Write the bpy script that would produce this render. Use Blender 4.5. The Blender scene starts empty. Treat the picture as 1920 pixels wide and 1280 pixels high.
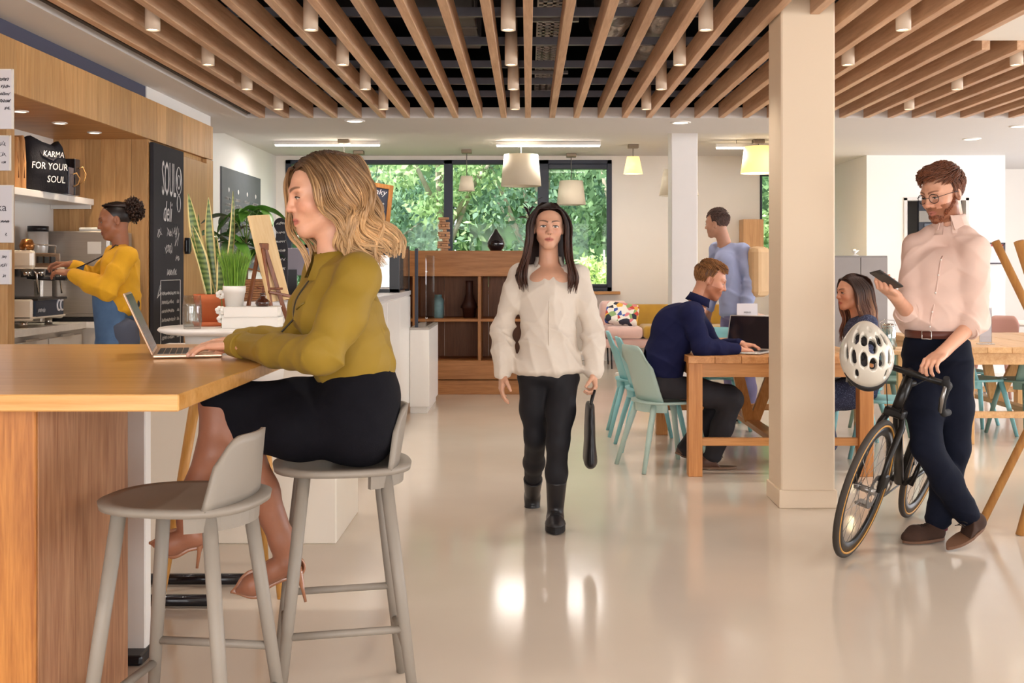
import bpy, bmesh, math, random
import numpy as np
from mathutils import Vector, Matrix
rnd = random.Random(7)
D = bpy.data
SC = bpy.context.scene
COL = SC.collection
# ------------------------------------------------------------------ camera, world, sun, large lights, exposure
F = 2077.0            # focal length in pixels of the 1920 px wide frame
CH = 1.35             # camera height
cam_d = D.cameras.new('camera')
cam = D.objects.new('camera', cam_d)
COL.objects.link(cam)
cam.location = (0, 0, CH)
cam.rotation_euler = (math.pi / 2, 0, 0)
cam_d.sensor_width = 36
cam_d.lens = 36 * F / 1920
cam_d.shift_x = -30 / 1920
cam_d.shift_y = -140 / 1920
cam_d.clip_start = 0.05
cam_d.clip_end = 300
SC.camera = cam
wd = D.worlds.new('sky')
SC.world = wd
wd.use_nodes = True
wnt = wd.node_tree
wnt.nodes.clear()
wo = wnt.nodes.new('ShaderNodeOutputWorld')
wb = wnt.nodes.new('ShaderNodeBackground')
wb.inputs[0].default_value = (0.86, 0.93, 1.0, 1)
wb.inputs[1].default_value = 3.0
wnt.links.new(wb.outputs[0], wo.inputs[0])
def add_light(name, kind, loc, rot, energy, color=(1, 1, 1), **kw):
	l = D.lights.new(name, kind)
	l.energy = energy
	l.color = color
	for k, v in kw.items():
		setattr(l, k, v)
	o = D.objects.new(name, l)
	o.location = loc
	o.rotation_euler = rot
	COL.objects.link(o)
	return o
sun = add_light('sun', 'SUN', (0, 0, 20), (math.radians(48), 0, math.radians(-38)), 7.0, (1.0, 0.95, 0.86), angle=0.02)
# fill lights added behind the camera and at the right, standing in for daylight
add_light('front_fill_light', 'AREA', (1.0, -4.27, 1.75), (math.radians(90), 0, 0), 330, (1.0, 0.945, 0.905),
          shape='RECTANGLE', size=10.0, size_y=2.1)
add_light('side_fill_light', 'AREA', (9.07, 7.5, 1.6), (math.radians(90), 0, math.radians(90)), 320, (0.97, 0.965, 1.0),
          shape='RECTANGLE', size=12.0, size_y=2.0)
SC.view_settings.view_transform = 'Standard'
SC.view_settings.look = 'None'
SC.view_settings.gamma = 1
SC.view_settings.use_curve_mapping = False
SC.view_settings.exposure = 0.38
SC.cycles.use_denoising = True
SC.cycles.max_bounces = 12
SC.cycles.diffuse_bounces = 4
SC.cycles.glossy_bounces = 3
SC.cycles.transmission_bounces = 10
SC.cycles.transparent_max_bounces = 12
SC.cycles.caustics_reflective = False
SC.cycles.caustics_refractive = False
SC.cycles.sample_clamp_indirect = 6.0
# ------------------------------------------------------------------ helpers
def W(px, py, d):
	"""point seen at a pixel of the 1920x1280 frame at depth d"""
	return Vector(((px - 990) * d / F, d, CH - (py - 500) * d / F))
def srgb(h):
	h = h.lstrip('#')
	c = [int(h[i:i + 2], 16) / 255 for i in (0, 2, 4)]
	return tuple(x / 12.92 if x <= 0.04045 else ((x + 0.055) / 1.055) ** 2.4 for x in c)
MATS = {}
def _new(name):
	m = D.materials.new(name)
	m.use_nodes = True
	nt = m.node_tree
	b = nt.nodes['Principled BSDF']
	return m, nt, b
def mat(name, col='#808080', rough=0.5, metal=0.0, spec=0.5, var=0.06, scale=6.0, bump=0.0, bscale=60.0,
		trans=0.0, ior=1.45, emit=None, estr=0.0, coat=0.0, sheen=0.0, sss=0.0, stretch=(1, 1, 1), attr=None):
	"""plain surface: noise-varied colour, optional relief"""
	if name in MATS:
		return MATS[name]
	m, nt, b = _new(name)
	N, L = nt.nodes, nt.links
	c = srgb(col) if isinstance(col, str) else col
	b.inputs['Roughness'].default_value = rough
	b.inputs['Metallic'].default_value = metal
	b.inputs['Specular IOR Level'].default_value = spec
	b.inputs['IOR'].default_value = ior
	b.inputs['Transmission Weight'].default_value = trans
	b.inputs['Coat Weight'].default_value = coat
	b.inputs['Coat Roughness'].default_value = 0.08
	if sheen:
		b.inputs['Sheen Weight'].default_value = sheen
	if sss:
		b.inputs['Subsurface Weight'].default_value = sss
		b.inputs['Subsurface Radius'].default_value = (0.012, 0.005, 0.003)
		b.inputs['Subsurface Scale'].default_value = 0.6
	tc = N.new('ShaderNodeTexCoord')
	mp = N.new('ShaderNodeMapping')
	mp.inputs['Scale'].default_value = stretch
	L.new(tc.outputs['Object'], mp.inputs['Vector'])
	nz = N.new('ShaderNodeTexNoise')
	nz.inputs['Scale'].default_value = scale
	nz.inputs['Detail'].default_value = 4
	L.new(mp.outputs[0], nz.inputs['Vector'])
	if attr:
		at = N.new('ShaderNodeVertexColor')
		at.layer_name = attr
		base = at.outputs[0]
	else:
		base = None
	mr = N.new('ShaderNodeMapRange')
	mr.inputs[1].default_value = 0.3
	mr.inputs[2].default_value = 0.7
	mr.inputs[3].default_value = 1 - var
	mr.inputs[4].default_value = 1 + var
	L.new(nz.outputs[0], mr.inputs[0])
	hv = N.new('ShaderNodeHueSaturation')
	if base is None:
		hv.inputs['Color'].default_value = (*c, 1)
	else:
		L.new(base, hv.inputs['Color'])
	L.new(mr.outputs[0], hv.inputs['Value'])
	L.new(hv.outputs[0], b.inputs['Base Color'])
	if emit:
		e = srgb(emit) if isinstance(emit, str) else emit
		b.inputs['Emission Color'].default_value = (*e, 1)
		b.inputs['Emission Strength'].default_value = estr
	if bump:
		n2 = N.new('ShaderNodeTexNoise')
		n2.inputs['Scale'].default_value = bscale
		n2.inputs['Detail'].default_value = 3
		L.new(mp.outputs[0], n2.inputs['Vector'])
		bp = N.new('ShaderNodeBump')
		bp.inputs['Strength'].default_value = bump
		bp.inputs['Distance'].default_value = 0.01
		L.new(n2.outputs[0], bp.inputs['Height'])
		L.new(bp.outputs[0], b.inputs['Normal'])
	MATS[name] = m
	return m
def wood(name, light, dark, axis='Z', scale=1.0, rough=0.4, coat=0.0, rnd_amt=0.12, contrast=1.0):
	"""grained wood: stretched noise along an axis, per-object random tone"""
	if name in MATS:
		return MATS[name]
	m, nt, b = _new(name)
	N, L = nt.nodes, nt.links
	tc = N.new('ShaderNodeTexCoord')
	oi = N.new('ShaderNodeObjectInfo')
	mp = N.new('ShaderNodeMapping')
	s = {'X': (0.9, 14, 14), 'Y': (14, 0.9, 14), 'Z': (14, 14, 0.9)}[axis]
	mp.inputs['Scale'].default_value = [v * scale for v in s]
	ad = N.new('ShaderNodeVectorMath')
	ad.operation = 'ADD'
	sc = N.new('ShaderNodeVectorMath')
	sc.operation = 'SCALE'
	sc.inputs[0].default_value = (13, 7, 19)
	L.new(oi.outputs['Random'], sc.inputs['Scale'])
	L.new(tc.outputs['Object'], ad.inputs[0])
	L.new(sc.outputs[0], ad.inputs[1])
	L.new(ad.outputs[0], mp.inputs['Vector'])
	n1 = N.new('ShaderNodeTexNoise')
	n1.inputs['Scale'].default_value = 2.2
	n1.inputs['Detail'].default_value = 6
	n1.inputs['Roughness'].default_value = 0.62
	n1.inputs['Distortion'].default_value = 0.6
	L.new(mp.outputs[0], n1.inputs['Vector'])
	n2 = N.new('ShaderNodeTexNoise')
	n2.inputs['Scale'].default_value = 9
	n2.inputs['Detail'].default_value = 3
	L.new(mp.outputs[0], n2.inputs['Vector'])
	mx = N.new('ShaderNodeMath')
	mx.operation = 'MULTIPLY_ADD'
	mx.inputs[1].default_value = 0.35
	L.new(n2.outputs[0], mx.inputs[0])
	L.new(n1.outputs[0], mx.inputs[2])
	rp = N.new('ShaderNodeValToRGB')
	rp.color_ramp.elements[0].position = 0.5 - 0.2 / contrast + 0.17
	rp.color_ramp.elements[1].position = 0.5 + 0.2 / contrast + 0.17
	rp.color_ramp.elements[0].color = (*srgb(dark), 1)
	rp.color_ramp.elements[1].color = (*srgb(light), 1)
	L.new(mx.outputs[0], rp.inputs[0])
	hv = N.new('ShaderNodeHueSaturation')
	mr = N.new('ShaderNodeMapRange')
	mr.inputs[3].default_value = 1 - rnd_amt
	mr.inputs[4].default_value = 1 + rnd_amt
	L.new(oi.outputs['Random'], mr.inputs[0])
	L.new(mr.outputs[0], hv.inputs['Value'])
	L.new(rp.outputs[0], hv.inputs['Color'])
	L.new(hv.outputs[0], b.inputs['Base Color'])
	b.inputs['Roughness'].default_value = rough
	b.inputs['Coat Weight'].default_value = coat
	b.inputs['Coat Roughness'].default_value = 0.15
	bp = N.new('ShaderNodeBump')
	bp.inputs['Strength'].default_value = 0.12
	bp.inputs['Distance'].default_value = 0.004
	L.new(mx.outputs[0], bp.inputs['Height'])
	L.new(bp.outputs[0], b.inputs['Normal'])
	MATS[name] = m
	return m
def emis(name, col, strength):
	if name in MATS:
		return MATS[name]
	m, nt, b = _new(name)
	c = srgb(col) if isinstance(col, str) else col
	b.inputs['Base Color'].default_value = (*c, 1)
	b.inputs['Emission Color'].default_value = (*c, 1)
	b.inputs['Emission Strength'].default_value = strength
	MATS[name] = m
	return m
def glass(name, tint='#ffffff', rough=0.0, mixr=0.05, refl=1.0):
	"""thin sheet glass: clear with a faint mirror of the room"""
	if name in MATS:
		return MATS[name]
	m = D.materials.new(name)
	m.use_nodes = True
	nt = m.node_tree
	N, L = nt.nodes, nt.links
	N.clear()
	o = N.new('ShaderNodeOutputMaterial')
	mx = N.new('ShaderNodeMixShader')
	t = N.new('ShaderNodeBsdfTransparent')
	t.inputs[0].default_value = (*srgb(tint), 1)
	g = N.new('ShaderNodeBsdfGlossy')
	g.inputs['Roughness'].default_value = rough
	lw = N.new('ShaderNodeLayerWeight')
	lw.inputs[0].default_value = 0.5
	pw = N.new('ShaderNodeMath')
	pw.operation = 'POWER'
	pw.inputs[1].default_value = 4.0
	L.new(lw.outputs['Facing'], pw.inputs[0])
	mu = N.new('ShaderNodeMath')
	mu.operation = 'MULTIPLY_ADD'
	mu.inputs[1].default_value = 0.8 * refl
	mu.inputs[2].default_value = mixr
	L.new(pw.outputs[0], mu.inputs[0])
	L.new(mu.outputs[0], mx.inputs[0])
	L.new(t.outputs[0], mx.inputs[1])
	L.new(g.outputs[0], mx.inputs[2])
	L.new(mx.outputs[0], o.inputs[0])
	MATS[name] = m
	return m
class MB:
	"""collects shapes and links them as one mesh object"""
	def __init__(s):
		s.v, s.f, s.sm = [], [], []
	def add(s, vs, fs, smooth=False):
		n = len(s.v)
		s.v += [tuple(p) for p in vs]
		s.f += [tuple(i + n for i in q) for q in fs]
		s.sm += [smooth] * len(fs)
		return s
	def box(s, a, b, ch=0.0, M=None):
		"""box from corner a to corner b with chamfer ch, optional matrix"""
		x0, x1 = sorted((a[0], b[0])); y0, y1 = sorted((a[1], b[1])); z0, z1 = sorted((a[2], b[2]))
		if ch <= 0:
			vs = [(x, y, z) for z in (z0, z1) for y in (y0, y1) for x in (x0, x1)]
			fs = [(0, 2, 3, 1), (4, 5, 7, 6), (0, 1, 5, 4), (2, 6, 7, 3), (0, 4, 6, 2), (1, 3, 7, 5)]
		else:
			ch = min(ch, (x1 - x0) * .49, (y1 - y0) * .49, (z1 - z0) * .49)
			bm = bmesh.new()
			bmesh.ops.create_cube(bm, size=1)
			for v in bm.verts:
				v.co = ((x0 + x1) / 2 + v.co.x * (x1 - x0), (y0 + y1) / 2 + v.co.y * (y1 - y0), (z0 + z1) / 2 + v.co.z * (z1 - z0))
			bmesh.ops.bevel(bm, geom=list(bm.edges), offset=ch, segments=2 if ch > 0.006 else 1, profile=0.5, affect='EDGES')
			bm.verts.ensure_lookup_table()
			vs = [v.co.copy() for v in bm.verts]
			fs = [[v.index for v in f.verts] for f in bm.faces]
			bm.free()
		if M is not None:
			vs = [M @ Vector(v) for v in vs]
		return s.add(vs, fs)
	def bar(s, p, q, w, h, ch=0.0, up=(0, 0, 1)):
		"""rectangular bar from p to q; w across, h along up"""
		p, q = Vector(p), Vector(q)
		d = q - p
		z = d.normalized()
		u = Vector(up)
		x = u.cross(z)
		if x.length < 1e-5:
			x = Vector((1, 0, 0)).cross(z)
		x.normalize()
		y = z.cross(x)
		M = Matrix((x, y, z)).transposed().to_4x4()
		M.translation = p
		return s.box((-w / 2, -h / 2, 0), (w / 2, h / 2, d.length), ch, M)
	def tube(s, pts, r, n=12, caps=True, close=False, flat=1.0):
		"""round tube along points; r a number or one radius per point"""
		P = [Vector(p) for p in pts]
		m = len(P)
		R = list(r) if hasattr(r, '__len__') else [r] * m
		vs, fs = [], []
		prev = None
		for i in range(m):
			if close:
				t = P[(i + 1) % m] - P[i - 1]
			else:
				t = P[min(i + 1, m - 1)] - P[max(i - 1, 0)]
			t.normalize()
			if prev is None:
				a = Vector((0, 0, 1)) if abs(t.z) < 0.9 else Vector((1, 0, 0))
				x = a.cross(t).normalized()
			else:
				x = (prev - t * prev.dot(t)).normalized()
			prev = x
			y = t.cross(x)
			for k in range(n):
				an = 2 * math.pi * k / n
				vs.append(P[i] + x * (R[i] * math.cos(an)) + y * (R[i] * flat * math.sin(an)))
		rows = m if close else m - 1
		for i in range(rows):
			j = (i + 1) % m
			for k in range(n):
				k2 = (k + 1) % n
				fs.append((i * n + k, i * n + k2, j * n + k2, j * n + k))
		s.add(vs, fs, True)
		if caps and not close:
			b = len(s.v) - len(vs)
			s.f.append(tuple(b + k for k in reversed(range(n))))
			s.f.append(tuple(b + (m - 1) * n + k for k in range(n)))
			s.sm += [False, False]
		return s
	def lathe(s, prof, c=(0, 0, 0), n=24, axis=None, smooth=True, a0=0.0, a1=2 * math.pi):
		"""profile of (radius, height) turned about the vertical through c"""
		full = abs(a1 - a0 - 2 * math.pi) < 1e-6
		cols = n if full else n + 1
		vs, fs = [], []
		M = axis
		for (r, z) in prof:
			for k in range(cols):
				an = a0 + (a1 - a0) * k / n
				p = Vector((r * math.cos(an), r * math.sin(an), z))
				if M is not None:
					p = M @ p
				vs.append(p + Vector(c))
		for i in range(len(prof) - 1):
			for k in range(n):
				k2 = (k + 1) % cols
				fs.append((i * cols + k, i * cols + k2, (i + 1) * cols + k2, (i + 1) * cols + k))
		return s.add(vs, fs, smooth)
	def prism(s, poly, z0, z1, M=None):
		"""polygon (x, y) extruded from z0 to z1"""
		n = len(poly)
		vs = [(x, y, z0) for x, y in poly] + [(x, y, z1) for x, y in poly]
		if M is not None:
			vs = [M @ Vector(v) for v in vs]
		fs = [tuple(reversed(range(n))), tuple(range(n, 2 * n))]
		fs += [(i, (i + 1) % n, n + (i + 1) % n, n + i) for i in range(n)]
		return s.add(vs, fs)
	def ball(s, c, r, n=14, m=9, M=None):
		rx, ry, rz = r if hasattr(r, '__len__') else (r, r, r)
		vs, fs = [], []
		for i in range(m + 1):
			th = math.pi * i / m
			for k in range(n):
				an = 2 * math.pi * k / n
				p = Vector((rx * math.sin(th) * math.cos(an), ry * math.sin(th) * math.sin(an), rz * math.cos(th)))
				if M is not None:
					p = M @ p
				vs.append(p + Vector(c))
		for i in range(m):
			for k in range(n):
				k2 = (k + 1) % n
				fs.append((i * n + k, (i + 1) * n + k, (i + 1) * n + k2, i * n + k2))
		return s.add(vs, fs, True)
	def build(s, name, material, parent=None, loc=None, rz=0.0, merge=False):
		me = D.meshes.new(name)
		me.from_pydata(s.v, [], s.f)
		me.polygons.foreach_set('use_smooth', s.sm)
		if merge:
			bm = bmesh.new(); bm.from_mesh(me)
			bmesh.ops.remove_doubles(bm, verts=bm.verts, dist=1e-5)
			bmesh.ops.recalc_face_normals(bm, faces=bm.faces)
			bm.to_mesh(me); bm.free()
		me.materials.append(material)
		me.update()
		o = D.objects.new(name, me)
		COL.objects.link(o)
		if parent:
			o.parent = parent
		if loc is not None:
			o.location = loc
		o.rotation_euler.z = rz
		return o
def tag(o, label=None, cat=None, group=None, kind=None):
	if label: o['label'] = label
	if cat: o['category'] = cat
	if group: o['group'] = group
	if kind: o['kind'] = kind
	return o
def empty(name, loc=(0, 0, 0), label=None, cat=None, group=None, rz=0.0, kind=None):
	o = D.objects.new(name, None)
	o.empty_display_size = 0.05
	COL.objects.link(o)
	o.location = loc
	o.rotation_euler.z = rz
	return tag(o, label, cat, group, kind)
def copy_tree(o, parent=None):
	c = o.copy()
	COL.objects.link(c)
	c.parent = parent
	for ch in list(o.children):
		copy_tree(ch, c)
	return c
def struct(name, mb, m, label=None, parent=None):
	o = mb.build(name, m, parent)
	if parent is None:
		o['kind'] = 'structure'
		if label: o['label'] = label
	return o
def text(name, s, size, M, m, parent=None, ext=0.0004, align='LEFT', sx=1.0, shear=0.0, spacing=1.0):
	"""flat lettering placed by matrix M (x along the line, y up)"""
	c = D.curves.new(name, 'FONT')
	c.body = s
	c.size = size
	c.extrude = ext
	c.align_x = align
	c.shear = shear
	c.space_line = spacing
	c.resolution_u = 2
	c.materials.append(m)
	o = D.objects.new(name, c)
	COL.objects.link(o)
	MM = M @ Matrix.Diagonal((sx, 1, 1, 1))
	me = D.meshes.new_from_object(o)
	D.objects.remove(o)
	D.curves.remove(c)
	if not me.materials: me.materials.append(m)
	o = D.objects.new(name, me)
	COL.objects.link(o)
	o['kind'] = 'stuff'
	if parent:
		o.parent = parent
	o.matrix_basis = MM
	return o
def frame_m(origin, x, y):
	"""matrix with given origin, x axis and y axis"""
	x = Vector(x).normalized(); y = Vector(y)
	z = x.cross(y).normalized(); y = z.cross(x)
	M = Matrix((x, y, z)).transposed().to_4x4()
	M.translation = Vector(origin)
	return M
# ------------------------------------------------------------------ materials of the setting
M_white = mat('white_paint', '#ebe7e3', 0.6, var=0.015, scale=1.2)
M_ceil = mat('ceiling_paint', '#d9d5d3', 0.7, var=0.012, scale=1.0)
M_warmwall = mat('warm_white_paint', '#ebe4dc', 0.6, var=0.02, scale=1.0)
M_pillar = mat('pillar_warm_lit_paint', '#e6d2b8', 0.55, var=0.012, scale=1.5)  # tan tone carries the warm light that falls on the front face
M_void = mat('void_black', '#0b0a12', 0.9, var=0.1)
M_navy = mat('navy_frame', '#2b2f3e', 0.45, var=0.03)
M_oak = wood('oak_panel', '#d2a670', '#b68753', 'Z', 1.0, 0.42, rnd_amt=0.17)
M_oak_h = wood('oak_panel_horizontal', '#c4905a', '#a06c36', 'X', 1.0, 0.42, rnd_amt=0.08)
M_slat = wood('slat_wood', '#dab493', '#b98d6b', 'Y', 0.7, 0.5, rnd_amt=0.10)
# floor: poured resin with a soft gloss
def floor_mat():
	m, nt, b = _new('resin_floor')
	N, L = nt.nodes, nt.links
	tc = N.new('ShaderNodeTexCoord')
	n1 = N.new('ShaderNodeTexNoise'); n1.inputs['Scale'].default_value = 0.55; n1.inputs['Detail'].default_value = 5
	L.new(tc.outputs['Object'], n1.inputs['Vector'])
	rp = N.new('ShaderNodeValToRGB')
	rp.color_ramp.elements[0].position = 0.35; rp.color_ramp.elements[0].color = (*srgb('#cdbfaf'), 1)
	rp.color_ramp.elements[1].position = 0.65; rp.color_ramp.elements[1].color = (*srgb('#d8cbbc'), 1)
	L.new(n1.outputs[0], rp.inputs[0]); L.new(rp.outputs[0], b.inputs['Base Color'])
	n2 = N.new('ShaderNodeTexNoise'); n2.inputs['Scale'].default_value = 3.0; n2.inputs['Detail'].default_value = 6
	L.new(tc.outputs['Object'], n2.inputs['Vector'])
	mr = N.new('ShaderNodeMapRange'); mr.inputs[3].default_value = 0.08; mr.inputs[4].default_value = 0.17
	L.new(n2.outputs[0], mr.inputs[0]); L.new(mr.outputs[0], b.inputs['Roughness'])
	b.inputs['Specular IOR Level'].default_value = 0.6
	n3 = N.new('ShaderNodeTexNoise'); n3.inputs['Scale'].default_value = 1.6
	L.new(tc.outputs['Object'], n3.inputs['Vector'])
	bp = N.new('ShaderNodeBump'); bp.inputs['Strength'].default_value = 0.05; bp.inputs['Distance'].default_value = 0.02
	L.new(n3.outputs[0], bp.inputs['Height']); L.new(bp.outputs[0], b.inputs['Normal'])
	return m
struct('floor', MB().box((-5, -4.2, -0.15), (9.2, 16.3, 0)), floor_mat())
# ---- walls
wb_ = MB()
y0, y1 = 16.0, 16.3
wb_.box((-3.8, y0, 0), (9.2, y1, 1.0)).box((-3.8, y0, 1.0), (-3.5, y1, 2.89)).box((-3.8, y0, 2.89), (1.21, y1, 3.3))
wb_.box((1.21, y0, 1.0), (3.35, y1, 3.3)).box((3.35, y0, 2.72), (4.25, y1, 3.3)).box((4.25, y0, 1.0), (9.2, y1, 3.3))
struct('wall_back', wb_, M_warmwall)
struct('wall_left', MB().box((-3.94, 10.42, 0), (-3.64, 16.3, 3.3)), M_white)
struct('wall_kitchen_side', MB().box((-4.6, -4.2, 0), (-4.4, 10.5, 3.3)), M_white)
struct('wall_front', MB().box((-5, -4.4, 0), (9.2, -4.2, 0.68)).box((-5, -4.4, 2.82), (9.2, -4.2, 3.3)).box((-5, -4.4, 0.68), (-4.02, -4.2, 2.82)).box((6.02, -4.4, 0.68), (9.2, -4.2, 2.82)), M_white)
struct('wall_right', MB().box((9.0, -4.2, 0), (9.2, 16.3, 0.58)).box((9.0, -4.2, 2.62), (9.2, 16.3, 3.3)).box((9.0, -4.2, 0.58), (9.2, 1.48, 2.62)).box((9.0, 13.52, 0.58), (9.2, 16.3, 2.62)), M_white)
w3, w4 = MB(), MB()  # unseen window frames, added around the two fill lights
for k in range(6):
	w3.box((-4.02 + k * 2.0, -4.26, 0.68), (-3.94 + k * 2.0, -4.18, 2.82))
	w4.box((8.98, 1.48 + k * 2.392, 0.58), (9.06, 1.56 + k * 2.392, 2.62))
for z in (0.68, 2.76):
	w3.box((-4.02, -4.26, z), (6.02, -4.18, z + 0.06))
for z in (0.58, 2.56):
	w4.box((8.98, 1.48, z), (9.06, 13.52, z + 0.06))
struct('window_front_added', w3, mat('navy_frame', '#2b2f3e', 0.45, var=0.03), 'added window frame around the fill light behind the camera')
struct('window_right_added', w4, mat('navy_frame', '#2b2f3e'), 'added window frame around the fill light in the right-hand wall')
wr = MB()
wr.box((4.28, 14, 0), (4.75, 14.2, 3.0)).box((5.56, 14, 0), (6.03, 14.2, 3.0)).box((4.75, 14, 2.22), (5.56, 14.2, 3.0))
wr.box((4.28, 14.2, 0), (4.43, 16, 3.0)).box((5.9, 14.2, 0), (6.03, 16, 3.0))
struct('wall_partition', wr, M_white)
# doorway with a dark door standing ajar in it
dr = struct('door_1', MB().box((4.98, 14.12, 0.01), (5.53, 14.17, 2.2), 0.004), mat('door_navy', '#23242e', 0.5))
struct('door_glass', MB().box((5.05, 14.112, 1.0), (5.45, 14.12, 1.9)), mat('door_glass_dark', '#30333d', 0.15), parent=dr)
struct('door_rail', MB().box((4.98, 14.1, 1.92), (5.53, 14.125, 2.06)), mat('door_rail_grey', '#8e877e', 0.4), parent=dr)
tr = MB()
for x0_, x1_ in ((4.75, 4.79), (5.53, 5.57)):
	tr.box((x0_, 13.985, 0), (x1_, 14.2, 2.22))
tr.box((4.75, 13.985, 2.19), (5.57, 14.2, 2.23))
struct('trim_1', tr, mat('door_lining', '#d9d3cf', 0.5))
bb = MB()
bb.box((-3.64, 15.985, 0), (4.28, 16, 0.1)).box((4.43, 13.985, 0), (4.75, 14, 0.1)).box((5.57, 13.985, 0), (6.03, 14, 0.1))
struct('baseboard_back', bb, M_white)
# ---- windows
M_winglass = glass('window_glass', '#f8fcfa', 0.0, 0.007)
w1 = MB()
yf0, yf1 = 15.98, 16.12
for a, b in ((-3.5, -3.42), (-1.262 - 1.2, -1.215 - 1.2), (-1.215, -1.09), (0.14, 0.30), (1.14, 1.21)):
	w1.box((a, yf0, 1.0), (b, yf1, 2.89), 0.006)
w1.box((-3.5, yf0, 2.83), (1.21, yf1, 2.89), 0.006).box((-3.5, yf0, 1.0), (1.21, yf1, 1.06), 0.006)
w1.box((0.30, yf0 - 0.02, 2.76), (1.14, yf1, 2.83), 0.006).box((0.30, yf0 - 0.02, 1.06), (1.14, yf1, 1.1), 0.006)
w1o = struct('window_1', w1, M_navy, 'wide window with dark navy frame and garden view above the shelf unit')
for a, b in ((-3.42, -2.462), (-2.415, -1.215), (-1.09, 0.14), (0.30, 1.14)):
	struct('pane', MB().box((a, 16.04, 1.05), (b, 16.05, 2.84)), M_winglass, parent=w1o)
struct('trim_2', MB().box((-3.55, 15.82, 0.955), (1.32, 16.0, 0.997), 0.005), M_oak_h, 'wooden sill under the wide window')
w2 = MB()
for a, b in ((3.35, 3.38), (4.21, 4.25)):
	w2.box((a, yf0, 1.0), (b, yf1, 2.72), 0.005)
w2.box((3.35, yf0, 2.66), (4.25, yf1, 2.72), 0.005).box((3.35, yf0, 1.0), (4.25, yf1, 1.05), 0.005)
w2o = struct('window_2', w2, M_navy, 'narrow window beside the large pillar')
struct('pane', MB().box((3.38, 16.04, 1.05), (4.21, 16.05, 2.68)), M_winglass, parent=w2o)
# ---- pillars
p1 = struct('pillar_1', MB().box((1.415, 6.2, 0), (1.72, 6.52, 3.0), 0.012), M_pillar, 'large cream square pillar in the middle of the floor')
struct('skirting', MB().box((1.405, 6.19, 0), (1.73, 6.53, 0.1), 0.004), M_pillar, parent=p1)
struct('pillar_2', MB().box((1.605, 12.4, 0), (1.9, 12.7, 3.0), 0.01), mat('pillar_white', '#eeeae8', 0.55, var=0.01), 'slim white square pillar behind the seated man')
# ---- ceilings
ZS = 2.76
struct('ceiling_left', MB().box((-4.6, -4.2, ZS), (-2.66, 10.5, 2.95)), M_ceil)
cb = MB().box((-4.6, 10.5, ZS), (9.2, 11.7, 2.86)).box((3.2, 11.7, ZS), (9.2, 16.3, 2.86))
struct('ceiling_middle', cb, M_ceil)
cr = MB().box((-4.6, 11.7, 2.95), (3.2, 16.3, 3.1)).box((-4.6, 11.68, 2.86), (9.2, 11.7, 3.1)).box((3.18, 11.7, 2.86), (3.2, 16.3, 3.1))
struct('ceiling_rear', cr, M_ceil)
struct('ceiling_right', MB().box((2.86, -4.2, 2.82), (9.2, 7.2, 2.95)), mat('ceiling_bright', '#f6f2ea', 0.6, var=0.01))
cv = MB()
cv.box((-4.6, -4.2, 3.75), (9.2, 11.7, 3.85)).box((-4.7, 11.62, 2.86), (9.2, 11.68, 3.75)).box((-4.7, -4.4, 2.95), (-4.6, 11.7, 3.75)).box((9.0, -4.4, 2.8), (9.1, 11.7, 3.75)).box((-4.6, -4.4, 2.95), (9.2, -4.2, 3.75))
cv.box((-4.6, -4.2, 2.955), (-2.7, 11.6, 2.99))
void = struct('ceiling_void', cv, M_void, 'dark open void above the timber slats')
# slats: each one a board of its own, hung below the void
SP = 0.229
slats = D.objects.new('ceiling_slats', None)
COL.objects.link(slats)
slats['kind'] = 'structure'
slats['label'] = 'suspended ceiling of parallel timber slats under a dark void'
for k in range(-11, 27):
	x = k * SP
	if k == 7:
		runs = [(-3.5, 6.19), (6.53, 10.5)]
	elif k >= 13:
		runs = [(7.2, 10.5)]
	else:
		runs = [(-3.5, 10.5)]
	for a, b in runs:
		o = MB().box((-0.027, 0, 0), (0.027, b - a, 0.14), 0.0025).build('slat', M_slat, slats)
		o.location = (x, a, ZS)
struct('slat_edge', MB().box((-2.66, -3.5, 2.80), (-2.63, 10.5, 2.9)), mat('dark_gap', '#4a3a30', 0.7), parent=slats)
# ---- things in the void
M_steel = mat('galvanised', '#9a9695', 0.35, 0.85, var=0.12, scale=20)
M_rail = mat('grid_rail', '#7d7a82', 0.4, 0.6, var=0.1)
for i, yy in enumerate((4.6, 5.4, 6.2, 7.0, 7.9, 8.8, 9.6, 10.3)):
	o = MB().box((-2.6, yy - 0.02, 2.93), (6.0, yy + 0.02, 2.985)).build('ceiling_rail', M_rail)
	tag(o, 'thin grey metal rail above the timber slats, %s from the far end' % ('eighth', 'seventh', 'sixth', 'fifth', 'fourth', 'third', 'second', 'first')[i], 'rail', 'metal rails above the slats')
ct = empty('cable_tray', (0.17, 4.0, 3.02), 'perforated galvanised cable tray running above the slats', 'cable tray')
t = MB()
t.box((-0.11, 0, 0), (-0.10, 6.6, 0.06)).box((0.10, 0, 0), (0.11, 6.6, 0.06))
for j in range(66):
	t.box((-0.10, j * 0.1, 0), (0.10, j * 0.1 + 0.05, 0.006))
for xx in (-0.06, 0.0, 0.06):
	t.box((xx - 0.012, 0, 0.0), (xx + 0.012, 6.6, 0.007))
t.build('tray', mat('tray_metal', '#b5aca6', 0.4, 0.5, var=0.15, scale=30), ct)
c_ = MB()
for xx in (-0.07, -0.03, 0.02, 0.06):
	c_.tube([(xx + 0.01 * math.sin(j + xx * 40), j * 0.6, 0.03) for j in range(12)], 0.012, 8)
c_.build('cable', mat('cable_grey', '#c9c2bd', 0.5), ct)
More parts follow.
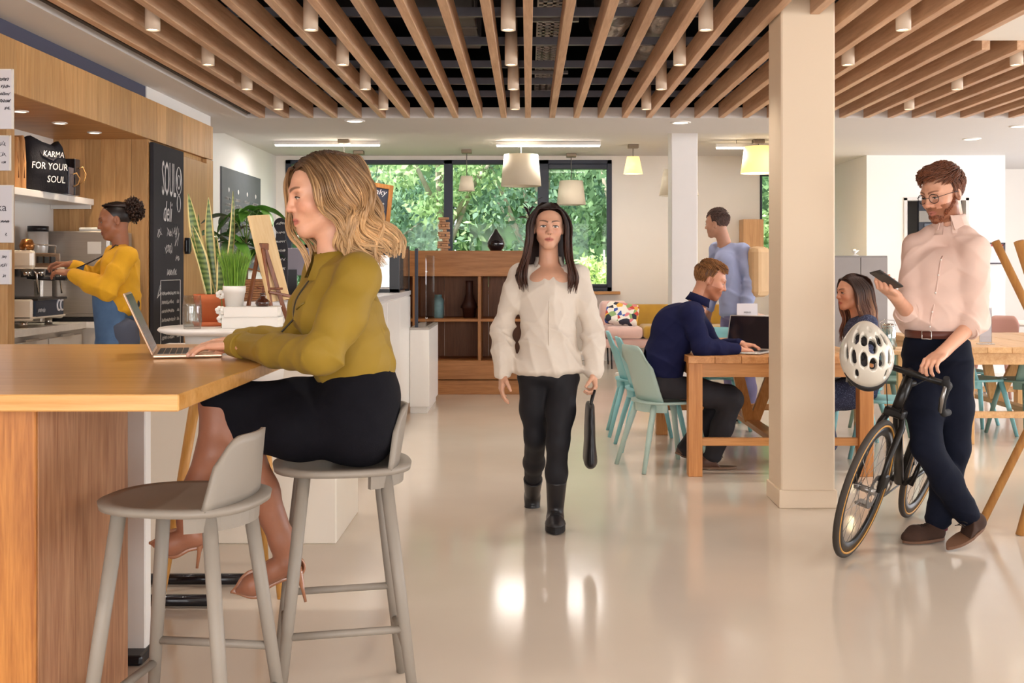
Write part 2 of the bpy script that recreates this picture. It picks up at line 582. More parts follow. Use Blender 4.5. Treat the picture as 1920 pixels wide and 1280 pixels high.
for yy in (1.6, 3.4, 5.4):
	h_ = MB().box((-0.17, yy, -0.03), (0.17, yy + 0.04, -0.005)).tube([(-0.15, yy + 0.02, -0.02), (-0.15, yy + 0.02, 0.7)], 0.006, 6).tube([(0.15, yy + 0.02, -0.02), (0.15, yy + 0.02, 0.7)], 0.006, 6)
	h_.build('hanger', M_steel, ct)
M_foil = mat('duct_foil', '#b8b2ad', 0.28, 0.95, var=0.25, scale=9, bump=0.8, bscale=26)
for (xx, a, b, w) in ((0.62, 5.2, 8.6, 0.13), (0.98, 5.6, 10.0, 0.11)):
	pts = [(xx + 0.03 * math.sin(j * 0.8), a + (b - a) * j / 40, 3.2 + 0.02 * math.sin(j)) for j in range(41)]
	o = MB().tube(pts, [w * (1 + 0.06 * (j % 2)) for j in range(41)], 14).build('flexible_duct', M_foil)
	tag(o, ('silver foil flexible duct above the slats beside the cable tray', 'second silver foil duct further from the cable tray')[xx > 0.8], 'duct')
for (xa, xb, ya, yb, z, lb) in ((-0.95, -0.62, 5.6, 7.4, 3.2, 'grey sheet metal duct box above the slats, nearer one'), (-0.85, -0.4, 8.0, 9.4, 3.2, 'grey sheet metal duct box above the slats, further one')):
	du = MB().box((xa, ya, z), (xb, yb, z + 0.22), 0.01).build('duct_box', mat('duct_grey', '#77736f', 0.5, 0.4, var=0.15))
	tag(du, lb, 'duct')
	for j in range(4):
		yy = ya + (yb - ya) * (j + 0.5) / 4
		MB().box((xa - 0.01, yy, z - 0.01), (xb + 0.01, yy + 0.03, z + 0.23)).build('flange', M_steel, du)
# ---- lamps: cylinder downlights between the slats
M_lampbody = mat('lamp_cream', '#d8c3ae', 0.45, var=0.02)
M_lens = emis('lamp_lens', '#fff3df', 7.0)
ROWS = (9.65, 8.57, 7.53, 6.42, 5.32, 4.2, 3.1, 2.0)
COLS = {-9.5: 'outermost column by the oak fascia', -5.5: 'second column left of the cable tray', -0.5: 'column beside the cable tray', 4.5: 'column left of the large pillar', 9.5: 'column right of the large pillar', 14.5: 'far right column', 19.5: 'far right'}
body_me = MB().lathe([(0.0, 0.36), (0.042, 0.36), (0.043, 0.0), (0.036, 0.0), (0.034, 0.012)], n=20)
bo = body_me.build('downlight_proto', M_lampbody)
body_mesh = bo.data
D.objects.remove(bo)
lo = MB().lathe([(0.036, 0.010), (0.0, 0.010)], n=20).build('p', M_lens)
lens_mesh = lo.data
D.objects.remove(lo)
ORD = ('furthest', 'second furthest', 'third furthest', 'fourth furthest', 'nearest')
for k, cname in COLS.items():
	for i, yy in enumerate(ROWS):
		if k > 12 and yy < 7.3:
			continue
		if i >= 4 and (i % 2 == 0 or abs(k) > 10):
			continue
		loc = (k * SP, yy, 2.72)
		r_ = empty('cylinder_downlight', loc, 'cream cylinder downlight, %s, %s' % (ORD[min(i, 4)] if i < 4 else ('', '', '', '', 'first', 'second', 'third', 'fourth')[i] + ' overhead near the camera', cname), 'ceiling light', 'cylinder downlights between the slats')
		for nm, me in (('housing', body_mesh), ('lens', lens_mesh)):
			o = D.objects.new(nm, me); COL.objects.link(o); o.parent = r_
		l = add_light('downlight_beam', 'SPOT', (0, 0, -0.012), (0, 0, 0), 30, (1.0, 0.91, 0.81), spot_size=math.radians(95), spot_blend=0.9, shadow_soft_size=0.03)
		l.parent = r_
# recessed round downlights in the flat ceiling
for (px, py, zc, lb) in ((665, 226, ZS, 'round recessed downlight above the blonde woman'), (1276, 229, ZS, 'round recessed downlight in front of the slim white pillar'),
                         (1822, 260, ZS, 'round recessed downlight above the man with the phone'), (1912, 236, ZS, 'round recessed downlight at the far right of the ceiling')):
	d = F * (zc - CH) / (500 - py)
	r_ = empty('recessed_downlight', ((px - 990) * d / F, d, zc - 0.006), lb, 'ceiling light', 'recessed downlights in the flat ceiling')
	MB().lathe([(0.075, 0.005), (0.077, -0.006), (0.1, 0.0), (0.1, 0.006)], n=24).build('ring', M_white, r_)
	MB().lathe([(0.076, 0.001), (0.0, 0.001)], n=24).build('lens', M_lens, r_)
	l = add_light('downlight_beam', 'SPOT', (0, 0, -0.02), (0, 0, 0), 40, (1, 0.9, 0.78), spot_size=math.radians(120), spot_blend=0.9, shadow_soft_size=0.06)
	l.parent = r_
# ================================================================== coffee bar on the left
M_steelb = mat('brushed_steel', '#b9b2aa', 0.32, 0.75, var=0.06, scale=5, stretch=(1, 1, 30))
M_wht = mat('white_lacquer', '#f1ede8', 0.3, var=0.01)
M_blk = mat('black_plastic', '#17161b', 0.35, var=0.05)
M_dark = mat('chalkboard_black', '#2a282e', 0.75, var=0.12, scale=3)
M_chalk = mat('chalk_white', '#d9d6d4', 0.9, var=0.15, scale=40)
XF, DP, DE, ZF0, ZF1 = -2.96, 8.7, 10.4, 2.35, 2.66
# oak fascia of upright boards
fas = struct('wall_fascia', MB().box((XF - 0.10, 3.0, ZF0 + 0.004), (XF - 0.02, DE, ZF1)), M_oak, 'oak boarded fascia above the coffee bar')
yy = 3.0
while yy < DE - 0.01:
	w = min(0.18 + 0.05 * rnd.random(), DE - yy)
	o = MB().box((0, 0, 0), (0.02, w - 0.002, ZF1 - ZF0), 0.001).build('plank', M_oak, fas)
	o.location = (XF - 0.02 + 0.002 * rnd.random(), yy, ZF0)
	yy += w
struct('ceiling_soffit', MB().box((-3.75, 3.0, ZF0), (XF - 0.02, DP, ZF0 + 0.03)), M_oak_h, 'oak soffit with round lights above the coffee bar')
pn = struct('wall_niche_end', MB().box((-3.75, DP, 0), (XF - 0.02, DP + 0.04, ZF0)), M_oak, 'oak end panel behind the barista')
for i in range(6):
	xa = -3.72 + i * 0.122
	struct('plank', MB().box((xa, DP - 0.012, 0.0), (xa + 0.12, DP, ZF0), 0.001), M_oak, parent=pn)
struct('wall_niche', MB().box((-3.9, 6.94, 0), (-3.722, DP - 0.013, ZF0)), mat('splashback', '#e9e4dd', 0.25, var=0.03, scale=2))
struct('wall_upper_shade', MB().box((XF - 0.2, 3.0, ZF1), (XF - 0.03, 8.66, 2.765)), mat('recess_shade_blue', '#4b4c60', 0.7, var=0.02))  # dark strip: shade of the unlit recess put into its colour
struct('wall_upper_white', MB().box((XF - 0.3, 8.66, ZF1), (XF - 0.02, DE, 2.76)), M_white)
struct('wall_unit_end', MB().box((-3.7, DP + 0.04, 0), (XF - 0.045, DE, ZF1)), M_oak)
# lights in the soffit
for i, (px, py) in enumerate(((38, 208), (112, 230), (177, 248))):
	d = F * (ZF0 - CH) / (500 - py)
	r_ = empty('soffit_light', ((px - 990) * d / F, d, ZF0 - 0.004), ('round soffit light nearest the hanging sign', 'middle round soffit light', 'round soffit light nearest the oak end panel')[i], 'ceiling light', 'round lights in the oak soffit')
	MB().lathe([(0.038, 0.003), (0.04, -0.005), (0.052, 0.0), (0.052, 0.004)], n=20).build('ring', M_white, r_)
	MB().lathe([(0.039, 0), (0, 0)], n=20).build('lens', M_lens, r_)
	l = add_light('soffit_beam', 'SPOT', (0, 0, -0.015), (0, 0, 0), 14, (1, 0.8, 0.56), spot_size=math.radians(110), spot_blend=0.9, shadow_soft_size=0.03)
	l.parent = r_
def squiggle(mb, M, x, y, w, h, seed, th=0.004, dens=1.0):
	"""a scrawl of chalk handwriting as a thin ribbon, in the plane of M"""
	r = random.Random(seed)
	n = max(6, int(w / h * 9 * dens))
	pts = []
	for i in range(n + 1):
		t = i / n
		pts.append((x + w * t + h * 0.25 * math.sin(i * 2.1 + r.random()), y + h * (0.5 + 0.5 * math.sin(i * 1.9 + r.random() * 1.4)) * (0.55 + 0.45 * r.random())))
	gaps = set(r.sample(range(n), max(1, n // 9)))
	for i in range(n):
		if i in gaps:
			continue
		(ax, ay), (bx, by) = pts[i], pts[i + 1]
		dx, dy = bx - ax, by - ay
		l = math.hypot(dx, dy) or 1
		ox, oy = -dy / l * th / 2, dx / l * th / 2
		mb.add([M @ Vector(p) for p in ((ax - ox, ay - oy, 0), (bx - ox, by - oy, 0), (bx + ox, by + oy, 0), (ax + ox, ay + oy, 0))], [(0, 1, 2, 3)])
# tall chalkboard on the end of the unit
cbd = empty('menu_chalkboard', (XF, 9.08, 0.0), 'tall black chalkboard lettered SOUL deli beside the barista', 'chalkboard')
MB().box((-0.01, -0.38, 0.03), (0.02, 0.38, 2.33), 0.003).build('board', M_dark, cbd)
MC = frame_m((0.0215, -0.36, 0), (0, 1, 0), (0, 0, 1))
text('lettering', 'SOUL', 0.40, MC @ Matrix.Translation((0.17, 1.93, 0)), M_chalk, cbd, sx=0.36)
text('lettering', 'deli', 0.24, MC @ Matrix.Translation((0.2, 1.72, 0)), M_chalk, cbd, sx=0.62, shear=0.3)
sq = MB()
for i, (x, y, w, h) in enumerate([(0.06, 1.58, 0.1, 0.1), (0.3, 1.6, 0.12, 0.08), (0.46, 1.62, 0.12, 0.1), (0.24, 1.45, 0.2, 0.1), (0.5, 1.52, 0.12, 0.18), (0.52, 1.40, 0.1, 0.06),
                                  (0.3, 1.28, 0.24, 0.06), (0.08, 1.1, 0.06, 0.2), (0.08, 0.62, 0.08, 0.12), (0.6, 0.75, 0.05, 0.14), (0.08, 0.28, 0.1, 0.16)]):
	squiggle(sq, MC, x, y, w, h, i, 0.006)
for i in range(11):
	squiggle(sq, MC, 0.17, 1.12 - i * 0.072, 0.26 + 0.12 * rnd.random(), 0.034, 20 + i, 0.005)
	squiggle(sq, MC, 0.55, 1.12 - i * 0.072, 0.06, 0.034, 50 + i, 0.005)
for i in range(4):
	squiggle(sq, MC, 0.1 + 0.05 * (i % 2), 0.26 - i * 0.07 + 0.02, 0.4, 0.05, 80 + i, 0.006)
	squiggle(sq, MC, 0.52, 0.28 - i * 0.07 + 0.02, 0.15, 0.04, 90 + i, 0.005)
for (a, b) in (((0.14, 1.24), (0.64, 1.24)), ((0.64, 1.24), (0.64, 0.3)), ((0.64, 0.3), (0.14, 0.3)), ((0.14, 0.3), (0.14, 1.24))):
	sq.tube([MC @ Vector((*a, 0)), MC @ Vector((*b, 0))], 0.003, 4)
for rr, zz in ((0.1, 2.07), (0.075, 2.1), (0.05, 2.06), (0.06, 1.88)):
	sq.tube([MC @ Vector((0.6 + rr * math.cos(a) * 0.75, zz + rr * 1.15 * math.sin(a), 0)) for a in np.linspace(0, 6.28, 22)[:-1]], 0.0035, 4, close=True)
sq.build('chalk_writing', M_chalk, cbd)['kind'] = 'stuff'
# cupboard door with dark pull
cd = empty('tall_cupboard', (XF, 9.85, 0.0), 'tall oak cupboard door beside the chalkboard', 'cupboard')
MB().box((-0.02, -0.36, 0.05), (0.008, 0.34, 2.3), 0.003).build('door', M_oak, cd)
MB().box((-0.04, 0.345, 0.0), (0.004, 0.55, 2.345), 0.003).build('side_panel', M_oak, cd)
MB().box((0.008, -0.33, 1.46), (0.05, -0.29, 1.6), 0.004).box((0.008, -0.34, 1.48), (0.03, -0.2, 1.58), 0.004).build('handle', M_blk, cd)
# oak post with hanging white notices
po = struct('wall_post', MB().box((-3.74, 6.84, 0), (-3.215, 6.94, ZF0), 0.004), M_oak, 'oak post beside the espresso machine')
M_paper = mat('notice_white', '#e6e4ea', 0.4, var=0.02)
M_ink = mat('notice_ink', '#55535c', 0.7)
def notice(px0, px1, py0, py1, d, label, txt, lines):
	c = W((px0 + px1) / 2, py1, d)
	a, b = W(px0, py0, d), W(px1, py1, d)
	w, h = (b.x - a.x) / 2, a.z - b.z
	n = empty('hanging_notice', c, label, 'notice', 'white notices at the end of the coffee bar')
	MB().box((-w, -0.012, 0), (w, 0, h), 0.002).build('panel', M_paper, n)
	MB().box((-w - 0.003, -0.0135, 0), (-w + 0.004, 0.002, h)).box((w - 0.004, -0.0135, 0), (w + 0.003, 0.002, h)).box((-w, -0.0135, h - 0.006), (w, 0.002, h)).build('edge_trim', M_wht, n)
	M = frame_m((0, -0.0135, 0), (1, 0, 0), (0, 0, 1))
	for s_, yy_, sz in txt:
		text('lettering', s_, sz, M @ Matrix.Translation((0, yy_ * h, 0)), M_ink, n, align='CENTER')
	q = MB()
	for i, (x, y, ww, hh) in enumerate(lines):
		squiggle(q, M, x * w, y * h, ww * w, hh, i + int(px1), 0.003)
	if lines:
		q.build('scribble', M_ink, n)['kind'] = 'stuff'
	return n
notice(-40, 25, 130, 242, 6.1, 'projecting white price board under the oak fascia edge', [], [(0.1, 0.8, 0.7, 0.02), (0.35, 0.68, 0.5, 0.02), (0.2, 0.56, 0.65, 0.02), (0.1, 0.44, 0.8, 0.02), (0.55, 0.32, 0.3, 0.02)])
notice(-30, 20, 254, 320, 6.8, 'small white notice uppermost on the oak post', [], [(0.3, 0.7, 0.4, 0.03), (0.3, 0.4, 0.4, 0.03), (0.4, 0.2, 0.3, 0.02)])
notice(-30, 25, 347, 455, 6.8, 'large white notice reading Fika on the oak post', [('Fika', 0.55, 0.07)], [(0.2, 0.35, 0.6, 0.015), (0.55, 0.12, 0.05, 0.02)])
notice(-30, 21, 468, 533, 6.8, 'small white notice lowest on the oak post', [], [(0.4, 0.75, 0.3, 0.02), (0.3, 0.5, 0.4, 0.03), (0.45, 0.2, 0.2, 0.02)])
# counter with cabinet
ct = empty('coffee_counter', (-3.5, 7.6, 0), 'white topped back counter carrying the espresso machine', 'counter')
MB().prism([(-0.22, -0.62), (0.25, -0.62), (0.25, 0.55), (0.40, 0.55), (0.40, 1.08), (-0.22, 1.08)], 0.9, 0.945).build('worktop', mat('quartz_white', '#e9e5df', 0.25, var=0.04, scale=30), ct)
MB().box((-0.2, -0.6, 0.1), (0.2, 1.05, 0.9)).box((0.2, 0.6, 0.1), (0.36, 1.05, 0.9)).build('body', mat('cabinet_grey', '#cfc9c2', 0.45, var=0.02), ct)
for j in range(2):
	dd = MB().box((0.2, -0.58 + j * 0.57, 0.12), (0.222, -0.03 + j * 0.57, 0.86), 0.003).build('door', mat('cabinet_door', '#d8d2cb', 0.4, var=0.02), ct)
	MB().box((0.222, -0.40 + j * 0.57, 0.86), (0.236, -0.2 + j * 0.57, 0.875)).build('handle', M_steelb, dd)
MB().box((0.36, 0.56, 0.0), (0.40, 1.06, 0.9), 0.003).build('end_panel', M_wht, ct)
# espresso machine
em = empty('espresso_machine', (-3.47, 7.3, 0.945), 'cream and chrome espresso machine on the white counter', 'espresso machine')
M_cream = mat('machine_cream', '#ece2d2', 0.25, var=0.01, coat=0.4)
M_chrome = mat('chrome', '#cfc8c2', 0.12, 0.95, var=0.05)
MB().box((-0.22, 0, 0.045), (0.20, 0.03, 0.19), 0.012).box((-0.22, 0.0, 0.06), (0.215, 0.5, 0.075), 0.004).box((-0.22, 0.47, 0.045), (0.2, 0.5, 0.19), 0.01).build('base', M_cream, em)
MB().box((0.195, 0.03, 0.065), (0.213, 0.47, 0.185), 0.004).build('front_panel', mat('machine_navy', '#333c4c', 0.25), em)
MB().box((-0.2, 0.02, 0.18), (0.23, 0.49, 0.197), 0.004).build('drip_tray', mat('tray_dark', '#3b3836', 0.35, 0.5), em)
MB().box((-0.22, 0.02, 0.197), (0.0, 0.48, 0.4)).build('back_plate', mat('machine_steel_dark', '#5f5a57', 0.2, 0.9), em)
MB().box((-0.22, 0, 0.395), (0.205, 0.06, 0.515), 0.02).box((-0.22, 0.0, 0.39), (0.21, 0.5, 0.4), 0.004).box((-0.22, 0.46, 0.4), (0.18, 0.5, 0.5), 0.01).build('hood', M_cream, em)
MB().box((-0.2, 0.05, 0.4), (0.19, 0.47, 0.5), 0.01).build('control_face', mat('machine_bronze', '#8b6d55', 0.22, 0.7), em)
for yy in (0.16, 0.36):
	g = MB().lathe([(0, 0.06), (0.034, 0.06), (0.034, 0.0), (0, 0.0)], (0.09, yy, 0.335), 16)
	g.build('group_head', M_chrome, em)
	MB().tube([(0.1, yy, 0.335), (0.16, yy, 0.33), (0.28, yy, 0.325)], [0.012, 0.013, 0.017], 10).build('portafilter', M_blk, em)
for yy in (0.07, 0.44):
	MB().tube([(0.17, yy, 0.4), (0.19, yy + 0.02, 0.36), (0.2, yy + 0.03, 0.22)], 0.007, 8).build('steam_wand', M_chrome, em)
for yy in (0.1, 0.2, 0.3):
	MB().box((0.19, yy, 0.43), (0.2, yy + 0.07, 0.475), 0.003).build('button_panel', M_blk, em)
for k, (xx, yy) in enumerate(((0.12, 0.06), (-0.15, 0.06), (0.12, 0.44), (-0.15, 0.44))):
	MB().lathe([(0, 0.0), (0.026, 0), (0.024, 0.05), (0, 0.05)], (xx, yy, 0.0), 12).build('foot', M_chrome, em)
rl = MB()
rl.tube([(0.15, 0.02, 0.515), (0.15, 0.02, 0.555), (0.15, 0.48, 0.555), (0.15, 0.48, 0.5)], 0.006, 8)
rl.build('cup_rail', M_chrome, em)
ME_ = frame_m((0.2135, 0.06, 0.09), (0, 1, 0), (0, 0, 1))
el = MB()
squiggle(el, ME_, 0, 0.01, 0.12, 0.03, 3, 0.006)
el.tube([ME_ @ Vector((0.33 + 0.03 * math.cos(a), 0.05 + 0.035 * math.sin(a), 0)) for a in np.linspace(1.2, 5, 12)], 0.008, 5)
el.tube([ME_ @ Vector((0.38 + 0.03 * math.cos(a), 0.05 + 0.035 * math.sin(a), 0)) for a in np.linspace(1.2, 5, 12)], 0.008, 5)
el.build('badge', M_paper, em)
# little teapot-like copper jug on the machine and a grinder behind it
cj = MB().lathe([(0, 0), (0.04, 0), (0.05, 0.03), (0.035, 0.07), (0, 0.08)], n=16).build('copper_jug', mat('copper', '#a06b3c', 0.25, 0.8), None, (-3.33, 7.36, 1.46))
tag(cj, 'small copper jug on top of the espresso machine', 'jug')
gr = empty('coffee_grinder', (-3.56, 8.05, 0.945), 'steel and black coffee grinder behind the espresso machine', 'grinder')
MB().box((-0.07, -0.09, 0), (0.07, 0.09, 0.32), 0.015).build('body', M_steelb, gr)
MB().lathe([(0, 0.32), (0.045, 0.32), (0.07, 0.55), (0.07, 0.66), (0, 0.66)], n=18).build('hopper', mat('hopper_clear', '#c9c5c0', 0.2, 0.2), gr)
MB().lathe([(0, 0.7), (0.072, 0.7), (0.072, 0.66), (0, 0.66)], n=18).build('lid', M_blk, gr)
# stainless appliance standing on the counter
fr = empty('steel_fridge', (-3.27, 8.42, 0.945), 'stainless steel upright appliance behind the barista', 'appliance')
MB().box((-0.3, -0.22, 0.03), (0.17, 0.25, 0.67), 0.006).build('body', M_steelb, fr)
MB().box((-0.29, -0.245, 0.38), (0.165, -0.22, 0.665), 0.005).build('door', M_steelb, fr)
MB().box((-0.29, -0.245, 0.06), (0.165, -0.22, 0.345), 0.005).build('door', M_steelb, fr)
MB().box((-0.3, -0.235, 0.345), (0.17, -0.21, 0.38)).build('seam_strip', mat('seam_dark', '#5b595f', 0.4), fr)
MB().box((-0.3, -0.23, 0.0), (0.17, 0.24, 0.03)).build('plinth', M_blk, fr)
MB().box((0.02, -0.248, 0.5), (0.12, -0.245, 0.59)).build('badge', mat('badge_pale', '#d8d4cf', 0.3), fr)
tw = MB().box((-0.13, -0.1, 0), (0.13, 0.1, 0.03), 0.012).build('folded_cloth', M_wht, None, (-3.24, 8.4, 1.616))
tag(tw, 'folded white cloth on top of the steel appliance', 'cloth')
# shelf with bags
sh = empty('wall_shelf', (-3.72, 7.9, 1.83), 'thick white wall shelf above the espresso machine', 'shelf')
MB().box((0, -0.95, 0), (0.32, 0.78, 0.05), 0.004).build('board', M_wht, sh)
for y_ in (-0.7, 0.72):
	MB().box((0.0, y_ + 0.01, -0.03), (0.31, y_ + 0.03, 0.0)).build('bracket', M_wht, sh)
M_kraft = mat('kraft_paper', '#c08a54', 0.75, var=0.08, bump=0.2)
for i in range(4):
	kb = empty('paper_bag', (-3.54, 7.26 + i * 0.085, 1.88), 'brown kraft paper bag on the white shelf, %s' % ('at the near end of the row', 'second in the row', 'third in the row', 'next to the black tote')[i], 'bag', 'kraft paper bags on the white shelf')
	h = 0.34 + 0.02 * (i % 2)
	b_ = MB()
	vs = []
	for z, w_, t_ in ((0, 0.12, 0.035), (h * 0.5, 0.122, 0.03), (h * 0.9, 0.12, 0.018), (h, 0.118, 0.010)):
		for k in range(10):
			a = k / 9
			vs.append((-w_ + 2 * w_ * a, -t_ + 0.006 * math.sin(k * 2.2 + i + z * 20), z))
		for k in range(10):
			a = 1 - k / 9
			vs.append((-w_ + 2 * w_ * a, t_ + 0.006 * math.sin(k * 1.7 + i + z * 20), z))
	fs = [(r * 20 + k, r * 20 + (k + 1) % 20, (r + 1) * 20 + (k + 1) % 20, (r + 1) * 20 + k) for r in range(3) for k in range(20)]
	b_.add(vs, fs, True)
	b_.build('bag_body', M_kraft, kb)
	MB().tube([(0.11, 0.0, h * 0.95), (0.122, -0.01, h * 0.6), (0.118, 0.01, h * 0.45), (0.124, 0, h * 0.2)], 0.0035, 6).build('string', mat('bag_string', '#7b4f28', 0.8), kb)
# black tote with white print
to = empty('tote_bag', (-3.42, 7.83, 1.88), 'black cotton tote bag printed FOR YOUR SOUL on the shelf', 'bag')
prof = [(-0.15, 0.0), (0.15, 0.0), (0.18, 0.05), (0.165, 0.2), (0.13, 0.33), (0.1, 0.365), (0.06, 0.33), (-0.03, 0.35), (-0.12, 0.385), (-0.17, 0.36), (-0.155, 0.2)]
ang = math.radians(38)
MT = frame_m((0, 0, 0), (math.sin(0.55), math.cos(0.55), 0), (0, 0, 1))
tb = MB()
n = len(prof)
cx = sum(p[0] for p in prof) / n; cy = sum(p[1] for p in prof) / n
rows = [(0.55, 0.06), (0.85, 0.052), (1.0, 0.02), (1.0, -0.02), (0.85, -0.052), (0.55, -0.06)]
vs = []
for s_, z in rows:
	vs += [MT @ Vector((cx + (p[0] - cx) * s_, cy + (p[1] - cy) * s_ if p[1] > 0.02 else p[1], z)) for p in prof]
fs = [(r * n + k, r * n + (k + 1) % n, (r + 1) * n + (k + 1) % n, (r + 1) * n + k) for r in range(5) for k in range(n)]
fs += [tuple(range(n)), tuple(reversed(range(5 * n, 6 * n)))]
tb.add(vs, fs, True)
tb.build('bag_body', mat('tote_cotton', '#1b1a22', 0.85, var=0.15, bump=0.3, bscale=90), to, merge=True)
tb2 = MB()
tb2.tube([MT @ Vector(p) for p in ((-0.1, 0.36, 0.03), (-0.06, 0.25, 0.065), (0.02, 0.22, 0.066), (0.08, 0.26, 0.06), (0.09, 0.35, 0.03))], 0.009, 8, flat=0.4)
tb2.build('strap', mat('tote_strap', '#22212a', 0.8), to)
M_print = mat('print_white', '#e9e6e4', 0.8)
for s_, x_, y_, sz in (('KARMA', 0.03, 0.245, 0.058), ('FOR YOUR', 0.0, 0.155, 0.068), ('SOUL', 0.05, 0.065, 0.068)):
	text('print', s_, sz, MT @ Matrix.Translation((x_, y_, 0.064)), M_print, to, align='CENTER', sx=0.86, shear=0.12)
for i, (yy, h, lb) in enumerate(((8.13, 0.2, 'grey gift bag with kraft handle beside the black tote'), (8.24, 0.27, 'black glossy gift bag with kraft handle at the shelf end'))):
	gb = empty('gift_bag', (-3.44, yy, 1.88), lb, 'bag')
	MB().box((-0.09, -0.045, 0), (0.09, 0.045, h), 0.004).build('bag_body', mat('gift_%d' % i, ('#4a4a55', '#16161c')[i], 0.2, coat=0.5), gb)
	MB().tube([(0.092, 0.02, h * 0.75), (0.11, 0.04, h * 0.8), (0.13, 0.05, h * 0.6), (0.12, 0.045, h * 0.4), (0.092, 0.03, h * 0.3)], 0.005, 8).build('handle', mat('kraft_cord', '#b98a4f', 0.7), gb)
# ================================================================== bar table, stools, round table and what stands on it
M_tabletop = wood('table_oak', '#d9a564', '#bd853f', 'X', 0.8, 0.28, coat=0.35, rnd_amt=0.03)
M_tableslab = wood('table_slab', '#bd8d68', '#976343', 'Z', 1.3, 0.45, rnd_amt=0.02, contrast=1.2)
M_tablefront = wood('table_slab_front', '#c2813f', '#985a26', 'Z', 1.3, 0.4, rnd_amt=0.02, contrast=1.2)
bt = empty('bar_table', (-1.9, 3.45, 0), 'long oak bar table holding the open laptop', 'table')
MB().box((-1.4, -0.85, 1.01), (1.08, 0.85, 1.05), 0.003).build('tabletop', M_tabletop, bt)
MB().box((0.62, -0.70, 0.0), (0.684, -0.08, 1.01), 0.004).build('leg_panel', M_tableslab, bt)
MB().box((-0.4, -0.715, 0.0), (0.684, -0.70, 1.01), 0.003).box((-0.4, -0.70, 0.0), (0.62, -0.08, 1.01)).build('pedestal', M_tablefront, bt)
# white post with black foot behind the pedestal, and black foot bars
wp = empty('white_post', (-1.335, 3.85, 0), 'white flat post with black foot behind the bar table pedestal', 'post')
MB().box((-0.06, -0.03, 0.03), (0.015, 0.03, 1.0), 0.004).build('post', M_wht, wp)
MB().box((-0.07, -0.11, 0.0), (0.03, 0.05, 0.035), 0.01).build('foot', M_blk, wp)
M_bar = mat('black_bar', '#15141c', 0.25, 0.3, coat=0.4)
for i, (d, xa, xb) in enumerate(((4.70, -1.75, -1.14), (4.40, -1.75, -1.245))):
	o = MB().tube([(xa, d, 0.026), (xb, d, 0.026)], 0.0235, 14).build('foot_bar', M_bar)
	tag(o, ('long black tubular foot bar lying on the floor, further one', 'black tubular foot bar on the floor nearer the stool')[i], 'foot bar')
# ---- bar stools
M_stool = mat('stool_taupe', '#8f867b', 0.5, var=0.03, scale=9)
def seat_outline(w=0.195, l=0.2, n=40, p=2.6):
	"""rounded seat plan, narrower to the front (+y is the sitter's front)"""
	out = []
	for k in range(n):
		a = 2 * math.pi * k / n
		c, s_ = math.cos(a), math.sin(a)
		x = math.copysign(abs(c) ** (2 / p), c) * w * (1 - 0.06 * s_)
		y = math.copysign(abs(s_) ** (2 / p), s_) * l
		out.append((x, y))
	return out
def dished(mb, outline, z, th, dish, n_r=6):
	"""seat shell: outline polygon with a shallow hollow and a rounded rim"""
	n = len(outline)
	vs, fs = [], []
	for r in range(n_r + 1):
		t = r / n_r
		for (x, y) in outline:
			zz = z - dish * (1 - t ** 2) + (-0.004 if t == 1 else 0)
			vs.append((x * t, y * t, zz))
	vs += [(x * 0.985, y * 0.985, z - th) for x, y in outline]
	vs += [(x * 0.5, y * 0.5, z - th - dish * .5) for x, y in outline]
	R = n_r + 3
	for r in range(R - 1):
		for k in range(n):
			k2 = (k + 1) % n
			fs.append((r * n + k, (r + 1) * n + k, (r + 1) * n + k2, r * n + k2))
	fs.append(tuple(range((R - 1) * n, R * n)))
	mb.add(vs, fs, True)
	return mb
def back_panel(mb, y, z0, z1, w0, w1, curve, lean, th, ncol=16, nrow=8, round_top=0.05):
	"""curved backrest plate rising from the rear of a seat"""
	vs, fs = [], []
	for side in (0, 1):
		for r in range(nrow + 1):
			t = r / nrow
			z = z0 + (z1 - z0) * t
			w = w0 + (w1 - w0) * t
			cut = 0
			for c in range(ncol + 1):
				u = -1 + 2 * c / ncol
				zz = z
				if t > 0.6:
					zz = z - round_top * ((t - 0.6) / 0.4) * max(0, abs(u) - 0.55) ** 2 / 0.2
				vs.append((u * w, y - lean * t + curve * u * u + (th if side else 0), zz))
	m = (ncol + 1)
	q = m * (nrow + 1)
	for r in range(nrow):
		for c in range(ncol):
			a = r * m + c
			fs.append((a, a + 1, a + m + 1, a + m))
			fs.append((q + a, q + a + m, q + a + m + 1, q + a + 1))
	for c in range(ncol):
		fs.append((c, q + c, q + c + 1, c + 1))
		a = nrow * m + c
		fs.append((a, a + 1, q + a + 1, q + a))
	for r in range(nrow):
		a, b = r * m, (r + 1) * m
		fs.append((a, b, q + b, q + a))
		a, b = r * m + ncol, (r + 1) * m + ncol
		fs.append((a, q + a, q + b, b))
	mb.add(vs, fs, True)
	return mb
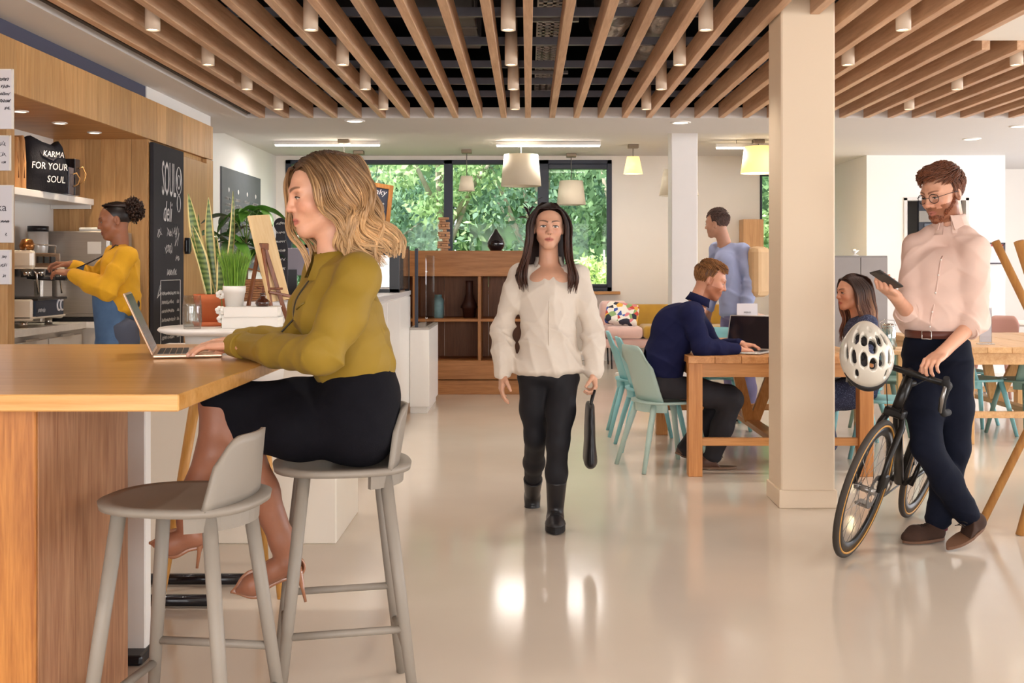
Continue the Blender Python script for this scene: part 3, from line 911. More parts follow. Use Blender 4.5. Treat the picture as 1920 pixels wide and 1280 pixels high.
def bar_stool(loc, rz, label):
	t = empty('bar_stool', loc, label, 'stool', 'taupe wooden bar stools', rz)
	H = 0.75
	dished(MB(), seat_outline(0.2, 0.212), H, 0.022, 0.012).build('seat', M_stool, t)
	back_panel(MB(), -0.175, H - 0.008, H + 0.17, 0.18, 0.128, 0.04, 0.03, 0.013, round_top=0.045).build('backrest', M_stool, t)
	rim = MB()
	pts = [(0.185 * math.sin(a), -0.02 - 0.172 * math.cos(a) * (1 if abs(a) < 1.2 else 1), H - 0.035) for a in np.linspace(-1.25, 1.25, 15)]
	vs, fs = [], []
	for (x, y, z) in pts:
		vs += [(x, y, z + 0.03), (x * 0.96, y * 0.985, z - 0.03), (x * 0.86, y * 0.9, z - 0.03), (x * 0.86, y * 0.9, z + 0.03)]
	for i in range(len(pts) - 1):
		for k in range(4):
			fs.append((i * 4 + k, i * 4 + (k + 1) % 4, i * 4 + 4 + (k + 1) % 4, i * 4 + 4 + k))
	fs += [(0, 1, 2, 3), tuple(reversed(range(len(vs) - 4, len(vs))))]
	rim.add(vs, fs, False).build('back_rim', M_stool, t)
	tops = [(-0.125, 0.12), (0.125, 0.12), (0.125, -0.12), (-0.125, -0.12)]
	bots = [(-0.2, 0.2), (0.2, 0.2), (0.2, -0.205), (-0.2, -0.205)]
	for (a, b), (c, d) in zip(tops, bots):
		MB().tube([(a, b, H - 0.02), (a + (c - a) * 0.5, b + (d - b) * 0.5, (H - 0.02) / 2 + 0.003), (c, d, 0.0)], [0.0195, 0.0185, 0.0145], 16).build('leg', M_stool, t)
	def at(i, z):
		f = 1 - z / (H - 0.02)
		return (tops[i][0] + (bots[i][0] - tops[i][0]) * f, tops[i][1] + (bots[i][1] - tops[i][1]) * f, z)
	for i, j, z in ((0, 1, 0.235), (2, 3, 0.19), (1, 2, 0.30), (3, 0, 0.265)):
		MB().tube([at(i, z), at(j, z)], 0.0115, 12).build('rung', M_stool, t)
	return t
bar_stool((-0.905, 2.93, 0), math.radians(82), 'taupe wooden bar stool standing empty in front of the bar table')
bar_stool((-0.578, 3.45, 0), math.radians(103), 'taupe wooden bar stool the blonde woman sits on')
# ---- laptop on the bar table
def laptop(loc, rz, tilt, label, body, scr, w=0.30, dpt=0.21, screen_txt=None, keys=True):
	t = empty('laptop', loc, label, 'laptop', None, rz)
	MB().box((-w / 2, -dpt / 2, 0.002), (w / 2, dpt / 2, 0.014), 0.004).build('base', body, t)
	if keys:
		kb = MB()
		for r in range(5):
			for c in range(13):
				kb.box((-w * 0.43 + c * w * 0.0665, dpt * 0.36 - r * 0.0195, 0.0138), (-w * 0.43 + c * w * 0.0665 + w * 0.058, dpt * 0.36 - r * 0.0195 + 0.0165, 0.0158))
		kb.build('keyboard', M_blk, t)
		MB().box((-0.05, -dpt * 0.44, 0.0135), (0.05, -dpt * 0.12, 0.0145)).build('trackpad', body, t)
	M = Matrix.Translation((0, dpt / 2, 0.012)) @ Matrix.Rotation(tilt, 4, 'X')
	lid = MB().box((-w / 2, -0.004, 0.0), (w / 2, 0.003, dpt), 0.003, M).build('lid', body, t)
	MB().box((-w / 2 + 0.008, -0.0052, 0.012), (w / 2 - 0.008, -0.0035, dpt - 0.008), 0, M).build('screen', scr, lid)
	return t
M_gold = mat('laptop_rosegold', '#d9b79a', 0.3, 0.6, var=0.02)
laptop((-1.158, 3.78, 1.05), math.radians(106), math.radians(-24), 'slim rose gold laptop open on the bar table', M_gold, mat('screen_glow', '#2c3038', 0.2), 0.31, 0.22)
# ---- round side table
rt = empty('round_table', (-1.235, 4.7, 0), 'small white round table carrying plants and books', 'table')
MB().lathe([(0, 1.072), (0.29, 1.072), (0.315, 1.08), (0.322, 1.088), (0.315, 1.097), (0, 1.097)], n=48).build('tabletop', M_wht, rt)
MB().lathe([(0.0, 0.86), (0.19, 0.86), (0.215, 1.072), (0, 1.072)], n=32).build('apron', M_wht, rt)
for k in range(3):
	a = math.radians(200 + k * 120)
	MB().tube([(0.15 * math.cos(a), 0.15 * math.sin(a), 0.9), (0.30 * math.cos(a), 0.30 * math.sin(a), 0.0)], [0.024, 0.015], 14).build('leg', wood('beech_leg', '#dba65c', '#c48a40', 'Z', 1, 0.4), rt)
ZT = 1.0972
# tumbler of water
gl = empty('water_glass', (-1.37, 4.52, ZT), 'clear tumbler half full of water beside the terracotta pot', 'glass')
M_clear = glass('clear_glass', '#f7f8f8', 0.0, 0.07)
MB().lathe([(0, 0.0), (0.034, 0.0), (0.039, 0.03), (0.038, 0.09), (0.034, 0.136), (0.0325, 0.136), (0.0365, 0.09), (0.0375, 0.03), (0.033, 0.008), (0, 0.008)], n=32).build('tumbler', M_clear, gl)
MB().lathe([(0, 0.0085), (0.0328, 0.0085), (0.0372, 0.03), (0.0362, 0.098), (0, 0.098)], n=32).build('water', glass('water_clear', '#f1f4f3', 0.0, 0.05), gl)
# snake plant
sp = empty('snake_plant', (-1.362, 4.76, ZT), 'yellow edged snake plant in a terracotta pot with saucer', 'plant')
M_terra = mat('terracotta', '#c4693c', 0.7, var=0.06, scale=14)
MB().lathe([(0, 0.0), (0.07, 0.0), (0.078, 0.018), (0.07, 0.018), (0.06, 0.01), (0, 0.01)], n=32).build('saucer', M_terra, sp)
MB().lathe([(0.0, 0.012), (0.052, 0.012), (0.066, 0.1), (0.071, 0.1), (0.073, 0.136), (0.066, 0.136), (0.062, 0.12), (0, 0.12)], n=32).build('pot', M_terra, sp)
MB().lathe([(0.063, 0.124), (0.03, 0.128), (0, 0.126)], n=18).build('soil', mat('soil', '#6b5138', 0.9, var=0.3, scale=60, bump=0.8), sp)
def snake_mat():
	m, nt, b = _new('snake_leaf'); N, L = nt.nodes, nt.links
	tc = N.new('ShaderNodeUVMap')
	sx = N.new('ShaderNodeSeparateXYZ'); L.new(tc.outputs[0], sx.inputs[0])
	ob = N.new('ShaderNodeTexCoord')
	wv = N.new('ShaderNodeTexWave'); wv.inputs['Scale'].default_value = 14; wv.inputs['Distortion'].default_value = 5; wv.bands_direction = 'Z'
	L.new(ob.outputs['Object'], wv.inputs['Vector'])
	r1 = N.new('ShaderNodeValToRGB'); r1.color_ramp.elements[0].color = (*srgb('#3d5426'), 1); r1.color_ramp.elements[1].color = (*srgb('#76894a'), 1)
	L.new(wv.outputs[0], r1.inputs[0])
	r2 = N.new('ShaderNodeValToRGB'); r2.color_ramp.interpolation = 'CONSTANT'
	r2.color_ramp.elements[0].position = 0.0; r2.color_ramp.elements[0].color = (1, 1, 1, 1)
	r2.color_ramp.elements[1].position = 0.17; r2.color_ramp.elements[1].color = (0, 0, 0, 1)
	e = r2.color_ramp.elements.new(0.83); e.color = (1, 1, 1, 1)
	L.new(sx.outputs[0], r2.inputs[0])
	mx = N.new('ShaderNodeMixRGB'); L.new(r2.outputs[0], mx.inputs[0]); L.new(r1.outputs[0], mx.inputs[1]); mx.inputs[2].default_value = (*srgb('#dcc98a'), 1)
	L.new(mx.outputs[0], b.inputs['Base Color']); b.inputs['Roughness'].default_value = 0.4
	return m
M_snake = snake_mat()
def strap_leaf(base, tip, w, bend, twist, parent, m, name='leaf', n=14, fold=0.25, pw=0.9):
	"""long pointed leaf from base to tip with a u coordinate across for the edge stripe"""
	base, tip = Vector(base), Vector(tip)
	ax = tip - base
	side = Vector((math.cos(twist), math.sin(twist), 0))
	nrm = side.cross(ax.normalized())
	vs, fs, uv = [], [], []
	for i in range(n + 1):
		t = i / n
		c = base + ax * t + Vector(bend) * (math.sin(math.pi * t) )
		ww = w * (0.45 + 0.55 * math.sin(min(1, t * 1.6) * math.pi / 2)) * (1 - max(0, (t - 0.45) / 0.55) ** 2) ** pw + 0.0008
		for u in (-1, -0.62, 0, 0.62, 1):
			vs.append(c + side * (ww * u) + nrm * (fold * ww * (1 - u * u)))
	for i in range(n):
		for k in range(4):
			a = i * 5 + k
			fs.append((a, a + 1, a + 6, a + 5))
	me = D.meshes.new(name)
	me.from_pydata(vs, [], fs)
	ul = me.uv_layers.new()
	for p in me.polygons:
		for li in p.loop_indices:
			vi = me.loops[li].vertex_index
			ul.data[li].uv = ((0, 0.19, 0.5, 0.81, 1)[vi % 5], (vi // 5) / n)
		p.use_smooth = True
	me.materials.append(m)
	o = D.objects.new(name, me); COL.objects.link(o); o.parent = parent
	md = o.modifiers.new('thick', 'SOLIDIFY'); md.thickness = 0.003
	return o
S_ = F / 4.76
def lt(px, py, dy=0.0):
	p = W(px, py, 4.76 + dy)
	return (p.x + 1.362, dy, p.z - ZT)
for (bx, by, tx, ty, dy, w, bend, tw) in ((0.012, 0.0, 353, 362, 0.0, 0.026, (-0.012, 0, 0), 0.35), (0.02, 0.015, 391, 370, 0.02, 0.022, (-0.01, 0, 0), 0.1),
		(0.032, 0.0, 437, 358, 0.0, 0.015, (0.02, 0, -0.03), 0.9), (-0.005, -0.025, 356, 437, -0.02, 0.011, (0.0, 0, 0.02), 1.1), (0.0, -0.02, 360, 420, -0.02, 0.024, (0.012, 0, 0), -0.2),
		(0.035, -0.02, 410, 478, -0.03, 0.02, (0.012, 0, 0), 0.5), (-0.02, 0.02, 372, 400, 0.03, 0.017, (-0.01, 0, 0), 0.7), (0.03, 0.03, 405, 440, 0.05, 0.02, (0.0, 0, 0), -0.4)):
	strap_leaf((bx, by, 0.12), lt(tx, ty, dy), w, bend, tw, sp, M_snake)
# two white books
M_book = mat('book_white', '#ece8e1', 0.5, var=0.02)
M_pages = mat('book_pages', '#f4efe4', 0.8, var=0.05, scale=3, stretch=(1, 1, 80))
for i, (z, w, dd, lb, th) in enumerate(((ZT, 0.225, 0.15, 'thick white book lying at the bottom of the pile', 0.046), (ZT + 0.0465, 0.215, 0.145, 'white book on top of the pile under the grass pot', 0.042))):
	bk = empty('book', (-1.14, 4.60, z), lb, 'book', 'white books on the round table', math.radians(2 + 3 * i))
	MB().box((-w / 2, -dd / 2, 0), (w / 2, dd / 2, 0.004), 0.001).box((-w / 2, -dd / 2, th - 0.004), (w / 2, dd / 2, th), 0.001).box((-w / 2, -dd / 2, 0.002), (w / 2, -dd / 2 + 0.004, th - 0.002)).build('cover', M_book, bk)
	MB().box((-w / 2 + 0.004, -dd / 2 + 0.004, 0.0042), (w / 2 - 0.004, dd / 2 - 0.004, th - 0.0042)).build('pages', M_pages, bk)
ZB = ZT + 0.089
# wheatgrass in a white pot
gp = empty('grass_pot', (-1.222, 4.61, ZB), 'short bright green grass in a small white pot on the books', 'plant')
MB().lathe([(0, 0), (0.036, 0), (0.043, 0.055), (0.0455, 0.056), (0.047, 0.084), (0.042, 0.084), (0.04, 0.074), (0, 0.074)], n=28).build('pot', M_book, gp)
gm = MB()
r2_ = random.Random(3)
for i in range(420):
	a = r2_.random() * 6.283; rr = 0.038 * math.sqrt(r2_.random())
	x, y = rr * math.cos(a), rr * math.sin(a)
	h = 0.13 + 0.055 * r2_.random(); ln = 0.5 + 0.45 * r2_.random()
	ex, ey = x * (1.3 + ln), y * (1.3 + ln)
	ta = r2_.random() * 3.14; w = 0.0016
	sx_, sy_ = w * math.cos(ta), w * math.sin(ta)
	p0 = (x, y, 0.07); p1 = (x + (ex - x) * 0.3, y + (ey - y) * 0.3, 0.07 + h * 0.55); p2 = (ex + 0.01 * (r2_.random() - .5), ey + 0.01 * (r2_.random() - .5), 0.07 + h)
	gm.add([(p0[0] - sx_, p0[1] - sy_, p0[2]), (p0[0] + sx_, p0[1] + sy_, p0[2]), (p1[0] + sx_, p1[1] + sy_, p1[2]), (p1[0] - sx_, p1[1] - sy_, p1[2]), p2], [(0, 1, 2, 3), (3, 2, 4)], True)
o = gm.build('grass_blades', mat('wheatgrass', '#7ba53c', 0.5, var=0.35, scale=40), gp)
o['kind'] = 'stuff'
# brown glass bottle with a reed
bo_ = empty('bottle_vase', (-1.098, 4.58, ZB), 'small dark brown glass bottle vase on the books', 'vase')
MB().lathe([(0, 0), (0.024, 0), (0.029, 0.012), (0.026, 0.026), (0.011, 0.036), (0.009, 0.052), (0.013, 0.056), (0.010, 0.056), (0.007, 0.05), (0, 0.04)], n=24).build('body', mat('brown_glass', '#3c1c10', 0.06, coat=0.6), bo_)
MB().tube([(0, 0, 0.04), (0.003, 0, 0.07), (-0.012, 0, 0.074), (-0.024, 0, 0.079)], 0.003, 6).tube([(0.001, 0, 0.05), (0.003, 0, 0.085)], 0.0025, 6).build('twig', mat('twig', '#5c2a16', 0.7), bo_)
# white flowers at the end of the books
M_petal = mat('petal_white', '#f3efe8', 0.6, var=0.05)
for i, (px, py, d) in enumerate(((414, 552, 4.62), (413, 582, 4.56), (416, 598, 4.56), (516, 590, 4.62), (514, 602, 4.6))):
	p = W(px, py, d)
	fl = empty('white_flower', p, 'white frilled flower %s' % ('beside the grass pot', 'beside the lower book edge', 'lowest beside the books', 'peeping past the books by the sleeve', 'low beside the sleeve')[i], 'flower', 'white flowers around the books')
	for k in range(7):
		a = k * 0.9 + i
		MB().ball((0.011 * math.cos(a), 0.008 * math.sin(a * 1.7), 0.011 * math.sin(a)), (0.010, 0.008, 0.009), 8, 5).build('petal', M_petal, fl)
	MB().tube([(0, 0.005, 0), (0.004, 0.012, (ZT - p.z) * 0.6), (0.002, 0.014, ZT - p.z)], 0.002, 5).build('stem', mat('stem_green', '#6d8a45', 0.6), fl)
# small easel with a blank board
ea = empty('display_easel', (-1.09, 4.82, ZT), 'dark wooden mini easel holding a pale blank board', 'easel')
M_birch = wood('birch_board', '#eccfa0', '#dfba83', 'Z', 0.6, 0.5, rnd_amt=0.02)
M_walnut = wood('walnut', '#8a4f28', '#5c2f15', 'Z', 1.5, 0.4, rnd_amt=0.05)
def le(px, py, d):
	p = W(px, py, d); return Vector((p.x + 1.09, p.y - 4.82, p.z - ZT))
A_, B_ = le(468, 404, 4.74), le(505, 402, 4.92)
C_, D__ = le(544, 560, 4.92), le(507, 566, 4.74)
nn = (B_ - A_).cross(D__ - A_).normalized() * 0.012
bdm = MB().add([A_, B_, C_, D__, A_ + nn, B_ + nn, C_ + nn, D__ + nn], [(0, 1, 2, 3), (7, 6, 5, 4), (0, 4, 5, 1), (1, 5, 6, 2), (2, 6, 7, 3), (3, 7, 4, 0)])
bdm.build('board', M_birch, ea, merge=True)
def tz(v): return Vector((v.x, v.y, 0.006))
apex = le(492, 466, 4.79)
MB().bar(apex + Vector((-0.01, -0.02, 0)), tz(le(459, 600, 4.66)), 0.014, 0.016, 0.002).build('leg', M_walnut, ea)
MB().bar(apex + Vector((0.002, -0.015, 0)), tz(le(512, 600, 4.74)), 0.016, 0.018, 0.002).build('leg', M_walnut, ea)
MB().bar(apex + Vector((0.012, 0.0, 0)), tz(le(541, 606, 4.80)), 0.014, 0.018, 0.002).build('leg', M_walnut, ea)
MB().bar(apex + Vector((-0.016, -0.02, 0.008)), apex + Vector((0.022, 0.01, 0.008)), 0.022, 0.03, 0.003).build('hinge_block', M_walnut, ea)
MB().bar(le(503, 547, 4.74), le(548, 556, 4.86), 0.02, 0.012, 0.002).build('ledge', M_walnut, ea)
MB().bar(le(500, 541, 4.75), le(530, 541, 4.79), 0.01, 0.01, 0.002).build('cross_bar', M_walnut, ea)
# ================================================================== white service counter, plant, display case, shelf unit
sc_ = empty('service_counter', (-1.5, 8.5, 0), 'long white service counter behind the blonde woman', 'counter')
MB().box((-0.52, -1.6, 0.09), (0.40, 1.8, 1.09), 0.003).build('body', M_wht, sc_)
MB().box((-0.54, -1.62, 1.09), (0.41, 1.81, 1.13), 0.003).build('worktop', mat('worktop_grey', '#d6d2d2', 0.25, var=0.02), sc_)
MB().box((-0.4, -1.6, 0), (0.37, 1.78, 0.09)).build('plinth', mat('plinth_pale', '#d8d2cb', 0.4), sc_)
for j in range(4):
	y_ = -1.58 + j * 0.845
	MB().box((0.40, y_, 0.1), (0.408, y_ + 0.835, 1.075), 0.002).build('panel', M_wht, sc_)
nb = empty('counter_end', (-1.45, 5.75, 0), 'white near end block of the service counter', 'counter')
MB().box((-0.52, -0.35, 0.0), (0.515, 0.35, 0.90), 0.004).build('body', mat('white_warm_lacquer', '#f3ece0', 0.35, var=0.01), nb)
MB().box((-0.53, -0.36, 0.90), (0.525, 0.36, 0.93), 0.003).build('worktop', M_wht, nb)
lc = empty('low_counter', (-1.0, 10.8, 0), 'low white counter end with glass screen beside the shelf unit', 'counter')
MB().box((-0.09, -0.6, 0.06), (0.09, 0.4, 0.77), 0.003).build('body', M_wht, lc)
MB().box((-0.09, -0.6, 0.77), (0.09, 0.4, 0.79), 0.002).build('top', mat('stone_grey', '#a9a29b', 0.3), lc)
MB().box((-0.085, -0.58, 0), (0.07, 0.38, 0.06)).build('plinth', M_wht, lc)
gs = MB().box((0.055, -0.58, 0.8), (0.063, 0.3, 1.46)).build('glass_screen', glass('screen_glass', '#f4f8f6', 0, 0.1), lc)
for z in (0.87, 1.3):
	MB().lathe([(0, 0), (0.012, 0), (0.012, 0.012), (0, 0.012)], n=10).build('glass_bolt', M_chrome, gs, (0.06, -0.55, z))
MB().bar((-0.03, -0.57, 0.79), (-0.03, -0.57, 1.52), 0.02, 0.03, 0.003).build('post', M_navy, lc)
# pastry display case
dc = empty('display_case', (-1.5, 9.85, 1.13), 'black framed glass pastry display case on the counter', 'display case')
f_ = MB()
f_.box((0.32, -0.42, 0.0), (0.405, -0.38, 0.41), 0.003).box((-0.42, -0.42, 0.0), (-0.34, -0.38, 0.41), 0.003).box((-0.42, -0.42, 0.32), (0.405, -0.38, 0.41), 0.003).box((-0.42, -0.42, 0.0), (0.405, -0.38, 0.03))
f_.box((0.365, 0.36, 0.0), (0.405, 0.4, 0.41)).box((-0.42, 0.36, 0.0), (-0.38, 0.4, 0.41)).box((-0.42, -0.4, 0.385), (0.405, 0.4, 0.41), 0.003)
f_.build('frame', M_blk, dc)
MB().box((-0.34, -0.402, 0.03), (0.32, -0.396, 0.32)).build('pane', glass('case_glass', '#f2f2ee', 0, 0.08), dc)
MB().box((0.396, -0.38, 0.02), (0.402, 0.36, 0.39)).build('pane', glass('case_glass', '#f2f2ee', 0, 0.08), dc)
for z in (0.03, 0.19):
	MB().box((-0.36, -0.37, z), (0.38, 0.36, z + 0.012)).build('shelf', mat('case_shelf', '#c79b73', 0.3), dc)
MB().box((-0.36, 0.34, 0.02), (0.38, 0.36, 0.38)).build('back_panel', mat('case_back', '#cbb8a4', 0.4), dc)
MB().box((-0.3, -0.3, 0.375), (0.3, -0.25, 0.384)).build('case_light', emis('case_lamp', '#ffe9c8', 6), dc)
for i, (x, y, z, c, lb) in enumerate(((0.26, -0.25, 0.203, '#3f8f86', 'teal cup on the upper display case shelf'), (0.13, -0.28, 0.203, '#d8d0c6', 'pale cup on the upper display case shelf'), (0.19, -0.2, 0.203, '#8a5a44', 'brown cup on the upper display case shelf'))):
	o = MB().lathe([(0, 0), (0.028, 0), (0.036, 0.06), (0.033, 0.06), (0.026, 0.006), (0, 0.006)], n=16).build('cup', mat('cup%d' % i, c, 0.3), None, (-1.5 + x, 9.85 + y, 1.13 + z))
	tag(o, lb, 'cup')
pl_ = MB().lathe([(0, 0), (0.08, 0), (0.13, 0.02), (0.125, 0.024), (0.08, 0.008), (0, 0.008)], n=24).build('serving_plate', M_chrome, None, (-1.33, 9.62, 1.173))
tag(pl_, 'round silver plate of pastries in the display case', 'plate')
for i in range(3):
	c = MB()
	pts = [(0.05 * math.cos(a), 0.05 * math.sin(a), 0.02) for a in np.linspace(0.3, 2.8, 9)]
	c.tube(pts, [0.006, 0.014, 0.02, 0.024, 0.025, 0.024, 0.02, 0.014, 0.006], 8)
	o = c.build('croissant', mat('pastry', '#b57a3c', 0.6, var=0.2, scale=30), None, (-1.36 + 0.05 * i, 9.60 + 0.015 * i, 1.185), 0.8 * i)
	tag(o, ('golden croissant nearest on the silver plate', 'golden croissant in the middle of the silver plate', 'golden croissant furthest on the silver plate')[i], 'pastry')
# framed blackboard on the display case
fb = empty('blackboard_sign', (-1.46, 9.75, 1.54), 'oak framed blackboard sign leaning on a small easel atop the display case', 'blackboard')
MF = Matrix.Translation((0, 0, 0.05)) @ Matrix.Rotation(math.radians(20), 4, 'Z') @ Matrix.Rotation(math.radians(-10), 4, 'X') @ Matrix.Rotation(math.radians(8), 4, 'Y')
MB().box((-0.2, 0.0, 0.02), (0.2, 0.012, 0.5), 0, MF).build('slate', mat('slate_blue', '#3a3d4c', 0.8, var=0.2), fb)
q = MB()
for a, b in (((-0.23, -0.01, 0.0), (-0.19, 0.02, 0.52)), ((0.19, -0.01, 0.0), (0.23, 0.02, 0.52)), ((-0.23, -0.01, 0.49), (0.23, 0.02, 0.53)), ((-0.23, -0.01, 0.0), (0.23, 0.02, 0.035))):
	q.box(a, b, 0.003, MF)
q.build('frame', wood('frame_oak', '#bf8448', '#96602c', 'Z', 1, 0.4), fb)
text('lettering', 'Light & Flaky', 0.075, MF @ frame_m((0.17, -0.002, 0.43), (1, 0, 0), (0, 0, 1)), M_chalk, fb, align='RIGHT', shear=0.25)
q = MB()
for i in range(5):
	squiggle(q, MF @ frame_m((0, -0.002, 0), (1, 0, 0), (0, 0, 1)), -0.1, 0.34 - i * 0.05, 0.26, 0.02, 200 + i, 0.003)
q.build('chalk_writing', M_chalk, fb)['kind'] = 'stuff'
MB().bar((-0.26, -0.03, 0.035), (0.27, 0.06, 0.035), 0.03, 0.02, 0.003).bar((0.21, 0.02, 0.03), (0.23, 0.0, -0.0), 0.014, 0.014).bar((-0.2, -0.03, 0.03), (-0.2, -0.03, 0.0), 0.014, 0.014).bar((0.0, 0.06, 0.4), (0.0, 0.2, 0.0), 0.014, 0.014).build('stand', wood('frame_oak', '#bf8448', '#96602c', 'Z', 1, 0.4), fb)
# till screen and bottle shaped blackboard on the counter
ts = empty('till_screen', W(548, 556, 8.0), 'grey till screen on the service counter behind the easel', 'screen')
ts.location.z = 1.13
MB().box((-0.16, -0.012, 0.16), (0.16, 0.012, 0.36), 0.006, Matrix.Rotation(math.radians(-8), 4, 'X')).build('display', mat('till_grey', '#7d7985', 0.35), ts)
MB().box((-0.03, 0.0, 0.0), (0.03, 0.03, 0.2)).box((-0.09, -0.06, 0), (0.09, 0.1, 0.015), 0.004).build('stand', M_blk, ts)
bs = empty('bottle_blackboard', (-1.64, 7.35, 1.13), 'small bottle shaped blackboard standing on the counter', 'blackboard')
pf = [(-0.045, 0), (0.045, 0), (0.045, 0.36), (0.03, 0.42), (0.03, 0.46)] + [(0.045 * math.cos(a), 0.5 + 0.045 * math.sin(a)) for a in np.linspace(-0.6, 3.74, 14)] + [(-0.03, 0.46), (-0.03, 0.42), (-0.045, 0.36)]
MB().prism(pf, -0.01, 0.01, frame_m((0, 0, 0), (1, 0, 0), (0, 0, 1))).build('board', M_dark, bs)
MB().box((-0.06, -0.03, 0), (0.06, 0.04, 0.02), 0.004).build('foot', M_walnut, bs)
q = MB()
for i in range(6):
	squiggle(q, frame_m((0, -0.0115, 0), (1, 0, 0), (0, 0, 1)), -0.03, 0.5 - i * 0.06, 0.06, 0.02, 300 + i, 0.003)
q.build('chalk_writing', M_chalk, bs)['kind'] = 'stuff'
# wall menu on the rear left wall
wm = empty('wall_menu', (-3.64, 14.05, 1.3), 'grey wall menu with four columns of writing', 'menu board')
MB().box((0.0, -0.95, 0.0), (0.02, 0.95, 1.24), 0.003).build('board', mat('menu_grey', '#5d6064', 0.7, var=0.05), wm)
q = MB()
MW = frame_m((0.0215, -0.95, 0), (0, 1, 0), (0, 0, 1))
for c in range(4):
	q.ball(MW @ Vector((0.3 + c * 0.44, 0.98, 0)), (0.005, 0.03, 0.03), 8, 6)
	for i in range(11):
		squiggle(q, MW, 0.14 + c * 0.44, 0.86 - i * 0.075, 0.32 * (0.7 + 0.3 * rnd.random()), 0.036, 400 + c * 20 + i, 0.012)
q.build('writing', M_chalk, wm)['kind'] = 'stuff'
# ---- leafy plant in a wicker basket on the counter end
lp = empty('leafy_plant', (-1.84, 7.22, 1.13), 'large dark green leafy plant in a wicker basket', 'plant')
bk = MB()
for i in range(9):
	z = 0.008 + i * 0.0155
	rr = 0.115 + 0.002 * i
	bk.tube([(rr * math.cos(a) * (1 + 0.03 * ((k + i) % 2)), rr * math.sin(a) * (1 + 0.03 * ((k + i) % 2)), z) for k, a in enumerate(np.linspace(0, 6.283, 41)[:-1])], 0.0085, 6, close=True)
bk.build('basket', mat('wicker', '#8a5c38', 0.75, var=0.2, scale=50), lp)
MB().tube([(-0.12, 0, 0.13), (-0.1, -0.02, 0.19), (0, -0.03, 0.215), (0.1, -0.02, 0.19), (0.12, 0, 0.13)], 0.006, 8).build('basket_handle', mat('wicker', '#8a5c38'), lp)
MB().tube([(0, 0, 0.02), (0.01, 0, 0.3), (0.0, 0.01, 0.42)], [0.012, 0.01, 0.007], 8).build('stem', mat('plant_stem', '#6b5a38', 0.7), lp)
M_leaf = mat('leaf_green', '#4c7a2b', 0.35, var=0.25, scale=10)
M_leafd = mat('leaf_dark', '#2f4a24', 0.35, var=0.25, scale=10)
def broad_leaf(base, tip, w, m, parent, droop=0.04, n=9, seed=0, name='leaf'):
	base, tip = Vector(base), Vector(tip)
	ax = tip - base
	sd = ax.cross(Vector((0, 0, 1)))
	if sd.length < 1e-4: sd = Vector((1, 0, 0))
	sd.normalize()
	r = random.Random(seed)
	sd = (sd + Vector((0, 0, r.uniform(-0.7, 0.7)))).normalized()
	nr = sd.cross(ax.normalized())
	vs, fs = [], []
	for i in range(n + 1):
		t = i / n
		c = base + ax * t + Vector((0, 0, droop * math.sin(math.pi * t)))
		ww = w * math.sin(math.pi * min(1, t * 0.98 + 0.015)) ** 0.75
		for u in (-1, 0, 1):
			vs.append(c + sd * ww * u - nr * (0.25 * ww * (1 - abs(u))))
	for i in range(n):
		for k in range(2):
			a = i * 3 + k
			fs.append((a, a + 1, a + 4, a + 3))
	return MB().add(vs, fs, True).build(name, m, parent)
r3 = random.Random(11)
hubs = [(488, 392, 5.75, 1), (430, 405, 5.85, 0), (412, 440, 5.8, 0), (455, 425, 5.9, 0), (470, 450, 5.85, 0), (440, 455, 5.75, 0), (420, 480, 5.85, 0), (465, 395, 5.8, 1), (490, 470, 5.9, 0)]
for hi, (px, py, d, bright) in enumerate(hubs):
	h = W(px, py, d + 1.4) - lp.location
	st = MB().tube([(0.0, 0.01, 0.36), (h.x * 0.5, h.y * 0.5, (h.z + 0.4) / 2 + 0.03), h], 0.004, 6)
	st.build('stalk', mat('plant_stem_green', '#66803c', 0.6), lp)
	for k in range(6):
		a = k * 1.05 + r3.random() * 0.5
		L_ = 0.15 + 0.06 * r3.random()
		tip = h + Vector((L_ * math.cos(a), L_ * 0.7 * math.sin(a), -0.05 - 0.07 * r3.random() + (0.03 if k % 3 == 0 else 0)))
		broad_leaf(h, tip, 0.036, M_leaf if (bright or r3.random() < 0.25) else M_leafd, lp, 0.03, seed=hi * 10 + k)
# ---- oak shelf unit under the window
M_oakx = wood('shelf_oak', '#bb8049', '#97602f', 'X', 1.0, 0.45, rnd_amt=0.06)
M_oakz = wood('shelf_oak_upright', '#b27a45', '#8f5b2e', 'Z', 1.0, 0.45, rnd_amt=0.06)
su = empty('shelf_unit', (-0.9, 11.9, 0), 'wide open oak shelf unit with pigeonholes under the window', 'shelf unit')
x0, x1, yb, yf = -1.0, 0.95, 0.4, -0.2
# outer carcass
for nm, a, b in (('top_panel', (x0, yf, 1.25), (x1, yb, 1.52)), ('base_panel', (x0, yf, 0.16), (x1, yb, 0.36)), ('plinth', (x0, yf + 0.02, 0.0), (x1, yb, 0.15)), ('shelf', (x0, yf + 0.01, 0.77), (x1, yb, 0.80))):
	MB().box(a, b, 0.003).build(nm, M_oakx, su)
for xx in (-0.98, 0.37, 0.92):
	MB().box((xx, yf, 0.36), (xx + 0.03, yb, 1.25), 0.002).build('upright', M_oakz, su)
MB().box((-0.32, yf, 0.36), (-0.29, yb, 1.25), 0.002).build('upright', M_oakz, su)
for k in range(4):
	xa = x0 + k * (x1 - x0) / 4
	MB().box((xa, yb - 0.02, 0.36), (xa + (x1 - x0) / 4 - 0.002, yb - 0.005, 1.25)).build('back_panel', wood('shelf_back', '#8f5a33', '#744424', 'Z', 1, 0.5), su)
s1 = F / 11.9
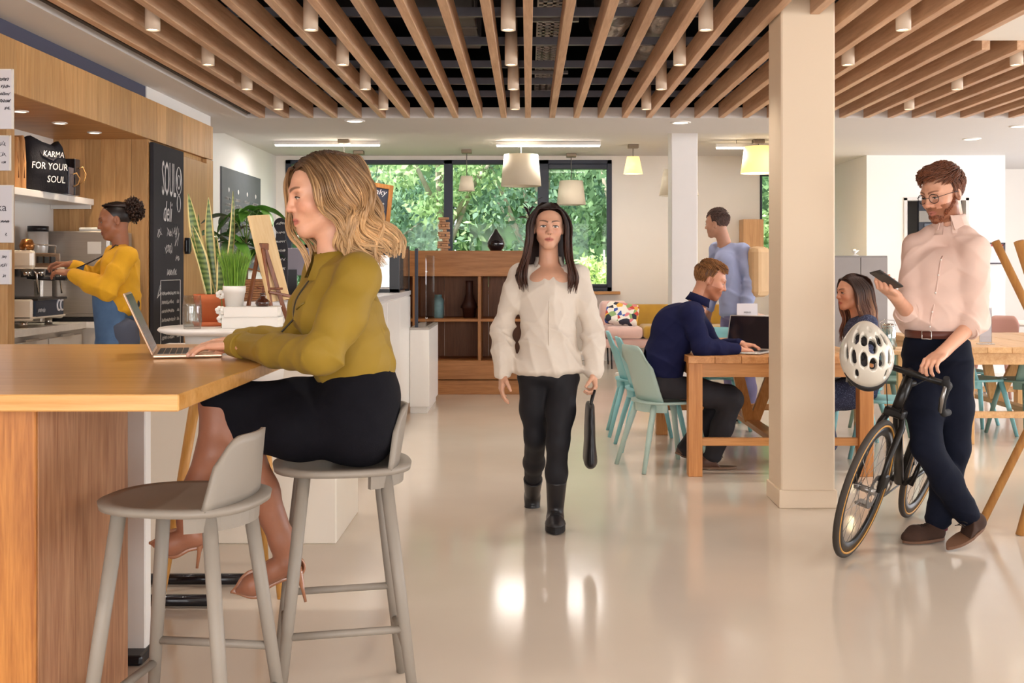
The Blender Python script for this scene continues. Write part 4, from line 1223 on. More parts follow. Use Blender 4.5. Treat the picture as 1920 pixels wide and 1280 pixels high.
tv = MB().lathe([(0, 0), (0.055, 0), (0.06, 0.01), (0.06, 0.19), (0.045, 0.215), (0.038, 0.222), (0.04, 0.25), (0.03, 0.25), (0.03, 0.22), (0, 0.22)], n=24).build('teal_vase', mat('teal_glaze', '#6f949b', 0.35, var=0.12, scale=20), None, ((821 - 990) / s1, 11.95, 0.80))
tag(tv, 'teal ribbed bottle vase on the shelf', 'vase')
bv = MB().lathe([(0, 0), (0.06, 0.0), (0.075, 0.1), (0.095, 0.11), (0.06, 0.19), (0.04, 0.26), (0.038, 0.37), (0.042, 0.40), (0.03, 0.40), (0, 0.36)], n=24).build('brown_vase', mat('vase_brown', '#4a2a22', 0.5, var=0.1), None, ((879 - 990) / s1, 12.0, 0.80))
tag(bv, 'tall dark brown flared vase on the shelf', 'vase')
tdv = MB().lathe([(0, 0), (0.06, 0.0), (0.092, 0.05), (0.096, 0.085), (0.08, 0.13), (0.035, 0.19), (0.012, 0.235), (0.006, 0.235), (0, 0.2)], n=28).build('teardrop_vase', mat('black_gloss', '#17131a', 0.08, coat=0.7), None, ((930 - 990) / s1, 11.88, 1.52))
tag(tdv, 'glossy black teardrop vase on top of the shelf unit', 'vase')
jt = empty('block_tower', ((832 - 990) / s1, 11.9, 1.52), 'leaning tower of small wooden blocks on the shelf unit', 'game')
M_block = wood('block_wood', '#d5a479', '#b9855a', 'X', 2, 0.5, rnd_amt=0.12)
blk = MB().box((-0.056, -0.018, 0.001), (0.056, 0.0165, 0.0245), 0.003).build('p', M_block)
for lay in range(14):
	for k in range(3):
		if rnd.random() < (0.5 if lay > 3 else 0.15) and k != 1:
			continue
		o = blk.copy(); COL.objects.link(o); o.name = 'block'; o.parent = jt
		off = -0.037 + 0.037 * k
		jx, jy = 0.022 * (rnd.random() - .5), 0.016 * (rnd.random() - .5)
		if lay % 2:
			o.location = (jx, off + jy, lay * 0.0258)
		else:
			o.rotation_euler.z = math.pi / 2
			o.location = (off + jx, jy, lay * 0.0258)
D.objects.remove(blk)
dp = empty('dark_leaf_plant', ((993 - 990) / s1, 11.95, 1.52), 'purple leaved plant in a tall white pot on the shelf unit', 'plant')
MB().lathe([(0, 0), (0.03, 0), (0.036, 0.3), (0.03, 0.3), (0.02, 0.29), (0, 0.29)], n=18).build('pot', mat('lilac_white', '#ddd6dd', 0.4), dp)
for k in range(14):
	a = k * 2.4; L_ = 0.10 + 0.05 * (k % 3)
	broad_leaf((0, 0, 0.29 + 0.012 * k), (L_ * math.cos(a), L_ * math.sin(a) * 0.6, 0.30 + 0.02 * k + 0.05 * math.sin(k)), 0.018, mat('leaf_purple', '#33212c', 0.4), dp, 0.03, 7, k)
MB().tube([(0, 0, 0.28), (0, 0, 0.48)], 0.006, 6).build('stem', mat('leaf_purple', '#33212c', 0.4), dp)
# ================================================================== pendants, strip lights, sofa, dining tables and chairs
M_shade = mat('lamp_shade_cream', '#e3d6bf', 0.8, var=0.02)
M_shade_lit = mat('lamp_shade_lit', '#f6dfa8', 0.8, var=0.02, emit='#ffd27a', estr=0.9)
def pendant(px, cy, y0, y1, w0, w1, lit, label, d=None):
	zc = 2.95
	d = d or F * (zc - CH) / (500 - cy)
	s_ = F / d
	z0, z1 = CH + (500 - y0) / s_, CH + (500 - y1) / s_
	x = (px - 990) / s_
	t = empty('pendant_lamp', (x, d, z1), label, 'pendant lamp', 'drum shade pendant lamps')
	h = z0 - z1
	r0, r1 = w0 / s_ / 2, w1 / s_ / 2
	MB().lathe([(r1 - 0.004, 0), (r1, 0), (r0, h), (r0 - 0.004, h), (r1 - 0.006, 0.002)], n=36).build('shade', M_shade_lit if lit else M_shade, t)
	MB().lathe([(r0 - 0.004, h - 0.01), (0.02, h - 0.012), (0.0, h - 0.012)], n=24).build('shade_top', M_shade, t)
	MB().tube([(0, 0, h - 0.03), (0, 0, zc - z1 - 0.02)], 0.006, 8).build('cord', mat('cord_grey', '#6d6862', 0.5), t)
	MB().box((-0.07, -0.07, zc - z1 - 0.05), (0.07, 0.07, zc - z1), 0.008).build('canopy', mat('canopy_bronze', '#8a7a69', 0.4, 0.4), t)
	MB().ball((0, 0, h * 0.45), 0.045, 12, 8).build('bulb', emis('bulb_lit', '#ffdf9e', 9.0) if lit else mat('bulb_off', '#efe9df', 0.3), t)
	if lit:
		l = add_light('pendant_glow', 'POINT', (0, 0, h * 0.4), (0, 0, 0), 16, (1, 0.76, 0.42), shadow_soft_size=0.05)
		l.parent = t
pendant(977, 266, 290, 349, 64, 76, False, 'largest unlit cream pendant lamp in front of the window')
pendant(875, 281, 330, 358, 22, 31, False, 'smallest cream pendant lamp in front of the window')
pendant(1071, 288, 339, 384, 44, 55, False, 'unlit cream pendant lamp above the walking woman')
pendant(1187, 271, 294, 326, 23, 36, True, 'small lit pendant lamp against the bare wall')
pendant(1422, 262, 275, 325, 52, 66, True, 'large lit pendant lamp beside the large pillar')
pendant(1273, 258, 318, 367, 58, 74, False, 'cream pendant lamp half hidden by the slim white pillar')
pendant(645, 262, 290, 340, 44, 56, False, 'cream pendant lamp above the blonde hair')
pendant(673, 283, 330, 372, 40, 50, False, 'cream pendant lamp at the window edge behind the blonde hair')
M_strip = emis('strip_light', '#fff6e8', 18.0)
for (xa, xb, y_, d, lb) in ((515, 713, 272, 14.1, 'long white strip light above the blonde woman'), (930, 1126, 273, 14.15, 'long white strip light above the largest pendant'), (1342, 1600, 277, 14.0, 'white strip light behind the large lit pendant')):
	a, b = W(xa, y_, d), W(xb, y_, d)
	t = empty('strip_light', ((a.x + b.x) / 2, d, a.z), lb, 'strip light', 'linear strip lights')
	L_ = (b.x - a.x) / 2
	MB().box((-L_, -0.035, 0.004), (L_, 0.035, 0.05), 0.003).build('housing', M_white, t)
	MB().box((-L_ + 0.01, -0.03, -0.012), (L_ - 0.01, 0.03, 0.004), 0.004).build('diffuser', M_strip, t)
	for xx in (-L_ * 0.7, L_ * 0.7):
		MB().tube([(xx, 0, 0.05), (xx, 0, 2.95 - a.z)], 0.004, 6).build('hanger', M_steel, t)
	add_light('strip_glow', 'AREA', (0, 0, -0.02), (0, 0, 0), 20, (1, 0.97, 0.94), shape='RECTANGLE', size=2 * L_, size_y=0.1).parent = t
# ---- sofa
def soft_box(a, b, r, seg=4, M=None, puff=0.0):
	"""rounded cushion block"""
	bm = bmesh.new()
	bmesh.ops.create_cube(bm, size=1)
	c = [(a[i] + b[i]) / 2 for i in range(3)]; h = [abs(b[i] - a[i]) for i in range(3)]
	for v in bm.verts:
		v.co = (c[0] + v.co.x * h[0], c[1] + v.co.y * h[1], c[2] + v.co.z * h[2])
	bmesh.ops.bevel(bm, geom=list(bm.edges), offset=min(r, min(h) * 0.49), segments=seg, profile=0.5, affect='EDGES')
	if puff:
		bmesh.ops.subdivide_edges(bm, edges=[e for e in bm.edges if e.calc_length() > max(h) * 0.3], cuts=4, use_grid_fill=True)
		for v in bm.verts:
			q = [(v.co[i] - c[i]) / (h[i] / 2) for i in range(3)]
			k = (1 - q[0] ** 2) * (1 - q[1] ** 2)
			v.co.z += puff * max(0, k) * (1 if q[2] > 0 else -1)
	bm.verts.ensure_lookup_table()
	vs = [(M @ v.co) if M else v.co.copy() for v in bm.verts]
	fs = [[v.index for v in f.verts] for f in bm.faces]
	bm.free()
	return MB().add(vs, fs, True)
so = empty('sofa', (0.9, 14.95, 0), 'pink and mustard velvet sofa on thin dark legs against the wall', 'sofa')
M_pink = mat('velvet_pink', '#e3bdb3', 0.8, var=0.05, sheen=0.5)
M_must = mat('velvet_mustard', '#b48a2a', 0.75, var=0.10, sheen=0.5)
soft_box((0.1, -0.35, 0.28), (2.05, 0.5, 0.4), 0.04).build('base', M_pink, so)
soft_box((0.12, -0.38, 0.4), (0.62, 0.3, 0.56), 0.06).build('seat_cushion', M_pink, so)
soft_box((0.62, -0.39, 0.4), (2.0, 0.3, 0.57), 0.05).build('seat_cushion', M_must, so)
soft_box((0.1, 0.25, 0.5), (0.47, 0.5, 0.93), 0.06, M=Matrix.Translation((0, 0.05, 0)) @ Matrix.Rotation(math.radians(-8), 4, 'X')).build('back_cushion', M_pink, so)
soft_box((0.46, 0.24, 0.5), (2.0, 0.5, 0.88), 0.04, M=Matrix.Translation((0, 0.05, 0)) @ Matrix.Rotation(math.radians(-8), 4, 'X')).build('back_cushion', M_must, so)
arm = MB().prism([(0.0, 0.0), (0.0, 0)], 0, 0) if False else None
for sx_, x_ in ((1, 0.08), (-1, 2.08)):
	MA_ = Matrix.Translation((x_, 0, 0.28)) @ Matrix.Rotation(math.radians(-14 * sx_), 4, 'Y')
	soft_box((-0.06, -0.38, 0.0), (0.06, 0.48, 0.46), 0.045, M=MA_).build('armrest', M_pink, so)
for xx, yy in ((0.2, -0.3), (0.2, 0.4), (1.95, -0.3), (1.95, 0.4)):
	MB().tube([(xx, yy, 0.28), (xx + 0.01, yy, 0)], [0.012, 0.009], 8).build('leg', M_blk, so)
def floral():
	m, nt, b = _new('cushion_floral'); N, L = nt.nodes, nt.links
	tc = N.new('ShaderNodeTexCoord'); v = N.new('ShaderNodeTexVoronoi'); v.inputs['Scale'].default_value = 17
	L.new(tc.outputs['Object'], v.inputs['Vector'])
	rp = N.new('ShaderNodeValToRGB'); rp.color_ramp.interpolation = 'CONSTANT'
	cols = ['#f1ece4', '#c8443c', '#f1ece4', '#3c5aa8', '#e8b04a', '#f1ece4', '#2b2c3c', '#8fae72', '#d9828a']
	while len(rp.color_ramp.elements) < len(cols): rp.color_ramp.elements.new(0.5)
	for i, c in enumerate(cols):
		rp.color_ramp.elements[i].position = i / len(cols); rp.color_ramp.elements[i].color = (*srgb(c), 1)
	sp_ = N.new('ShaderNodeSeparateColor'); L.new(v.outputs['Color'], sp_.inputs[0]); L.new(sp_.outputs[0], rp.inputs[0])
	L.new(rp.outputs[0], b.inputs['Base Color']); b.inputs['Roughness'].default_value = 0.8
	return m
cu = soft_box((-0.22, -0.06, -0.17), (0.22, 0.06, 0.17), 0.05, M=Matrix.Rotation(math.radians(-38), 4, 'X') @ Matrix.Rotation(math.radians(10), 4, 'Y')).build('cushion', floral(), None, (1.26, 14.85, 0.715))
tag(cu, 'colourful floral cushion on the pink end of the sofa', 'cushion')
mg = MB().box((-0.11, -0.08, 0), (0.11, 0.08, 0.02), 0.002).box((-0.105, -0.075, 0.02), (0.1, 0.07, 0.035), 0.002).build('magazine_pile', M_book, None, W(1173, 700, 13.8), 0.3)
mg.location.z = 0.0
tag(mg, 'small pile of white magazines on the floor near the sofa', 'magazines')
# ---- plank dining tables
M_dine = wood('dining_wood', '#c98f58', '#a96d36', 'Y', 0.9, 0.42, rnd_amt=0.08)
M_dinez = wood('dining_wood_post', '#c98a4c', '#aa6a30', 'Z', 0.9, 0.42, rnd_amt=0.05)
M_dinex = wood('dining_wood_rail', '#cb9055', '#ab7038', 'X', 0.9, 0.42, rnd_amt=0.05)
M_dinel = wood('dining_wood_light', '#d9ae7d', '#bf8f5b', 'Y', 0.9, 0.42, rnd_amt=0.08)
M_dinelz = wood('dining_wood_light_post', '#dcae78', '#c39255', 'Z', 0.9, 0.42, rnd_amt=0.05)
def dining_table(loc, w, L_, h, label, my, mz, mx_):
	t = empty('dining_table', loc, label, 'table', 'plank dining tables')
	n = 7
	pw = w / n
	for k in range(n):
		MB().box((k * pw + 0.001, 0, h - 0.045), ((k + 1) * pw - 0.001, L_, h - 0.001 * (k % 2)), 0.002).build('plank', my, t)
	for (x, y) in ((0.005, 0.02), (w - 0.095, 0.02), (0.005, L_ - 0.11), (w - 0.095, L_ - 0.11)):
		MB().box((x, y, 0), (x + 0.09, y + 0.09, h - 0.045), 0.003).build('leg', mz, t)
	MB().box((0.095, 0.03, h - 0.135), (w - 0.095, 0.06, h - 0.045), 0.002).build('apron', mx_, t)
	MB().box((0.095, L_ - 0.06, h - 0.135), (w - 0.095, L_ - 0.03, h - 0.045), 0.002).build('apron', mx_, t)
	MB().box((0.02, 0.11, h - 0.13), (0.045, L_ - 0.11, h - 0.045), 0.002).build('apron', my, t)
	MB().box((w - 0.045, 0.11, h - 0.13), (w - 0.02, L_ - 0.11, h - 0.045), 0.002).build('apron', my, t)
	for y in (0.05, L_ - 0.08):
		MB().box((0.095, y, 0.195), (w - 0.095, y + 0.035, 0.245), 0.002).build('stretcher', mx_, t)
	MB().box((w / 2 - 0.045, 0.08, 0.2), (w / 2 + 0.045, L_ - 0.08, 0.24), 0.002).build('stretcher', my, t)
	for s_ in (-1, 1):
		MB().bar((w / 2 + s_ * 0.02, L_ * 0.5, 0.24), (w / 2 + s_ * 0.16, L_ * 0.42, h - 0.06), 0.075, 0.04, 0.002, up=(0, 1, 0)).build('brace', mz, t)
	return t
T1 = (1.027, 7.1, 0)
dining_table(T1, 1.2, 1.9, 0.775, 'plank dining table where the man in navy works', M_dine, M_dinez, M_dinex)
T2 = (3.3, 8.4, 0)
dining_table(T2, 1.3, 1.9, 0.74, 'pale plank dining table behind the man with the phone', M_dinel, M_dinelz, M_dinel)
# ---- shell chairs
M_mint = mat('chair_mint', '#a9bfb6', 0.45, var=0.02)
M_aqua = mat('chair_aqua', '#86bfc4', 0.45, var=0.02)
M_sage = mat('chair_sage', '#6f8a80', 0.5, var=0.02)
M_rose = mat('chair_rose', '#b98a80', 0.5, var=0.02)
def shell_chair(loc, rz, label, m):
	t = empty('shell_chair', loc, label, 'chair', 'wooden shell chairs', rz)
	H = 0.46
	dished(MB(), seat_outline(0.215, 0.215), H, 0.02, 0.012).build('seat', m, t)
	back_panel(MB(), -0.175, H - 0.008, H + 0.37, 0.185, 0.165, 0.05, 0.12, 0.013, round_top=0.09).build('backrest', m, t)
	rim = MB()
	vs, fs = [], []
	for a in np.linspace(-1.2, 1.2, 15):
		x, y = 0.2 * math.sin(a), -0.02 - 0.185 * math.cos(a)
		vs += [(x, y, H - 0.008), (x * 0.96, y * 0.985, H - 0.075), (x * 0.85, y * 0.88, H - 0.075), (x * 0.86, y * 0.9, H - 0.008)]
	for i in range(14):
		for k in range(4):
			fs.append((i * 4 + k, i * 4 + (k + 1) % 4, i * 4 + 4 + (k + 1) % 4, i * 4 + 4 + k))
	fs += [(0, 1, 2, 3), tuple(reversed(range(len(vs) - 4, len(vs))))]
	rim.add(vs, fs).build('back_rim', m, t)
	for (a, b), (c, d) in zip([(-0.13, 0.13), (0.13, 0.13), (0.12, -0.15), (-0.12, -0.15)], [(-0.21, 0.22), (0.21, 0.22), (0.2, -0.27), (-0.2, -0.27)]):
		MB().tube([(a, b, H - 0.02), (a + (c - a) * .5, b + (d - b) * .5, H / 2), (c, d, 0)], [0.021, 0.019, 0.014], 14).build('leg', m, t)
	return t
R_ = math.radians
shell_chair((0.93, 7.50, 0), R_(-68), 'mint green shell chair the man in navy sits on', M_mint)
shell_chair((0.94, 8.25, 0), R_(-88), 'aqua shell chair next along behind the man in navy', M_aqua)
shell_chair((0.92, 8.95, 0), R_(-92), 'aqua shell chair furthest along behind the man in navy', M_aqua)
shell_chair((2.42, 8.3, 0), R_(92), 'aqua shell chair across the table beyond the seated woman', M_aqua)
shell_chair((2.45, 7.55, 0), R_(82), 'aqua shell chair the woman with long brown hair sits on', M_aqua)
shell_chair((1.62, 9.3, 0), R_(178), 'aqua shell chair at the far end of the plank table', M_aqua)
shell_chair((3.62, 8.95, 0), R_(-75), 'aqua shell chair pushed under the pale table', M_aqua)
shell_chair((3.98, 8.85, 0), R_(12), 'sage shell chair with its back to us at the pale table', M_sage)
shell_chair((3.75, 9.6, 0), R_(-80), 'aqua shell chair further along under the pale table', M_aqua)
shell_chair((4.9, 11.6, 0), R_(140), 'dusty rose shell chair behind the pale table', M_rose)
shell_chair((5.25, 11.2, 0), R_(10), 'sage shell chair at the white table by the far wall', M_sage)
shell_chair((2.85, 9.0, 0), R_(170), 'sage shell chair between the two plank tables', M_sage)
wt = empty('white_table', (5.6, 12.0, 0), 'white round table by the far wall', 'table')
MB().lathe([(0, 0.72), (0.5, 0.72), (0.52, 0.735), (0.5, 0.75), (0, 0.75)], n=36).build('tabletop', M_wht, wt)
MB().tube([(0, 0, 0.02), (0, 0, 0.72)], 0.035, 12).lathe([(0, 0), (0.26, 0), (0.25, 0.015), (0.04, 0.03), (0, 0.03)], n=28).build('pedestal', M_wht, wt)
# laptop in front of the man, menu stand, keyboard-like slab, acrylic stand, jar
M_silver = mat('laptop_silver', '#c6c4c0', 0.3, 0.6, var=0.02)
laptop((1.43, 7.40, 0.775), R_(-32), R_(-20), 'silver laptop with dark screen on the plank table', M_silver, mat('screen_black', '#1d1a20', 0.12), 0.33, 0.245)
ms = empty('menu_stand', W(1401, 590, 8.6), 'white tent card standing on the plank table behind the laptop', 'tent card')
ms.location.z = 0.775
MB().bar((0, -0.03, 0.0), (0, 0.0, 0.29), 0.16, 0.002, up=(0, 1, 0)).bar((0, 0.03, 0.0), (0, 0.0, 0.29), 0.16, 0.002, up=(0, 1, 0)).build('card', M_paper, ms)
text('lettering', 'MENU', 0.02, frame_m((0, -0.0098, 0.215), (1, 0, 0), (0, 0.103, 1)), M_ink, ms, align='CENTER')
la = laptop((1.86, 8.5, 0.775), R_(170), R_(-10), 'closed-looking white laptop at the far end of the plank table', M_wht, mat('screen_black', '#1d1a20'), 0.3, 0.2)
ac = empty('acrylic_stand', W(1848, 640, 8.7), 'clear acrylic menu stand on the pale table', 'stand')
ac.location.z = 0.74
MB().box((-0.05, -0.004, 0.01), (0.05, 0.004, 0.29)).box((-0.06, -0.04, 0), (0.06, 0.04, 0.01), 0.002).build('holder', glass('acrylic', '#f2f2f4', 0.02, 0.16), ac)
MB().box((-0.045, -0.0015, 0.02), (0.045, 0.0015, 0.28)).build('sheet', mat('menu_sheet', '#e7e4ea', 0.6), ac)
st = empty('side_table', (2.62, 8.12, 0), 'small wooden side table behind the cycling helmet', 'table')
MB().box((-0.2, -0.2, 0.72), (0.2, 0.2, 0.75), 0.003).build('tabletop', M_dinel, st)
for x, y in ((-0.16, -0.16), (0.16, -0.16), (0.16, 0.16), (-0.16, 0.16)):
	MB().box((x - 0.02, y - 0.02, 0), (x + 0.02, y + 0.02, 0.72), 0.002).build('leg', M_dinelz, st)
jr = empty('drinks_jar', (2.62, 8.05, 0.75), 'glass swing-top drinks jar behind the cycling helmet', 'jar')
MB().lathe([(0, 0), (0.045, 0), (0.052, 0.02), (0.052, 0.14), (0.042, 0.165), (0.042, 0.175), (0.039, 0.175), (0.039, 0.163), (0.049, 0.138), (0.049, 0.02), (0.043, 0.004), (0, 0.004)], n=28).build('jar_body', glass('jar_glass', '#eef2f0', 0.02, 0.2), jr)
MB().lathe([(0, 0.19), (0.03, 0.188), (0.044, 0.178), (0.044, 0.174), (0, 0.174)], n=24).tube([(-0.046, 0, 0.15), (-0.06, 0, 0.2), (-0.02, 0, 0.215), (0.04, 0, 0.21), (0.055, 0, 0.17)], 0.003, 6).tube([(0.046 * math.cos(a), 0.046 * math.sin(a), 0.158) for a in np.linspace(0, 6.28, 25)[:-1]], 0.003, 6, close=True).build('clip_lid', M_chrome, jr)
# ---- wall picture, grey cabinet with warm lamp, wall box
pf_ = empty('picture_frame', W(1860, 475, 13.99), 'small dark framed notice on the white wall behind the man with the phone', 'picture')
w_, h_2 = 0.16, 0.135
q = MB()
for a, b in (((-w_, -0.02, -h_2), (w_, 0, -h_2 + 0.018)), ((-w_, -0.02, h_2 - 0.018), (w_, 0, h_2)), ((-w_, -0.02, -h_2), (-w_ + 0.018, 0, h_2)), ((w_ - 0.018, -0.02, -h_2), (w_, 0, h_2))):
	q.box(a, b)
q.build('frame', mat('frame_dark', '#3a2a33', 0.4), pf_)
MB().box((-w_, -0.008, -h_2), (w_, -0.002, h_2)).build('sheet', mat('picture_sheet', '#d8d4da', 0.5), pf_)
MB().box((-w_ + 0.02, -0.0095, h_2 - 0.045), (w_ - 0.02, -0.008, h_2 - 0.02)).build('header_strip', mat('picture_red', '#a8433f', 0.6), pf_)
gc = empty('grey_cabinet', (3.9, 13.25, 0), 'tall grey cabinet behind the seated woman', 'cabinet')
MB().box((-0.32, -0.25, 0.05), (0.32, 0.25, 1.48), 0.006).build('body', mat('cabinet_mid_grey', '#8d8683', 0.45, var=0.03), gc)
for x0_ in (-0.315, 0.003):
	dd = MB().box((x0_, -0.265, 0.08), (x0_ + 0.312, -0.25, 1.46), 0.003).build('door', mat('cabinet_mid_grey_door', '#948c89', 0.4, var=0.03), gc)
	MB().box((x0_ + (0.27 if x0_ < 0 else 0.02), -0.275, 0.85), (x0_ + (0.285 if x0_ < 0 else 0.035), -0.265, 1.0)).build('handle', M_steel, dd)
MB().box((-0.3, -0.23, 0), (0.3, 0.23, 0.05)).build('plinth', M_blk, gc)
ul = empty('uplight_lamp', (3.95, 13.4, 1.48), 'small uplighter glowing on top of the grey cabinet', 'lamp')
MB().lathe([(0, 0), (0.05, 0), (0.05, 0.01), (0.012, 0.02), (0.012, 0.03), (0.06, 0.07), (0.055, 0.07), (0.01, 0.036), (0, 0.036)], n=20).build('dish', M_wht, ul)
MB().ball((0, 0, 0.06), 0.02, 10, 7).build('bulb', emis('bulb_lit', '#ffdf9e', 9.0), ul)
add_light('uplight_glow', 'POINT', (0, 0, 0.11), (0, 0, 0), 9, (1, 0.78, 0.4), shadow_soft_size=0.04).parent = ul
wbx = MB().box((-0.17, -0.3, -0.22), (0.12, 0, 0.22), 0.004).build('wall_box', wood('wall_box_oak', '#cfa173', '#b88a5a', 'Z', 1, 0.5), None, W(1408, 441, 15.98))
tag(wbx, 'pale wooden box fixed to the far wall beside the narrow window', 'box')
# ---- crossed wooden poles at the right edge
rk = empty('pole_stand', W(1985, 985, 5.85), 'stand of crossed round wooden poles', 'coat stand')
rk.location.z = 0
M_pole = wood('pole_wood', '#c58f4e', '#a9713a', 'Z', 0.8, 0.5, rnd_amt=0.04)
def rp_(px, py, d):
	p = W(px, py, d); return p - rk.location
def gp_(px, py):
	d = F * CH / (py - 500); p = W(px, py, d); p.z = 0.0; return p - rk.location
MB().tube([gp_(1838, 985), rp_(2100, 460, 5.95)], 0.021, 16).build('pole', M_pole, rk)
MB().tube([gp_(1912, 1003), rp_(2060, 470, 5.6)], 0.021, 16).build('pole', M_pole, rk)
MB().tube([gp_(2130, 995), rp_(1866, 452, 5.7)], 0.021, 16).build('pole', M_pole, rk)
MB().tube([gp_(2075, 960), rp_(1910, 452, 6.0)], 0.027, 16).build('pole', M_pole, rk)
# ================================================================== sculpting: smooth-blended solids meshed as one skin
def V3(p): return np.array(p, dtype=np.float32)
def unit(v):
	v = np.asarray(v, dtype=np.float64); return v / (np.linalg.norm(v) + 1e-12)
class Sculpt:
	def __init__(s):
		s.p = []
		s.disp = None
		s.clips = []          # (point, normal, softness): keeps the side the normal points away from
	# -- solids
	def cap(s, a, b, ra, rb=None, k=0.02, op='u'):
		rb = ra if rb is None else rb
		a, b = V3(a), V3(b); r = max(ra, rb)
		s.p.append(('cap', (a, b, ra, rb), np.minimum(a, b) - r, np.maximum(a, b) + r, k, op)); return s
	def path(s, pts, rs, k=0.012, op='u'):
		rs = rs if hasattr(rs, '__len__') else [rs] * len(pts)
		for i in range(len(pts) - 1):
			s.cap(pts[i], pts[i + 1], rs[i], rs[i + 1], k, op)
		return s
	def ell(s, c, r, k=0.02, R=None, op='u'):
		c = V3(c); r = V3(r if hasattr(r, '__len__') else (r, r, r)); m = float(r.max())
		R = np.eye(3, dtype=np.float32) if R is None else np.asarray(R, dtype=np.float32)   # rows are the axes
		s.p.append(('ell', (c, r, R), c - m, c + m, k, op)); return s
	def loft(s, a, b, ra, rb, right, k=0.03, op='u', endk=1.0):
		"""elliptical limb from a to b; ra, rb = (half width along right, half depth)"""
		a, b = V3(a), V3(b)
		ax = unit(b - a); rt = np.asarray(right, float); rt = unit(rt - ax * rt.dot(ax)); fw = np.cross(ax, rt)
		m = max(*ra, *rb)
		s.p.append(('loft', (a, b, ra, rb, V3(rt), V3(fw), V3(ax), endk), np.minimum(a, b) - m, np.maximum(a, b) + m, k, op)); return s
	def box(s, c, h, r, k=0.01, R=None, op='u'):
		c = V3(c); h = V3(h); m = float(np.linalg.norm(h)) + r
		R = np.eye(3, dtype=np.float32) if R is None else np.asarray(R, dtype=np.float32)
		s.p.append(('box', (c, h, r, R), c - m, c + m, k, op)); return s
	def clip(s, point, normal, k=0.004, region=None):
		s.clips.append((V3(point), V3(unit(normal)), k, region)); return s
	# -- evaluation
	@staticmethod
	def _prim(kind, a, X, Y, Z):
		if kind == 'cap':
			A, B, ra, rb = a
			ab = B - A; L = float(ab.dot(ab)) + 1e-12
			x, y, z = X - A[0], Y - A[1], Z - A[2]
			t = np.clip((x * ab[0] + y * ab[1] + z * ab[2]) / L, 0, 1)
			return np.sqrt((x - t * ab[0]) ** 2 + (y - t * ab[1]) ** 2 + (z - t * ab[2]) ** 2) - (ra + (rb - ra) * t)
		if kind == 'ell':
			c, r, R = a
			x, y, z = X - c[0], Y - c[1], Z - c[2]
			u = (x * R[0, 0] + y * R[0, 1] + z * R[0, 2]) / r[0]
			v = (x * R[1, 0] + y * R[1, 1] + z * R[1, 2]) / r[1]
			w = (x * R[2, 0] + y * R[2, 1] + z * R[2, 2]) / r[2]
			k0 = np.sqrt(u * u + v * v + w * w) + 1e-6
			k1 = np.sqrt((u / r[0]) ** 2 + (v / r[1]) ** 2 + (w / r[2]) ** 2) + 1e-6
			return k0 * (k0 - 1) / k1
		if kind == 'loft':
			A, B, ra, rb, rt, fw, ax, ek = a
			ab = B - A; L = float(np.sqrt(ab.dot(ab))) + 1e-9
			x, y, z = X - A[0], Y - A[1], Z - A[2]
			h = x * ax[0] + y * ax[1] + z * ax[2]
			t = np.clip(h / L, 0, 1)
			u = x * rt[0] + y * rt[1] + z * rt[2]
			v = x * fw[0] + y * fw[1] + z * fw[2]
			w = h - t * L
			Aa = ra[0] + (rb[0] - ra[0]) * t; Bb = ra[1] + (rb[1] - ra[1]) * t
			m = np.minimum(Aa, Bb)
			k0 = np.sqrt((u / Aa) ** 2 + (v / Bb) ** 2 + (w / (m * ek)) ** 2) + 1e-6
			k1 = np.sqrt((u / Aa ** 2) ** 2 + (v / Bb ** 2) ** 2 + (w / (m * ek) ** 2) ** 2) + 1e-6
			return k0 * (k0 - 1) / k1
		c, h, r, R = a
		x, y, z = X - c[0], Y - c[1], Z - c[2]
		u = np.abs(x * R[0, 0] + y * R[0, 1] + z * R[0, 2]) - h[0]
		v = np.abs(x * R[1, 0] + y * R[1, 1] + z * R[1, 2]) - h[1]
		w = np.abs(x * R[2, 0] + y * R[2, 1] + z * R[2, 2]) - h[2]
		return np.sqrt(np.maximum(u, 0) ** 2 + np.maximum(v, 0) ** 2 + np.maximum(w, 0) ** 2) + np.minimum(np.maximum(u, np.maximum(v, w)), 0) - r
	@staticmethod
	def _mix(cur, d, k, op):
		if op == 's':
			h = np.clip(0.5 - 0.5 * (cur + d) / k, 0, 1)
			return cur * (1 - h) - d * h + k * h * (1 - h)
		h = np.clip(0.5 + 0.5 * (cur - d) / k, 0, 1)
		return cur * (1 - h) + d * h - k * h * (1 - h)
	def grid(s, lo, hi, h):
		lo = V3(lo); n = np.maximum(4, np.ceil((V3(hi) - lo) / h).astype(int) + 1)
		ax = [lo[i] + h * np.arange(n[i], dtype=np.float32) for i in range(3)]
		val = np.full(tuple(n), 0.5, dtype=np.float32)
		for kind, a, plo, phi, k, op in s.p:
			m = k + 3 * h
			i0 = np.clip(np.floor((plo - m - lo) / h).astype(int), 0, n - 1)
			i1 = np.clip(np.ceil((phi + m - lo) / h).astype(int) + 1, 1, n)
			if np.any(i1 <= i0): continue
			sl = tuple(slice(i0[i], i1[i]) for i in range(3))
			X = ax[0][sl[0]][:, None, None]; Y = ax[1][sl[1]][None, :, None]; Z = ax[2][sl[2]][None, None, :]
			d = s._prim(kind, a, X, Y, Z).astype(np.float32)
			val[sl] = s._mix(val[sl], d, k, op)
